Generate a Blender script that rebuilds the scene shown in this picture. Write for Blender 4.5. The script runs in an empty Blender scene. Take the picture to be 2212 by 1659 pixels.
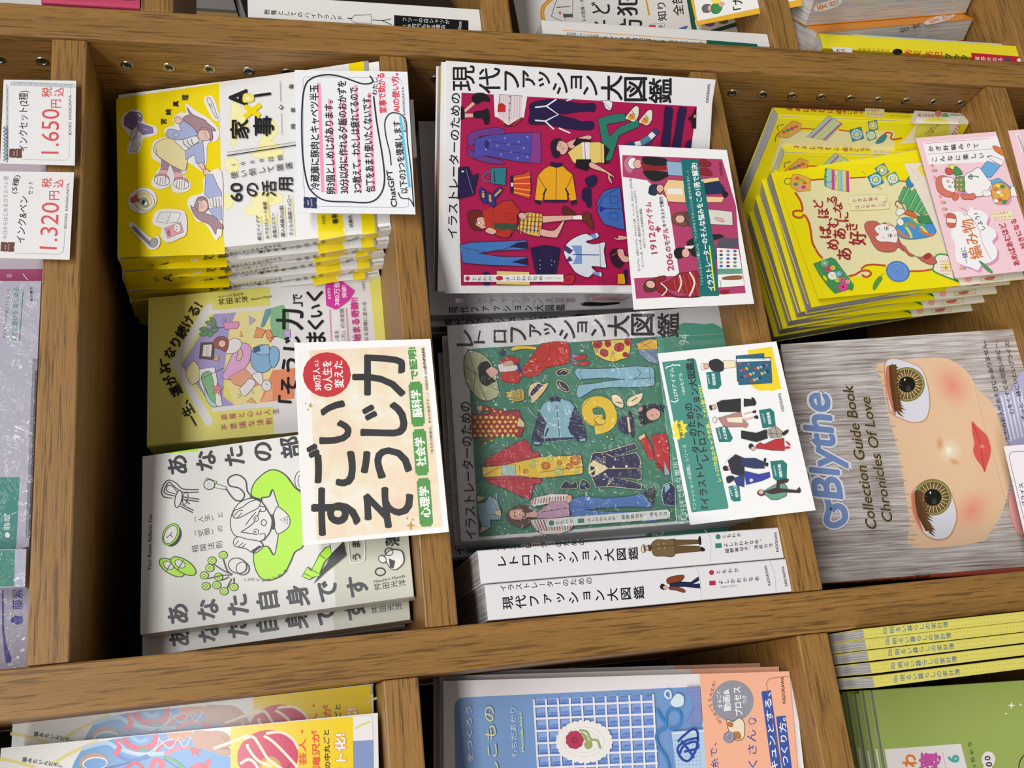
import bpy, math, random
import numpy as np
from mathutils import Matrix, Vector
random.seed(7)
C = bpy.context.scene.collection
# ---------------------------------------------------------------- camera, calibrated on the shelf's own edges
W, H, F = 2212.0, 1659.0, 2087.36
S = 0.637                      # metres per calibration unit
CAM = np.array([0.0, -S, 0.85])
RC = np.array([[-0.11003730369995778, -0.22351574658161455, -0.9684691542968762],
               [0.9459046166813927, -0.3227640799949159, -0.032981886026469544],
               [-0.30521508471120945, -0.9197086819722313, 0.24694066568637546]])
cd = bpy.data.cameras.new('camera'); cam = bpy.data.objects.new('camera', cd); C.objects.link(cam)
m4 = Matrix.Identity(4)
for r in range(3):
    for c in range(3): m4[r][c] = RC[c][r]
    m4[r][3] = CAM[r]
cam.matrix_world = m4
cd.sensor_width = 36.0; cd.lens = F/W*36.0; cd.clip_start = 0.01
bpy.context.scene.camera = cam
# ---------------------------------------------------------------- light: the shop's ceiling tubes and bright room
wd = bpy.data.worlds.new('shop'); bpy.context.scene.world = wd; wd.use_nodes = True
wd.node_tree.nodes['Background'].inputs[0].default_value = (0.93, 0.96, 1.0, 1)
wd.node_tree.nodes['Background'].inputs[1].default_value = 0.34
def area(name, loc, target, sx, sy, power, col=(1, 0.98, 0.95)):
    l = bpy.data.lights.new(name, 'AREA'); l.shape = 'RECTANGLE'; l.size = sx; l.size_y = sy
    l.energy = power; l.color = col
    o = bpy.data.objects.new(name, l); C.objects.link(o); o.location = loc
    o.rotation_euler = (Vector(target)-Vector(loc)).to_track_quat('-Z', 'Y').to_euler()
area('ceiling_light_panel', (0.2, -1.3, 2.6), (0.2, -1.3, 0), 2.2, 0.9, 13)
area('ceiling_light_panel', (-1.9, -1.3, 2.6), (-1.9, -1.3, 0), 1.6, 0.9, 13)
area('ceiling_light_panel', (0.2, -3.1, 2.6), (0.2, -3.1, 0), 2.6, 1.1, 125)
area('ceiling_light_panel', (-2.3, -3.1, 2.6), (-2.3, -3.1, 0), 1.6, 1.1, 105)
vs = bpy.context.scene.view_settings
vs.view_transform = 'Standard'; vs.look = 'None'; vs.gamma = 1.0; vs.exposure = 0.05; vs.use_curve_mapping = False
# ---------------------------------------------------------------- materials
def lin(h):
    h = h.lstrip('#')
    if len(h) == 3: h = ''.join(c*2 for c in h)
    o = []
    for i in (0, 2, 4):
        v = int(h[i:i+2], 16)/255; o.append(v/12.92 if v <= 0.04045 else ((v+0.055)/1.055)**2.4)
    return o
_m = {}
def ink(h, rough=0.42):
    k = (h, rough)
    if k in _m: return _m[k]
    m = bpy.data.materials.new('ink_'+h.lstrip('#')); m.use_nodes = True
    b = m.node_tree.nodes['Principled BSDF']
    b.inputs['Base Color'].default_value = [min(1, v*1.02) for v in lin(h)]+[1]
    b.inputs['Roughness'].default_value = rough
    b.inputs['Specular IOR Level'].default_value = 0.42
    m.diffuse_color = lin(h)+[1]
    _m[k] = m; return m
def nd(nt, t, **kw):
    n = nt.nodes.new(t)
    for k, v in kw.items(): setattr(n, k, v)
    return n
def wood(name, axis, light=(0.36, 0.185, 0.048), dark=(0.12, 0.056, 0.014), seed=0.0):
    m = bpy.data.materials.new(name); m.use_nodes = True; nt = m.node_tree; L = nt.links
    b = nt.nodes['Principled BSDF']
    tc = nd(nt, 'ShaderNodeTexCoord'); mp = nd(nt, 'ShaderNodeMapping'); L.new(tc.outputs['Object'], mp.inputs[0])
    mp.inputs['Location'].default_value = (seed, seed*1.7, seed*0.3)
    sc = [1.0, 1.0, 1.0]; sc[axis] = 0.04; mp.inputs['Scale'].default_value = sc
    n1 = nd(nt, 'ShaderNodeTexNoise'); n1.inputs['Scale'].default_value = 55; n1.inputs['Detail'].default_value = 3; n1.inputs['Distortion'].default_value = 0.5
    n2 = nd(nt, 'ShaderNodeTexNoise'); n2.inputs['Scale'].default_value = 620; n2.inputs['Detail'].default_value = 4; n2.inputs['Roughness'].default_value = 0.6
    n3 = nd(nt, 'ShaderNodeTexNoise'); n3.inputs['Scale'].default_value = 1500; n3.inputs['Detail'].default_value = 2
    for n in (n1, n2, n3): L.new(mp.outputs[0], n.inputs['Vector'])
    r1 = nd(nt, 'ShaderNodeValToRGB'); L.new(n1.outputs[0], r1.inputs[0])
    r1.color_ramp.elements[0].position = 0.3; r1.color_ramp.elements[0].color = [v*0.86 for v in light]+[1]
    r1.color_ramp.elements[1].position = 0.7; r1.color_ramp.elements[1].color = [v*1.08 for v in light]+[1]
    r2 = nd(nt, 'ShaderNodeValToRGB'); L.new(n2.outputs[0], r2.inputs[0])
    r2.color_ramp.elements[0].position = 0.53; r2.color_ramp.elements[0].color = (0, 0, 0, 1)
    r2.color_ramp.elements[1].position = 0.62; r2.color_ramp.elements[1].color = (1, 1, 1, 1)
    r3 = nd(nt, 'ShaderNodeValToRGB'); L.new(n3.outputs[0], r3.inputs[0])
    r3.color_ramp.elements[0].position = 0.48; r3.color_ramp.elements[0].color = (0, 0, 0, 1)
    r3.color_ramp.elements[1].position = 0.72; r3.color_ramp.elements[1].color = (0.55, 0.55, 0.55, 1)
    ad = nd(nt, 'ShaderNodeMath', operation='MAXIMUM'); L.new(r2.outputs[0], ad.inputs[0]); L.new(r3.outputs[0], ad.inputs[1])
    ml = nd(nt, 'ShaderNodeMath', operation='MULTIPLY'); L.new(ad.outputs[0], ml.inputs[0]); ml.inputs[1].default_value = 0.8
    mx = nd(nt, 'ShaderNodeMix', data_type='RGBA'); L.new(ml.outputs[0], mx.inputs[0]); L.new(r1.outputs[0], mx.inputs[6]); mx.inputs[7].default_value = list(dark)+[1]
    L.new(mx.outputs[2], b.inputs['Base Color'])
    bp = nd(nt, 'ShaderNodeBump'); bp.inputs['Strength'].default_value = 0.25; bp.inputs['Distance'].default_value = 0.0004; bp.invert = True
    L.new(ad.outputs[0], bp.inputs['Height']); L.new(bp.outputs[0], b.inputs['Normal'])
    b.inputs['Roughness'].default_value = 0.42
    return m
WX = wood('oak_grain_across', 0); WZ = wood('oak_grain_upright', 2, seed=3.1)
WXB = wood('oak_grain_across_dark', 0, (0.30, 0.16, 0.05), (0.12, 0.055, 0.015), 9)
def plain(name, col, rough=0.5, metal=0, **kw):
    m = bpy.data.materials.new(name); m.use_nodes = True; b = m.node_tree.nodes['Principled BSDF']
    b.inputs['Base Color'].default_value = list(col)+[1]; b.inputs['Roughness'].default_value = rough; b.inputs['Metallic'].default_value = metal
    for k, v in kw.items(): b.inputs[k.replace('_', ' ')].default_value = v
    return m
STEEL = plain('nickel_steel', (0.42, 0.38, 0.32), 0.3, 1)
HOLE_SHADE = plain('hole_shade', (0.03, 0.02, 0.015), 0.6)  # flat disc in the socket, its dark colour stands in for the hole's inner shade
BACK_SHADE = plain('back_shade_black', (0.012, 0.010, 0.010), 0.7)  # deep shade behind the books, put into the back board's colour
def pages(name, axis, a=(0.66, 0.65, 0.64), bcol=(0.30, 0.30, 0.31), scale=1500):
    """paper block edge: fine sheets layered along one local axis"""
    m = bpy.data.materials.new(name); m.use_nodes = True; nt = m.node_tree; L = nt.links
    b = nt.nodes['Principled BSDF']; b.inputs['Roughness'].default_value = 0.75
    tc = nd(nt, 'ShaderNodeTexCoord'); mp = nd(nt, 'ShaderNodeMapping'); L.new(tc.outputs['Object'], mp.inputs[0])
    sc = [0.01, 0.01, 0.01]; sc[axis] = 1.0; mp.inputs['Scale'].default_value = sc
    n = nd(nt, 'ShaderNodeTexNoise'); n.inputs['Scale'].default_value = scale; n.inputs['Detail'].default_value = 2; L.new(mp.outputs[0], n.inputs['Vector'])
    r = nd(nt, 'ShaderNodeValToRGB'); L.new(n.outputs[0], r.inputs[0])
    r.color_ramp.elements[0].position = 0.35; r.color_ramp.elements[0].color = list(bcol)+[1]
    r.color_ramp.elements[1].position = 0.62; r.color_ramp.elements[1].color = list(a)+[1]
    L.new(r.outputs[0], b.inputs['Base Color'])
    return m
PAGE = pages('page_edges', 1)
PAGEC = pages('page_edges_rainbow', 1)
_e = [n for n in PAGEC.node_tree.nodes if n.type == 'VALTORGB'][0].color_ramp
for _i, (_p, _c) in enumerate(((0.42, (0.55, 0.45, 0.60, 1)), (0.48, (0.45, 0.60, 0.50, 1)), (0.54, (0.70, 0.45, 0.40, 1)), (0.60, (0.70, 0.66, 0.45, 1)))):
    _q = _e.elements.new(_p); _q.color = _c
def clear(name, alpha, col=(1, 1, 1), rough=0.06, bump=0.0, tint=0.0):
    """thin clear plastic: mostly see-through, with a real gloss"""
    m = bpy.data.materials.new(name); m.use_nodes = True; nt = m.node_tree; L = nt.links
    b = nt.nodes['Principled BSDF']; b.inputs['Base Color'].default_value = list(col)+[1]; b.inputs['Roughness'].default_value = rough
    b.inputs['Alpha'].default_value = alpha
    g = nd(nt, 'ShaderNodeBsdfGlossy'); g.inputs['Roughness'].default_value = rough
    lw = nd(nt, 'ShaderNodeLayerWeight'); lw.inputs['Blend'].default_value = 0.5
    pw = nd(nt, 'ShaderNodeMath', operation='POWER'); L.new(lw.outputs['Facing'], pw.inputs[0]); pw.inputs[1].default_value = 3.0
    ma = nd(nt, 'ShaderNodeMath', operation='MULTIPLY_ADD'); L.new(pw.outputs[0], ma.inputs[0]); ma.inputs[1].default_value = 0.4; ma.inputs[2].default_value = 0.05
    mx = nd(nt, 'ShaderNodeMixShader'); L.new(ma.outputs[0], mx.inputs[0]); L.new(b.outputs[0], mx.inputs[1]); L.new(g.outputs[0], mx.inputs[2])
    L.new(mx.outputs[0], nt.nodes['Material Output'].inputs['Surface'])
    if bump:
        tc = nd(nt, 'ShaderNodeTexCoord'); n = nd(nt, 'ShaderNodeTexNoise'); n.inputs['Scale'].default_value = 38; n.inputs['Detail'].default_value = 3; n.inputs['Distortion'].default_value = 2.2
        L.new(tc.outputs['Object'], n.inputs['Vector'])
        bp = nd(nt, 'ShaderNodeBump'); bp.inputs['Strength'].default_value = bump; bp.inputs['Distance'].default_value = 0.012
        L.new(n.outputs[0], bp.inputs['Height'])
        for s in (g.inputs['Normal'],): L.new(bp.outputs[0], s)
    return m
FILM = clear('shrink_film', 0.03, rough=0.12, bump=0.9)
ACRYL = clear('clear_acrylic', 0.10, (0.8, 0.8, 0.8))
# ---------------------------------------------------------------- objects
def link(o, parent=None):
    C.objects.link(o)
    if parent is not None: o.parent = parent
    return o
def tag(o, label=None, cat=None, group=None, kind=None):
    if label: o['label'] = label
    if cat: o['category'] = cat
    if group: o['group'] = group
    if kind: o['kind'] = kind
    return o
def mesh(name, vs_, fs, mats, parent=None, mi=None, bevel=0.0):
    me = bpy.data.meshes.new(name); me.from_pydata([tuple(v) for v in vs_], [], fs)
    for m in (mats if isinstance(mats, list) else [mats]): me.materials.append(m)
    if mi is not None: me.polygons.foreach_set('material_index', mi)
    me.update(); o = bpy.data.objects.new(name, me); link(o, parent)
    if bevel:
        b = o.modifiers.new('bevel', 'BEVEL'); b.width = bevel; b.segments = 2; b.limit_method = 'ANGLE'
    return o
BOXF = [(0, 3, 2, 1), (4, 5, 6, 7), (0, 1, 5, 4), (1, 2, 6, 5), (2, 3, 7, 6), (3, 0, 4, 7)]
def boxv(x0, x1, y0, y1, z0, z1):
    return [(x0, y0, z0), (x1, y0, z0), (x1, y1, z0), (x0, y1, z0), (x0, y0, z1), (x1, y0, z1), (x1, y1, z1), (x0, y1, z1)]
def box(name, b, m, parent=None, bevel=0.0): return mesh(name, boxv(*b), BOXF, m, parent, bevel=bevel)
def empty(name, M=None, o=(0, 0, 0)):
    e = bpy.data.objects.new(name, None); link(e)
    mm = Matrix.Identity(4)
    for r in range(3):
        for c in range(3): mm[r][c] = float(M[r][c]) if M is not None else (1.0 if r == c else 0.0)
        mm[r][3] = float(o[r])
    e.matrix_world = mm; e.empty_display_size = 0.02
    return e
def dup(root, off, label, rz=0.0):
    """copy a thing with its parts; off is a world offset"""
    r = root.copy(); C.objects.link(r)
    M = root.matrix_world.copy() if root.matrix_world else Matrix()
    M = root.matrix_basis.copy()
    t = M.translation.copy(); M.translation = (0, 0, 0)
    M = Matrix.Rotation(rz, 4, 'Z') @ M; M.translation = t + Vector(off)
    r.matrix_basis = M
    if label: r['label'] = label
    for ch in list(root.children):
        c = ch.copy(); C.objects.link(c); c.parent = r
        for g in ch.children:
            d = g.copy(); C.objects.link(d); d.parent = c
    return r
def rotv(w):
    w = np.radians(np.array(w, float)); t = np.linalg.norm(w)
    if t < 1e-9: return np.eye(3)
    k = w/t; K = np.array([[0, -k[2], k[1]], [k[2], 0, -k[0]], [-k[1], k[0], 0]])
    return np.eye(3)+math.sin(t)*K+(1-math.cos(t))*K@K
def tiltyaw(t, y): return rotv((0, 0, y))@rotv((t, 0, 0))
def ray(px):
    px = np.atleast_2d(np.array(px, float))
    c = np.stack([(px[:, 0]-W/2)/F, -(px[:, 1]-H/2)/F, -np.ones(len(px))], 1)
    return c@RC
def hit(px, P0, n):
    d = ray(px); s = ((np.array(P0)-CAM)@n)/(d@n)
    return CAM+d*s[:, None]
def U(x, y, z): return np.array([x*S, y*S, 0.85+z*S])     # calibration units to metres
# ---------------------------------------------------------------- printing on real surfaces
VIEWS = dict(z=(0, 0, 1), a=(0, 0, 3.95), b=(500, 0, 3.95), c=(0, 400, 3.95), d=(500, 400, 3.95), e=(1050, 0, 3.6867), f=(1612, 0, 3.6867),
             g=(1050, 400, 3.6867), h=(1612, 400, 3.6867), i=(0, 800, 3.95), j=(500, 800, 3.95), k=(0, 1239, 3.95), l=(500, 1239, 3.95),
             m=(1000, 800, 3.6867), n=(1612, 800, 3.6867), o=(1000, 1209, 3.6867), p=(1612, 1209, 3.6867), q=(1850, 280, 4.878), r=(1670, 350, 5.529), s=(0, 580, 1.907), t=(0, 1440, 3.95), u=(1840, 1480, 5.946))
_gl = {}
def glyphs(s, off):
    k = (s, off)
    if k in _gl: return _gl[k]
    c = bpy.data.curves.new('lettering', 'FONT'); c.body = s; c.size = 1; c.resolution_u = 3; c.offset = off
    o = bpy.data.objects.new('lettering', c); me = bpy.data.meshes.new_from_object(o)
    n = len(me.vertices); a = np.zeros(n*3); me.vertices.foreach_get('co', a)
    r = (a.reshape(-1, 3)[:, :2], [tuple(p.vertices) for p in me.polygons])
    bpy.data.objects.remove(o); bpy.data.curves.remove(c); bpy.data.meshes.remove(me)
    _gl[k] = r; return r
def smooth(p, closed=True, n=4):
    p = np.array(p, float); N = len(p)
    if N < 3: return p
    out = []
    rng = range(N) if closed else range(N-1)
    for i in rng:
        g = (lambda j: p[j % N]) if closed else (lambda j: p[min(max(j, 0), N-1)])
        a, b, c, d = g(i-1), g(i), g(i+1), g(i+2)
        for t in np.arange(n)/n:
            out.append(0.5*((2*b)+(-a+c)*t+(2*a-5*b+4*c-d)*t*t+(-a+3*b-3*c+d)*t**3))
    if not closed: out.append(p[-1])
    return np.array(out)
def pts(s):
    if isinstance(s, str): return np.array([[float(v) for v in q.split(',')] for q in s.split()])
    return np.array(s, float)
class Pad:
    """one printable face of a thing; view coordinates are cast onto the face from the calibrated eye point"""
    def __init__(self, root, M, o, P0, ex, ez, n, base=0.00003):
        self.root, self.M, self.o = root, M, o        # world frame of the thing
        self.P0, self.ex, self.ez, self.n = [np.array(v, float) for v in (P0, ex, ez, n)]   # face frame, local
        self.w = base; self.v = (0, 0, 1); self.rough = 0.42; self.parts = {}; self.cur = 'cover_print'
    def view(self, k): self.v = VIEWS[k]; return self
    def part(self, name): self.cur = name; return self
    def loc(self, p, w=None):
        p = np.atleast_2d(p)
        px = p/self.v[2]+np.array(self.v[:2])
        d = ray(px)@self.M; c = (CAM-self.o)@self.M
        s = ((self.P0+self.n*(self.w if w is None else w)-c)@self.n)/(d@self.n)
        return c+d*s[:, None]
    def add(self, P, faces, col):
        L = self.loc(P)
        v, f, mi, mats = self.parts.setdefault(self.cur, ([], [], [], []))
        m = col if not isinstance(col, str) else ink(col, self.rough)
        if m not in mats: mats.append(m)
        k = len(v); v.extend(L.tolist()); f.extend(tuple(k+i for i in q) for q in faces); mi.extend([mats.index(m)]*len(faces))
    def up(self, dw=0.000007): self.w += dw
    def F(self, col, p, s=0, o=None, w=4):
        p = pts(p)
        if s: p = smooth(p, True)
        self.up(); self.add(p, [tuple(range(len(p)))], col)
        if o: self.L(o, w, p, closed=True)
    def L(self, col, w, p, s=0, closed=False):
        p = pts(p)
        if s: p = smooth(p, closed)
        keep = [0]+[i for i in range(1, len(p)) if np.hypot(*(p[i]-p[i-1])) > 1e-6]; p = p[keep]
        N = len(p)
        if N < 2: return
        t = np.zeros_like(p)
        if closed:
            a, b = np.roll(p, 1, 0), np.roll(p, -1, 0)
        else:
            a, b = np.vstack([p[:1], p[:-1]]), np.vstack([p[1:], p[-1:]])
        d1 = p-a; d2 = b-p
        l1 = np.hypot(d1[:, 0], d1[:, 1])[:, None]; l2 = np.hypot(d2[:, 0], d2[:, 1])[:, None]
        d1 = d1/np.maximum(l1, 1e-9); d2 = d2/np.maximum(l2, 1e-9)
        t = d1+d2; tl = np.hypot(t[:, 0], t[:, 1])[:, None]; t = t/np.maximum(tl, 1e-6)
        nn = np.stack([-t[:, 1], t[:, 0]], 1)
        q = np.concatenate([p+nn*w/2, p-nn*w/2])
        M_ = N if closed else N-1
        self.up(); self.add(q, [(i, (i+1) % N, (i+1) % N+N, i+N) for i in range(M_)], col)
    def E(self, col, cx, cy, rx, ry=None, a=0, o=None, w=4, n=20):
        ry = ry or rx; t = np.arange(n)*2*math.pi/n; x = rx*np.cos(t); y = ry*np.sin(t); a = math.radians(a)
        p = np.stack([cx+x*math.cos(a)-y*math.sin(a), cy+x*math.sin(a)+y*math.cos(a)], 1)
        self.up()
        if col: self.add(p, [tuple(range(n))], col)
        if o: self.L(o, w, p, closed=True)
    def dots(self, col, cs, r, n=8):
        t = np.arange(n)*2*math.pi/n; k = np.stack([np.cos(t), np.sin(t)], 1)*r
        P = np.concatenate([k+np.array(c) for c in cs]); self.up()
        self.add(P, [tuple(range(i*n, i*n+n)) for i in range(len(cs))], col)
    def R(self, col, x0, y0, x1, y1, wd, o=None, w=4):
        """bar from p0 to p1 with full width wd"""
        a = np.array([x0, y0], float); b = np.array([x1, y1], float); d = (b-a)/np.hypot(*(b-a)); n = np.array([-d[1], d[0]])*wd/2
        self.F(col, [a+n, b+n, b-n, a-n], o=o, w=w)
    def T(self, s, x0, y0, x1, y1, h, col='1c1c20', b=0.0, v=0, slant=0.0, edge=None, ew=0.03, k=0.92):
        """lettering: horizontal set (v=0) runs p0->p1 with ink height h; v=1 is a column of characters of width h"""
        a = np.array([x0, y0], float); q = np.array([x1, y1], float); Ln = np.hypot(*(q-a)); d = (q-a)/Ln
        if edge:
            w0 = self.w; self.T(s, x0, y0, x1, y1, h*(1+ew*1.5), edge, b+ew, v, slant, k=k)
        P = []; Fc = []; kf = k; k = 0
        bw = b; b = 0.0
        if not v:
            g, fs = glyphs(s, b)
            if len(g) == 0: return
            up = np.array([d[1], -d[0]]); lo, hi = g.min(0), g.max(0)
            gx = (g[:, 0]-lo[0])/(hi[0]-lo[0])*Ln; gy = ((g[:, 1]-lo[1])/max(hi[1]-lo[1], 1e-6)-0.5)*h
            P = a+gx[:, None]*d+gy[:, None]*up+(gy*slant)[:, None]*d; Fc = fs
            em = min(h/max(hi[1]-lo[1], 0.4), Ln/max(hi[0]-lo[0], 0.4))
        else:
            n = len(s); cell = Ln/n; r = np.array([d[1], -d[0]])
            for i, ch in enumerate(s):
                if ch in ' \u3000': continue
                g, fs = glyphs(ch, b); g = g.copy()
                if ch in 'ー―(（)）「」『』〜…=':
                    gx = (g[:, 1]-0.37); gy = -(g[:, 0]-0.5)
                elif ord(ch) < 128:
                    gx = g[:, 0]-(g[:, 0].max()+g[:, 0].min())/2; gy = g[:, 1]-0.35
                else:
                    gx = g[:, 0]-0.5; gy = g[:, 1]-0.37
                    if ch in '。、': gx = gx+0.6; gy = gy+0.55
                    elif ch in 'ァィゥェォッャュョっゃゅょぁぃぅぇぉ': gx = gx+0.08; gy = gy+0.08
                c = a+d*cell*(i+0.5)
                P.append(c-gy[:, None]*cell*kf*d+gx[:, None]*h*r)
                Fc += [tuple(k+j for j in f) for f in fs]; k += len(g)
            if not P: return
            P = np.concatenate(P); em = min(cell*kf, h)
        self.up()
        if bw < 0.006: self.add(P, Fc, col); return
        q = bw*em*0.9; n_ = 4 if bw < 0.018 else 6      # a bolder stroke: the same glyphs set again a hair to each side
        for i in range(n_):
            t = 2*math.pi*(i+0.5)/n_; self.up(0.000004); self.add(P+np.array([q*math.cos(t), q*math.sin(t)]), Fc, col)
        if bw > 0.028: self.up(0.000004); self.add(P, Fc, col)
    def K(self, ch, x0, x1, y0, y1, col='1c1c20', b=0.02):
        """one character filling a box (up is towards the picture's left)"""
        self.T(ch, (x0+x1)/2, y1, (x0+x1)/2, y0, x1-x0, col, b)
    def slab(self, name, p, th, col, s=0):
        """a separate sheet lying on the face (paper band, card), drawn from its own outline"""
        p = pts(p); p = smooth(p) if s else p
        n = len(p); w0 = self.w+0.00002; L = self.loc(p, w0+th)
        v = [tuple(q-self.n*th) for q in L]+[tuple(q) for q in L]
        f = [tuple(range(n, 2*n)), tuple(range(n-1, -1, -1))]+[(i, (i+1) % n, (i+1) % n+n, i+n) for i in range(n)]
        o = mesh(name, v, f, ink(col, self.rough) if isinstance(col, str) else col, self.root)
        self.w = w0+th+0.00001
        return o
    def done(self):
        for nme, (v, f, mi, mats) in self.parts.items(): mesh(nme, v, f, mats, self.root, mi)
        self.parts = {}
# ---------------------------------------------------------------- books and cards
class Thing: pass
def prof(w, t, r, th):
    """C-shaped cover section: fore-edge front, round spine corners, back"""
    a = [(w, 0.0)]
    for k in range(4):
        an = math.pi/2*k/3; a.append((r-r*math.sin(an), r-r*math.cos(an)))
    for k in range(4):
        an = math.pi/2*k/3; a.append((r-r*math.cos(an), t-r+r*math.sin(an)))
    a.append((w, t))
    b = [(w, th)]
    r2 = max(r-th, 0.0002)
    for k in range(4):
        an = math.pi/2*k/3; b.append((th+r2-r2*math.sin(an), th+r2-r2*math.cos(an)))
    for k in range(4):
        an = math.pi/2*k/3; b.append((th+r2-r2*math.cos(an), t-th-r2+r2*math.sin(an)))
    b.append((w, t-th))
    return a, b
def book(name, label, M, o, w, h, t, col, page=None, rough=0.42, r=0.0022, group=None, cat='book', spine='L', th=0.0006, inset=(0.001, 0.0012), parts=True):
    e = empty(name, M, o); tag(e, label, cat, group)
    A, B = prof(w, t, r, th)
    if spine == 'R': A = [(w-x, y) for x, y in A]; B = [(w-x, y) for x, y in B]
    n = len(A); v = []
    for z in (0.0, h):
        v += [(x, y, z) for x, y in A]+[(x, y, z) for x, y in B]
    f = []; m2 = 2*n
    for i in range(n-1):
        f.append((i, i+1, m2+i+1, m2+i)); f.append((n+i, m2+n+i, m2+n+i+1, n+i+1))
        f.append((i, n+i, n+i+1, i+1)); f.append((m2+i, m2+i+1, m2+n+i+1, m2+n+i))
    f.append((0, m2, m2+n, n)); f.append((n-1, 2*n-1, m2+2*n-1, m2+n-1))
    c = mesh('cover', v, f, ink(col, rough) if isinstance(col, str) else col, e)
    sx = (0.0008, w-inset[0]) if spine == 'L' else (inset[0], w-0.0008)
    box('page_block', (sx[0], sx[1], th*1.05, t-th*1.05, inset[1], h-inset[1]), page or PAGE, e)
    b = Thing(); b.root, b.M, b.o, b.w, b.h, b.t, b.rough = e, np.array(M), np.array(o, float), w, h, t, rough
    return b
def front(b):
    p = Pad(b.root, b.M, b.o, (0, 0, 0), (1, 0, 0), (0, 0, 1), (0, -1, 0)); p.rough = b.rough; return p
def side(b, which='L'):
    p = Pad(b.root, b.M, b.o, (0 if which == 'L' else b.w, 0, 0), (0, -1, 0), (0, 0, 1), (-1 if which == 'L' else 1, 0, 0)); p.rough = b.rough; p.cur = 'spine_print'; return p
def pose_top(tilt, yaw, P0, TL, TR, h, w=None):
    """pose of an upright cover on a leaning plane through P0 (calibration units), from its two top corners"""
    M = tiltyaw(tilt, yaw); P0 = U(*P0); a, b = hit([TL, TR], P0, M@np.array([0, -1.0, 0]))
    ex = b-a; wl = np.linalg.norm(ex); ex /= wl; n = M@np.array([0, -1.0, 0]); ez = np.cross(ex, -n); ez /= np.linalg.norm(ez)
    return np.stack([ex, -n, ez], 1), a-ez*h, (w or wl)
def card(name, label, quad, yT, yB, col='f2f2f4', th=0.0004, group=None, cat='price card', yL=0.0, rough=0.5):
    """a card or sheet: its corners are cast to their own depths (metres), then laid on one plane"""
    q = ray(quad); P = [CAM+q[i]*((y+0.637)/q[i][1]) for i, y in enumerate((yT+yL, yT, yB, yB+yL))]
    ex = (P[1]-P[0])+(P[2]-P[3]); ez0 = (P[0]-P[3])+(P[1]-P[2]); n = np.cross(ez0, ex); n /= np.linalg.norm(n)
    if n[1] > 0: n = -n
    ex = ex/np.linalg.norm(ex); ez = np.cross(ex, -n)
    c0 = sum(P)/4; M = np.stack([ex, -n, ez], 1)
    if n@(CAM-c0) < 0: raise ValueError(name)
    e = empty(name, M, c0-ez*np.linalg.norm(P[0]-P[3])/2); tag(e, label, cat, group)
    p = Pad(e, M, np.array(e.matrix_world.translation), (0, 0, 0), (1, 0, 0), (0, 0, 1), (0, -1, 0)); p.o = c0-ez*np.linalg.norm(P[0]-P[3])/2
    p.rough = rough; p.w = 0.0; p.slab('card_sheet', quad, th, col); p.cur = 'card_print'
    return p
# ---------------------------------------------------------------- the room
tag(box('floor', (-9, 9, -9, 2.2, -0.02, 0.0), plain('floor_vinyl', (0.11, 0.095, 0.08), 0.5)), kind='structure')
tag(box('ceiling', (-9, 9, -9, 2.2, 2.7, 2.74), plain('ceiling_white', (0.8, 0.8, 0.78), 0.9)), kind='structure')
tag(box('wall_back', (-9, 9, 2.2, 2.24, 0, 2.7), plain('wall_cream', (0.62, 0.56, 0.46), 0.8)), kind='structure')
# ---------------------------------------------------------------- the oak bookcase
case = empty('bookcase', None, (0.42*S, 0.0, 0.0))
tag(case, 'oak bookcase with upright panels and shelf boards holding every book', 'bookcase')
CX = 0.42*S
def shelfbox(name, x0, x1, y0, y1, z0, z1, m, bev=0.0012):
    a = U(x0, y0, z0); b = U(x1, y1, z1)
    return box(name, (a[0]-CX, b[0]-CX, a[1], b[1], a[2], b[2]), m, case, bevel=bev)
DP = 0.40; FZ = -0.85/S
ups = [(-0.708, -0.663), (0.029, 0.0742), (0.766, 0.810), (1.503, 1.548)]
up_o = [shelfbox('upright_panel', a, b, 0, DP+0.02, FZ, 0.80, WZ) for a, b in ups]
g = 0.0006
cols = {1: (0.0742+g, 0.766-g), 0: (0.810+g, 1.503-g), 2: (-0.663+g, 0.029-g)}
for c, zs in ((1, ((0.1852, 0.2225), (-0.183, -0.1492), (-0.6034, -0.5645), (-1.067, -1.031))),
              (0, ((0.091, 0.1282), (-0.3245, -0.2865), (-0.7395, -0.701), (-1.155, -1.115))),
              (2, ((0.39, 0.427), (-0.138, -0.1025), (-0.598, -0.560), (-1.067, -1.031)))):
    for z0, z1 in zs: shelfbox('shelf_board', cols[c][0], cols[c][1], 0.0015, DP, z0, z1, WX)
for c in (1, 2): shelfbox('back_board', cols[c][0], cols[c][1], DP+0.002, DP+0.014, FZ, 0.80, BACK_SHADE, 0)
shelfbox('back_board', cols[0][0], cols[0][1], DP+0.002, DP+0.014, 0.13, 0.80, BACK_SHADE, 0)
shelfbox('back_board', cols[0][0], cols[0][1], DP+0.002, DP+0.014, FZ, -0.30, WXB, 0)
shelfbox('plinth', -0.66, 1.50, 0.03, 0.06, FZ, -1.156, WXB, 0)
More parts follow.
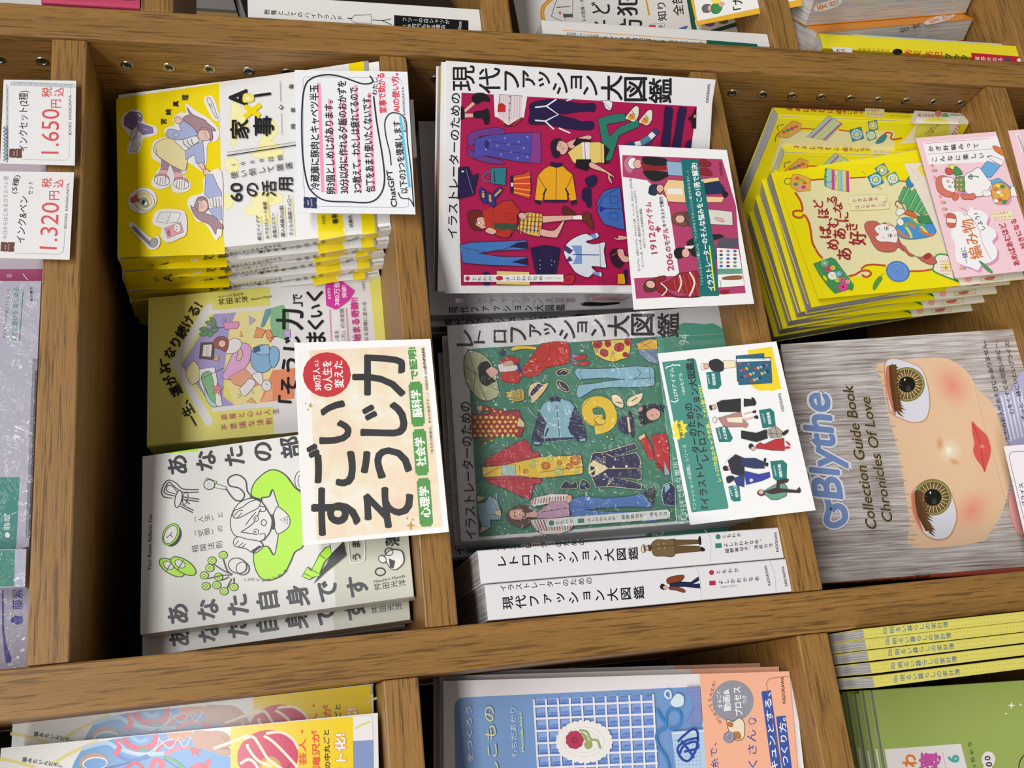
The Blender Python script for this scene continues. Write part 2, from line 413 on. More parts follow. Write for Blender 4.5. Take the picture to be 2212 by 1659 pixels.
# threaded shelf-pin sockets in the right upright
sock = None
def socket(x, y, z, parent, flip=-1):
    v = []; f = []; n = 18
    for (r, dx) in ((0.0049, 0.0), (0.0046, 0.0006), (0.0034, 0.0008), (0.0026, 0.0001)):
        for i in range(n):
            a = 2*math.pi*i/n; v.append((flip*dx, r*math.cos(a), r*math.sin(a)))
    for k in range(3):
        for i in range(n): f.append((k*n+i, k*n+(i+1) % n, (k+1)*n+(i+1) % n, (k+1)*n+i))
    f.append(tuple(3*n+i for i in range(n)))
    return v, f, [0]*(3*n)+[1]
v, f, mi = socket(0, 0, 0, None)
zb = [(0.1852, 0.2225), (-0.183, -0.1492), (-0.6034, -0.5645), (-1.067, -1.031)]
for k in range(-3, 27):
    z = 0.148-0.0468*k
    if any(a-0.008 < z < b+0.008 for a, b in zb): continue
    if sock is None:
        sock = mesh('pin_socket', v, f, [STEEL, HOLE_SHADE], up_o[2], mi)
        me0 = sock.data; o = sock
    else:
        o = bpy.data.objects.new('pin_socket', me0); link(o, up_o[2])
    p = U(0.766, 0.0455, z); o.location = (p[0]-CX-0.00002, p[1], p[2])
# ---------------------------------------------------------------- poses
def bl(x, y, z): return U(x, y, z)
def pose_tl(px, ztop, tilt, yaw, h, w=0.0):
    M = tiltyaw(tilt, yaw); q = ray([px])[0]; zt = 0.85+ztop*S
    P = CAM+q*((zt-CAM[2])/q[2]); return M, P-M[:, 2]*h-M[:, 0]*w
# ================================================================ middle column, upper cell
A = book('book', 'yellow and white paperback with two cartoon girls, front copy under the handwritten card', tiltyaw(-17.44, -3.36), bl(0.5356, 0.0194, -0.134)-tiltyaw(-17.44, -3.36)[:, 2]*0.0095, 0.141, 0.2096, 0.0165, 'f4f4f2', rough=0.2, group='yellow and white paperbacks at the top', r=0.004)
E_ = book('book', 'pale yellow paperback with a cartoon room in a house outline, behind the big cleaning card', rotv((-10.5, -0.4, 3.3)), bl(0.336, 0.141, -0.149), 0.128, 0.188, 0.017, 'e6e07a', rough=0.22)
D = book('book', 'white paperback with woman in bright green sweater, front copy beside the cleaning card', rotv((-15.4, -0.7, 4.3)), bl(0.112, 0.046, -0.146), 0.128, 0.188, 0.017, 'efefee', rough=0.35, group='white paperbacks with the green sweater')
B = book('book', 'large white book with crimson panel of fashion drawings, turned slightly askew', rotv((0, 0, -28.3))@rotv((0, 1.13, 0)), bl(0.475, 0.084, -0.5625), 0.174, 0.225, 0.022, 'eeeef0', rough=0.35, group='large crimson fashion books')
Cb = book('book', 'large film-wrapped white book with green panel of retro fashion drawings', rotv((-13.2, 1.7, -0.1)), bl(0.169, 0.047, -0.562), 0.175, 0.225, 0.022, 'e9e9ea', rough=0.3)
# spine-out pair
S1 = book('book', 'white book spine with a man in a brown suit and boater hat', tiltyaw(0, 90), bl(0.1495, 0.004, -0.5635), 0.175, 0.2245, 0.0225, 'ecebee', rough=0.3, r=0.0012)
S2 = book('book', 'white book spine with a walking figure in a rust jacket, next to the upright panel', tiltyaw(0, 90), bl(0.1130, 0.001, -0.5635), 0.175, 0.2225, 0.0235, 'ecebee', rough=0.3, r=0.0012)
# lower cell
M, o, w = pose_top(-12, 0, (0.6, 0.055, -1.031), (1753, 664), (1664, 371), 0.188)
G1 = book('book', 'yellow crochet book with its cover lifting, front copy under the pink card', M, o, w, 0.188, 0.0165, 'f3e51a', rough=0.3, spine='R', r=0.003, group='yellow crochet books', inset=(0.0006, 0.0006))
M, o = pose_tl((1683, 250), -0.714, 0, -66, 0.2005, 0.134)
G4 = book('book', 'yellow crochet book turned sideways, rearmost by the pin holes', M, o, 0.134, 0.2005, 0.0158, 'f3e51a', rough=0.3, spine='R', r=0.003, group='yellow crochet books', inset=(0.0006, 0.0006))
M, o = pose_tl((1697, 328), -0.737, 0, -64, 0.188, 0.128)
G5 = book('book', 'yellow crochet book turned sideways, between the rearmost one and the front copy', M, o, 0.128, 0.188, 0.016, 'f3e51a', rough=0.3, spine='R', r=0.003, group='yellow crochet books', inset=(0.0006, 0.0006))
M, o, w = pose_top(-13, 0, (0.4, 0.08, -1.031), (1766, 1262), (1688, 745), 0.216)
Hb = book('book', 'grey doll photo book with big brown-eyed face and blue title', M, o, w, 0.216, 0.012, 'a04838', rough=0.3)
# left neighbour column (bottom of the picture)
def trbook(name, label, TR, BR, P0, tilt, w, h, t, col, yaw=0, **kw):
    """cover whose top right and lower right corners (or two points of its right edge) are seen"""
    M = tiltyaw(tilt, yaw); n = M@np.array([0, -1.0, 0]); a, b = hit([TR, BR], U(*P0), n)
    ez = (a-b)/np.linalg.norm(a-b); ex = np.cross(-n, ez); M = np.stack([ex, -n, ez], 1)
    return book(name, label, M, a-ex*w-ez*h, w, h, t, col, **kw)
Nb = trbook('book', 'white-edged blue book with crocheted checked pouch and rose on the cover', (957, 1471), (1705, 1450), (-0.2, 0.035, -0.56), -13, 0.182, 0.251, 0.012, 'e8e4e6', rough=0.4, group='blue crochet books')
M1 = trbook('book', 'glossy magazine with patterned-sleeve arm and yellow panel, half hidden behind its twin', (27, 1565), (806, 1477), (-0.2, 0.075, -0.102), -12, 0.17, 0.237, 0.008, 'e6e6e8', rough=0.18)
M2 = trbook('book', 'glossy magazine with patterned-sleeve arm and crocheted pink doughnut, front copy', (2, 1616), (816, 1540), (-0.2, 0.035, -0.102), -12, 0.17, 0.234, 0.012, 'e6e6e8', rough=0.18)
GR = trbook('book', 'olive green household account book with coloured lettering on a white label', (1884, 1491), (2300, 1464), (-0.1, 0.075, -1.031), -12, 0.19, 0.19, 0.01, '94a85e', rough=0.4)
kk = []
for i, (y0, y1, x) in enumerate(((1358, 1380.5, 1864.5), (1380.5, 1404, 1868.5), (1405, 1428.5, 1873.5), (1431, 1456, 1879), (1460, 1486, 1885.5))):
    q = ray([(x, y0)])[0]; P = CAM+q*((0.85-0.628*S-CAM[2])/q[2])
    q2 = ray([(x+5, y1)])[0]; P2 = CAM+q2*((P[1]+0.637)/q2[1])
    lab = ['thin yellow dotted book spine with blue lettering, nearest the oak upright', 'thin yellow dotted book spine, second down from the oak upright', 'thin yellow dotted book spine, middle of the five',
           'thin yellow dotted book spine, second up from the green book', 'thin yellow dotted book spine, nearest the green book'][i]
    t = P[0]-P2[0]-0.0002
    kk.append(book('book', lab, tiltyaw(0, 90), np.array([P[0], P[1], 0.85-1.0305*S]), 0.17, 0.2565, t, 'e2d96b', rough=0.5, r=0.0008, group='yellow account books with spines out', inset=(0.001, 0.0002)))
# right neighbour column (top of the picture)
V3 = book('book', 'white spine with a line-drawn shirt and black band, above the long upright', tiltyaw(0, 90), bl(0.853, 0.012, -0.286), 0.125, 0.186, 0.024, 'ecebe8', rough=0.35, r=0.001)
V4_ = lambda: book('book', 'black-covered book showing its grey page edges beside the shirt spine', rotv((0, 0, 28))@rotv((0, -7, 0)), at_z((1000, 40), -0.281), 0.128, 0.186, 0.024, '18181a', rough=0.4, spine='R')
V5 = book('book', 'white childrens safety book with ochre ring and house drawing, at the top edge', tiltyaw(-6, 8), bl(0.856, 0.075, -0.700), 0.148, 0.210, 0.03, 'e6e4e0', rough=0.35)
V6 = book('book', 'thin white spine with green foot in front of the childrens safety book', tiltyaw(0, 90), bl(0.8425, 0.012, -0.700), 0.148, 0.211, 0.014, 'e6e4e0', rough=0.35, r=0.001)
V9 = book('book', 'yellow disaster guide spine with red foot, top right corner', tiltyaw(0, 90), bl(0.846, 0.008, -1.1145), 0.148, 0.212, 0.016, 'f0e02c', rough=0.35, r=0.001)
V10 = book('book', 'pale blue spine with teal end just behind the yellow disaster guide', tiltyaw(0, 90), bl(0.867, 0.03, -1.1145), 0.148, 0.205, 0.012, 'cfdadb', rough=0.35, r=0.001)
RL = rotv((0, 0, 30))@rotv((0, -17, 0))
def at_z(px, z):
    q = ray([px])[0]; return CAM+q*((0.85+z*S-CAM[2])/q[2])
V8 = book('book', 'orange-covered thick book with rainbow page edges, leaning at the top right', RL, at_z((2103, 41), -1.108), 0.150, 0.218, 0.022, 'e8921e', page=PAGEC, rough=0.3, spine='R', inset=(0.0005, 0.0005))
V8b = book('book', 'orange-covered book with rainbow page edges, cut off by the top edge', RL, at_z((2098, 3), -1.108)-RL[:, 1]*0.016, 0.150, 0.225, 0.028, 'e8921e', page=PAGEC, rough=0.3, spine='R', inset=(0.0005, 0.0005))
V4 = V4_()
K0 = '1d1d22'
# ---------------------------------------------------------------- yellow and white paperback
p = front(A); p.view('z'); p.slab('front_jacket', '256,556 251,213 796,131 816,502', 0.0003, 'e9e9ea')
p.part('cover_colour'); p.F('f2da00', '256,556 251,213 473,180 478,400 486,549'); p.view('d')
p.F('f2da00', '735,245 728,300 742,350 732,400 742,440 746,475 968,432 975,420 950,380 965,330 945,290 958,250')
p.view('z'); p.F('f2da00', '753,137.5 784,132.5 811,503 783,507'); p.F('a8a39c', '785,132 796,131 816,502 811,503')
p.part('ghost_drawing').view('b')
for q in ('0,900 60,890 100,960 150,1080 90,1100 40,1210 0,1250', '330,1010 380,1060 395,1130 330,1200 260,1270 235,1210 300,1130 330,1100', '200,1290 330,1200 440,1280 430,1320 340,1350 180,1340', '-60,1370 20,1350 60,1390 50,1470 -20,1480'): p.F('f6f0b4', q, 1, 'eadf6e', 4)
p.view('d')
for q in ('170,90 260,60 400,70 440,110 420,150 340,170 310,230 350,300 280,330 200,260 130,250 120,190 180,160', '-60,80 30,90 0,180 -50,200', '1000,0 1010,1'): p.F('f6f0b4', q, 1, 'eadf6e', 4)
p.E('f0e48a', 330, 120, 28)
p.part('girl_drawing').view('a')
LN = '4a3a40'; WB = 'eceaec'
p.F(WB, '1035,1000 1130,930 1200,950 1240,1050 1330,1080 1335,1145 1230,1180 1205,1240 1180,1300 1090,1315 1085,1250 1110,1170 1040,1080', 1)
p.F('7d6c98', '1062,1000 1110,950 1185,1020 1140,1120 1060,1070', 0, LN); p.F('93839f', '1110,950 1150,955 1205,1010 1190,1030', 0, LN)
p.L('7d6c98', 12, '1150,960 1200,970 1210,1020 1190,1040', 1)
p.F('8c7cac', '1165,1040 1300,1085 1310,1135 1215,1150 1180,1110', 0, LN); p.F('9e8fc0', '1215,1085 1265,1095 1260,1125 1215,1120', 0, LN, 3)
p.F('dcdce0', '1130,1110 1170,1080 1165,1150 1110,1200', 1, LN); p.F('e2e2e6', '1140,1190 1200,1150 1190,1240 1165,1290 1108,1290 1130,1240', 0, LN)
for ch, x, y in (('宮', 1395, 1037), ('崎', 1437, 955), ('真', 1499, 886), ('理', 1580, 832)): p.K(ch, x-25, x+25, y-24, y+24, K0, 0.03)
p.F(WB, '1740,850 1790,815 1830,850 1875,1000 1850,1035 1800,990', 1); p.F('e0e0e2', '1765,850 1800,845 1850,980 1862,1005 1845,1010 1830,985', 1, LN); p.F('c8c8cc', '1785,890 1805,885 1815,910 1795,915', 0, LN, 3)
p.F(WB, '1290,1280 1320,1200 1420,1160 1400,1110 1440,1080 1490,1070 1475,1010 1540,960 1590,960 1585,880 1680,950 1780,1010 1870,1110 1850,1200 1770,1230 1760,1400 1700,1410 1740,1470 1690,1440 1600,1390 1590,1470 1560,1490 1625,1560 1600,1630 1480,1640 1460,1570 1430,1600 1340,1610 1290,1560 1330,1480 1370,1400 1300,1350', 1)
p.F('a98c96', '1380,1350 1455,1385 1430,1450 1370,1445', 0, LN); p.F('a98c96', '1450,1400 1530,1440 1550,1470 1485,1470', 0, LN)
p.F('e3b4b0', '1370,1445 1430,1450 1420,1500 1350,1490', 0, LN, 3); p.F('e3b4b0', '1485,1470 1550,1470 1560,1520 1490,1530', 0, LN, 3)
for x, y in ((1382, 1540), (1545, 1570)):
    p.E('d8a0ac', x, y-22, 62, 34, 8, LN); p.E('f0eef0', x, y, 66, 42, 10, LN)
    for k in (-34, -12, 10, 32): p.L(LN, 4, [(x+k, y-30), (x+k-6, y+34)])
p.F('e9dda6', '1310,1270 1345,1210 1440,1175 1520,1200 1590,1280 1585,1450 1500,1430 1400,1370 1335,1320', 1, LN); p.L(LN, 4, '1330,1260 1345,1330 1400,1370', 1)
p.F('e8e8ea', '1490,1190 1640,1150 1700,1200 1640,1245 1590,1290 1540,1250', 1, LN)
for k in range(3): p.L('8d8a90', 10, [(1560+k*36, 1200-k*8), (1575+k*34, 1235-k*6), (1610+k*30, 1262-k*12)], 1)
p.F('aab4dc', '1420,1140 1445,1100 1540,1115 1530,1060 1580,1030 1640,1080 1700,1145 1640,1165 1560,1190 1480,1190 1425,1165', 1, LN); p.F('b9c2e4', '1475,1150 1500,1130 1530,1145 1515,1170 1485,1170', 0, LN, 3)
p.F('aab4dc', '1585,1365 1580,1290 1640,1245 1730,1200 1745,1390 1675,1395 1655,1320 1610,1345', 0, LN)
p.E('eec6b6', 1520, 1025, 34, 28, 30, LN); p.F('eec6b6', '1690,1400 1730,1390 1750,1440 1735,1450 1700,1420', 1, LN)
p.F('a98a94', '1595,915 1640,975 1740,1020 1770,1050 1840,1110 1790,1115 1720,1090 1700,1150 1640,1080 1560,1020 1590,985 1615,980', 1, LN)
p.E('eec4b4', 1745, 1150, 58, 52, 0, LN); p.F('a98a94', '1700,1110 1730,1085 1800,1110 1815,1180 1790,1205 1790,1150 1760,1110', 1, LN, 3)
p.E('f5f0ee', 1742, 1138, 13, 13, 0, LN, 3); p.E('f5f0ee', 1758, 1170, 13, 13, 0, LN, 3); p.dots(K0, [(1742, 1138), (1758, 1170)], 5)
p.E('eec6b6', 1765, 1475, 36, 26, 50, LN)
p.view('c')
p.F(WB, '1740,-60 1730,60 1620,100 1600,170 1640,240 1680,310 1740,320 1800,400 1840,470 1870,440 1895,380 1890,-120', 1)
p.F('aab4dc', '1755,-90 1815,-95 1860,10 1890,60 1892,110 1780,110 1745,80', 0, LN)
p.F('e8e8ea', '1785,110 1890,90 1892,190 1800,180', 0, LN)
for k in range(3): p.L('8d8a90', 9, [(1815+k*26, 108), (1822+k*26, 180)])
p.F('aab4dc', '1775,200 1892,180 1894,300 1830,280', 0, LN)
p.F('a98a94', '1625,170 1650,190 1690,105 1760,110 1780,200 1750,235 1830,270 1896,340 1896,375 1850,370 1840,420 1790,340 1700,295 1650,240', 1, LN)
p.E('eec4b4', 1722, 175, 52, 56, 0, LN); p.F('a98a94', '1660,170 1690,115 1750,112 1700,150 1690,210', 1, LN, 3)
p.E('f5f0ee', 1705, 145, 13, 13, 0, LN, 3); p.E('f5f0ee', 1722, 180, 13, 13, 0, LN, 3); p.dots(K0, [(1705, 145), (1722, 180)], 5)
p.part('icon_drawing')
p.E(WB, 1215, 130, 125, 108, -20)
p.F('f0e8c4', '1150,90 1220,45 1290,80 1318,130 1300,190 1235,218 1165,180 1140,130', 1, LN); p.F('e8dcae', '1180,90 1230,65 1280,100 1290,160 1235,190 1185,160', 1, LN, 3)
p.F('9cb89a', '1180,120 1240,110 1270,160 1240,185 1195,150', 1, LN, 3); p.F('3a3438', '1205,150 1225,120 1240,135 1222,170', 0); p.F('f2f2f0', '1225,165 1245,135 1262,150 1245,185', 0, LN, 3)
p.L('e9d8a0', 8, '1190,90 1230,80 1262,110', 1); p.F('d86460', '1115,110 1145,95 1165,80 1170,110 1190,130 1160,140 1125,150', 1, LN)
p.F(WB, '1300,300 1350,210 1540,210 1590,270 1590,410 1540,450 1430,490 1370,430 1380,370 1320,340', 1)
p.F('e4e4e6', '1330,310 1370,230 1460,228 1425,325', 0, LN); p.F('eeeef0', '1460,228 1545,240 1510,315 1425,325', 0, LN)
p.F('eaa6b6', '1400,370 1540,315 1567,400 1432,452', 0, LN); p.T('ABC', 1445, 435, 1432, 370, 26, '7a4a58', 0.03); p.E('f0e8e6', 1512, 365, 32, 38, -20, LN, 3); p.dots(K0, [(1505, 352), (1508, 378)], 4)
p.F(WB, '1100,350 1140,320 1290,455 1340,430 1370,480 1340,540 1280,550 1240,510', 1)
p.L('85828a', 22, '1130,355 1290,510'); p.L(LN, 3, '1122,362 1280,520'); p.L(LN, 3, '1140,345 1290,485'); p.E('a5a3a8', 1312, 490, 42, 32, -60, LN)
p.part('title_lettering').view('b')
p.K('A', -18, 128, 765, 898, K0, 0.035); p.R(K0, 192, 818, 335, 798, 22); p.R('f2da00', 110, 1000, 245, 892, 42); p.R('f2da00', 112, 905, 240, 990, 42)
p.F('efe36c', '100,870 110,800 170,810 190,830 180,865', 1, 'e8d840'); p.E('f6f2d0', 140, 840, 22, 14, 0)
p.K('家', -12, 146, 1018, 1182, K0, 0.02); p.K('事', 186, 358, 990, 1158, K0, 0.02)
p.L(K0, 3, '414,690 420,866'); p.L(K0, 3, '424,965 431,1150'); p.F('00000a', '422,888 430,908 446,916 430,924 424,942 416,924 400,916 416,908'); p.E('efefee', 423, 916, 9)
for ch, x, y in (('毎', 508, 737), ('使', 525, 938), ('時', 525, 1076)): p.K(ch, x-20, x+20, y-20, y+20)
p.L(K0, 3, '-40,1300 548,1212'); p.L(K0, 8, '-40,1327 550,1237')
p.T('1000日間', -25, 1412, 455, 1338, 52, v=1, k=0.62); p.T('使い倒して厳選', -15, 1500, 528, 1408, 64, v=1, k=0.85)
p.K('6', -8, 90, 1648, 1718, K0, 0.02); p.K('0', -8, 90, 1562, 1638, K0, 0.02); p.K('の', 130, 225, 1560, 1675, K0, 0.02); p.K('活', 258, 380, 1542, 1675, K0, 0.02); p.K('用', 405, 522, 1515, 1635, K0, 0.02)
p.view('d')
for s_, a in (('献立アイデア', (237, 468, 222, 258)), ('おでかけルート検索', (305, 455, 282, 140)), ('家電のエラー', (370, 448, 352, 235)), ('購入候補の比較', (438, 440, 424, 172)), ('子どもの宿題フォロー', (510, 430, 486, 85))):
    p.T(s_, *a, 34, K0, 0.015); p.L('eadc30', 4, [(a[0]+26, a[1]), (a[2]+26, a[3])])
p.T('NHK', 787, 330, 778, 252, 24); p.T('著者', 888, 328, 872, 245, 44, K0, 0.03); p.T('扶桑社', 1020, 360, 1008, 255, 30, K0, 0.02)
p.done()
p = side(A); p.view('z'); p.part('spine_colour')
p.F('f2da00', '257,560 268,596 292,604 498,566 488,546'); p.F('f2da00', '746,478 750,520 749,540 812,522 745,497 742,470'.replace('812,522 745,497 742,470', '752,523'))
p.view('d'); p.F('f2da00', '750,478 752,512 770,530 972,480 975,440'); p.F('f2da00', '1115,430 1130,460 1145,480 1262,440 1245,412')
p.part('spine_lettering').view('c')
p.L(K0, 7, '1280,680 1310,728'); p.L(K0, 7, '1300,676 1330,722')
p.T('A', 1400, 720, 1400, 655, 75, K0, 0.035); p.R(K0, 1500, 680, 1590, 668, 14); p.R('f0f0f0', 1625, 672, 1690, 628, 20); p.R('f0f0f0', 1630, 636, 1690, 664, 20)
p.K('家', 1735, 1830, 600, 665, K0, 0.03); p.K('事', 1860, 1945, 578, 645, K0, 0.03)
p.T('毎日バタバタな3児ママが', 1955, 592, 2400, 512, 34, v=1); p.T('AIを使ってみたら', 1985, 618, 2310, 562, 26, v=1)
p.view('d'); p.T('宮崎真理', 535, 532, 820, 480, 34, v=1, k=0.6); p.T('扶桑社', 1030, 470, 1090, 440, 26, v=1)
p.done()
for i, (dx, dz, rz) in enumerate(((-0.0015, 0, 0), (0.0004, 0, 0.0), (-0.001, 0, 0), (-0.002, 0, 0.0), (-0.001, 0, 0.0))):
    dup(A.root, (dx, 0.0192*(i+1), [-0.0006, 0.002, -0.0006, 0.0015, 0][i]), ['yellow and white paperback, second in its row from the front', 'yellow and white paperback, third in its row from the front', 'yellow and white paperback, fourth in its row from the front',
        'yellow and white paperback, fifth in its row, in deep shade', 'yellow and white paperback, last in its row, in deep shade'][i], rz)
# ---------------------------------------------------------------- pale yellow paperback with the house
p = front(E_); p.view('z'); p.slab('front_jacket', '324,962 328,645.5 825,595 856,914', 0.0003, 'e5df76')
p.part('house_drawing'); p.F('e6e4e6', '583,620 797,598 829,916 592,938')
p.view('c')
p.F('ab9fd4', '1830,1090 2020,1072 1955,1250 1915,1560 1905,1800 2010,1885 1860,1902 1830,1905 1545,1535')
p.F('f0e0a0', '2020,1072 2305,1050 2340,1880 2010,1885 1935,1700 1930,1400 1960,1230')
p.F('e9e0a4', '2050,1130 2120,1060 2300,1050 2310,1420 2190,1400 2050,1200', 0)
p.L('e6e4e8', 74, '1782,1045 1495,1520 1778,2015'); p.E('e6e4e8', 1782, 1045, 37); p.E('e6e4e8', 1778, 2015, 37); p.E('e6e4e8', 1495, 1520, 37); p.L('e6e4e8', 34, '1800,1085 2305,1045'); p.L('e6e4e8', 40, '1810,1915 2340,1870')
for q in ('1700,1230 1740,1210 1790,1240 1750,1260', '1700,1270 1760,1240 1800,1250 1740,1290', '1770,1260 1830,1250 1790,1300', '1750,1170 1800,1160 1850,1210 1800,1200', '1790,1130 1830,1140 1845,1190 1810,1170', '1800,1220 1850,1200 1860,1240 1820,1260'): p.F('6f9c78', q, 1, '3a4a40', 4)
p.L('4a5a48', 6, '1780,1220 1920,1215'); p.F('e49cc8', '1910,1170 2035,1165 2042,1195 2020,1225 1915,1230', 0, LN)
p.F('6a5850', '1712,1345 1835,1340 1822,1490 1700,1480', 0, LN); p.F('cfe6e6', '1735,1362 1810,1358 1800,1465 1725,1460', 0, LN, 3); p.F('f0b8c8', '1760,1370 1785,1370 1780,1460 1755,1460')
p.F('ecdcea', '2090,1560 2200,1540 2212,1659 2050,1640', 0); p.F('e3b0dc', '1930,1560 1990,1430 2060,1350 2120,1360 2145,1420 2120,1520 2050,1600 1980,1659 1900,1640', 1, LN)
p.F('e8a890', '1950,1640 2090,1560 2212,1700 2120,1740 2000,1700', 0, LN); p.F('eceaec', '2080,1700 2130,1650 2180,1690 2090,1800 2045,1740', 1, LN); p.F('eceaec', '2150,1620 2230,1600 2240,1700 2200,1690', 1, LN)
p.F('eceaec', '1930,1350 2000,1305 2060,1340 2040,1410 1960,1440 1920,1420', 1, LN); p.F('eac0ac', '2040,1400 2070,1420 2060,1480 2030,1500 2020,1480', 1, LN)
p.F('a4625a', '1820,1340 1860,1295 1930,1300 1950,1350 1930,1420 1880,1400 1830,1380', 1, LN); p.E('efc9b8', 1895, 1352, 32, 30, 0, LN)
p.F('e4d8a8', '1590,1580 1650,1500 1700,1560 1700,1660 1640,1700 1600,1650', 1, LN); p.F('eceaec', '1700,1570 1830,1550 1900,1880 1850,1890 1750,1800 1700,1690', 0, LN); p.F('86b88c', '1720,1620 1800,1600 1840,1850 1790,1820 1760,1750 1730,1700', 1, LN); p.F('b4d4dc', '1740,1720 1790,1820 1850,1880 1810,1890 1760,1830', 1, LN)
p.F('dc8c94', '1855,1672 1868,1718 1908,1724 1878,1752 1888,1800 1852,1770 1815,1780 1832,1745 1808,1710 1845,1715', 0, LN)
for q in ('2125,1115 2180,1150 2130,1190', '2055,1245 2070,1290 2045,1290', '2145,1815 2190,1860 2100,1850', '1815,1490 1870,1445 1860,1500'): p.F('b8b0d8' if q[:3] == '212' else 'e8b870', q, 0, LN)
p.L(LN, 4, '1700,1659 1905,1560'); p.E('f0eac0', 2040, 1800, 10, 12, 0, LN, 3); p.F('f0eac0', '2150,1745 2168,1775 2145,1775', 0, LN, 3); p.E('c0bcd8', 1916, 1145, 8, 12, 0, LN, 3)
p.view('d')
p.F('6a9cac', '290,1060 335,1050 330,1100 275,1210 245,1210'); p.F('86b890', '335,1050 440,1020 490,1100 480,1330 350,1280 330,1180', 0); p.F('c4a8e0', '440,1250 500,1230 505,1300 470,1310', 0, LN, 3)
p.F('e89c70', '215,1210 290,1240 260,1300 190,1300', 0, LN); p.F('e89c70', '290,1240 330,1230 360,1300 330,1340 300,1300', 0, LN); p.L(LN, 5, '330,1300 390,1290')
p.E('8cb8dc', 260, 1480, 100, 120, 0, LN); p.F('9ec4e4', '190,1400 230,1380 310,1360 320,1440 220,1440', 1, LN); p.F('8cb8dc', '340,1380 400,1400 400,1500 350,1560 320,1480', 1, LN); p.F('486a94', '185,1385 240,1375 245,1415 190,1430', 0, LN)
p.view('j'); p.F('e8906a', '240,270 350,0 540,-20 530,240 360,260'); p.F('f0b090', '300,180 350,130 350,255 250,270', 0); p.E('e6e4e4', 300, 130, 42, 48, 0, LN); p.L(LN, 4, '290,110 300,125 315,120', 1)
p.part('title_lettering').view('i'); p.T('一生、運がよ', 1672, 470, 1385, -30, 98, K0, 0.035)
p.view('c'); p.T('くなり続ける!', 1382, 1545, 1690, 1010, 98, K0, 0.035)
p.T('そうじ力研究家', 1860, 955, 2080, 925, 26, '3a3a30', v=1); p.T('舛田光洋', 1858, 998, 2122, 968, 58, '3a3a30', v=1); p.T('Mitsuhiro Masuda', 2140, 975, 2320, 945, 20, '3a3a30')
p.view('d'); p.T('「そうじ', 475, 1855, 515, 1290, 150, K0, 0.035); p.K('力', 385, 610, 1060, 1232, K0, 0.03); p.K('」', 525, 605, 1000, 1035, K0, 0.02); p.K('で', 525, 600, 930, 990, K0, 0.02)
p.K('ま', 640, 800, 1255, 1345, K0, 0.03); p.K('く', 650, 785, 1150, 1228, K0, 0.03); p.K('い', 680, 770, 1020, 1125, K0, 0.03); p.K('く', 640, 778, 905, 985, K0, 0.03)
p.F('d43ba6', '800,870 815,815 925,808 1052,900 1000,985 900,1058 880,1058 808,1025', 0)
p.T('著者累計', 838, 975, 828, 875, 24, 'f4e8f0'); p.T('380万部', 900, 1025, 898, 820, 46, 'f4e8f0', 0.03); p.T('突破!', 965, 960, 958, 855, 40, 'f4e8f0', 0.03)
p.T('始まる奇跡!!', 1070, 1335, 1042, 960, 66, 'd8389a', 0.03); p.T('い生を', 900, 1340, 893, 1240, 36, '4a4a50'); p.T('じ力」の決定版', 955, 1340, 938, 1050, 36, '4a4a50'); p.T('なる習慣に変わる', 1150, 1330, 1130, 995, 34, '4a4a50'); p.T('三笠書房', 1132, 900, 1122, 820, 20, '4a4a50')
for x0, x1, y0 in ((838, 852, 1060), (978, 995, 1050)): p.L('d8389a', 4, [(x0+(x1-x0)*k/24+(5 if k % 2 else -5), y0+k*(1338-y0)/24) for k in range(25)], 1)
p.view('i'); p.T('部屋と心と人生', 1872, 402, 2385, 345, 52, 'c43a7c', v=1, k=0.8); p.T('不思議な法則', 1876, 488, 2330, 428, 58, 'c43a7c', v=1, k=0.8)
p.done()
dup(E_.root, (0.0015, 0.0185, -0.0004), 'pale yellow paperback directly behind the house-outline copy', 0.0)
# ---------------------------------------------------------------- white paperback with the green sweater
p = front(D); p.view('z'); p.slab('front_jacket', '304,1371 308,986 862,909 893,1288', 0.0003, 'e6e6e4')
DK = '33333a'; GN = 'b5f23e'
p.part('cover_colour'); p.F('cdcebf', '708,930 862,909 893,1288 725,1311'); p.view('i'); p.F(GN, '1448,712 1460,700 1700,665 1690,690')
p.part('title_lettering'); p.T('あなたの部屋は', 1394, 828, 3088, 560, 190, DK, 0.035, v=1, k=0.78)
p.view('k'); p.T('あなた自身です', 1392, 365, 3177, 92, 196, DK, 0.04, v=1, k=0.78); p.E('cdcebf', 3245, -15, 42, 32, 0, DK, 14)
p.view('i'); p.T('「人生」と', 1630, 1290, 1905, 1228, 62, DK, v=1); p.T('「空間」の', 1630, 1408, 1905, 1345, 62, DK, v=1); p.T('相関法則', 1632, 1530, 1905, 1482, 66, DK, v=1)
p.view('z'); p.T('Your Room Reflects You', 322.5, 1232, 324.5, 1111, 8.5, DK, 0.01)
p.view('l'); p.T('Mitsuhiro Masuda', 1215, 70, 1480, 18, 24, DK, 0.01); p.T('舛田光洋', 1212, 118, 1492, 74, 62, DK, 0.01, v=1)
p.part('line_drawing').view('i')
W9 = 9
p.L(DK, W9, '1695,1018 1560,1012 1500,960 1430,938 1382,1010 1392,1075 1470,1092', 1); p.L(DK, W9, '1695,1038 1560,1040 1480,985 1440,955 1405,1010 1410,1050 1500,1075', 1)
p.L(DK, 7, '1520,1050 1470,990 1430,985 1425,1030 1500,1055', 1); p.E('e6e6e4', 1522, 1098, 28, 74, 12, DK, W9)
for q in ('1560,1080 1700,1100', '1555,1100 1695,1120', '1540,1160 1645,1215', '1550,1145 1650,1195', '1570,1100 1620,1140'): p.L(DK, W9, q)
p.E(None, 1580, 1090, 22, 55, 10, DK, 6)
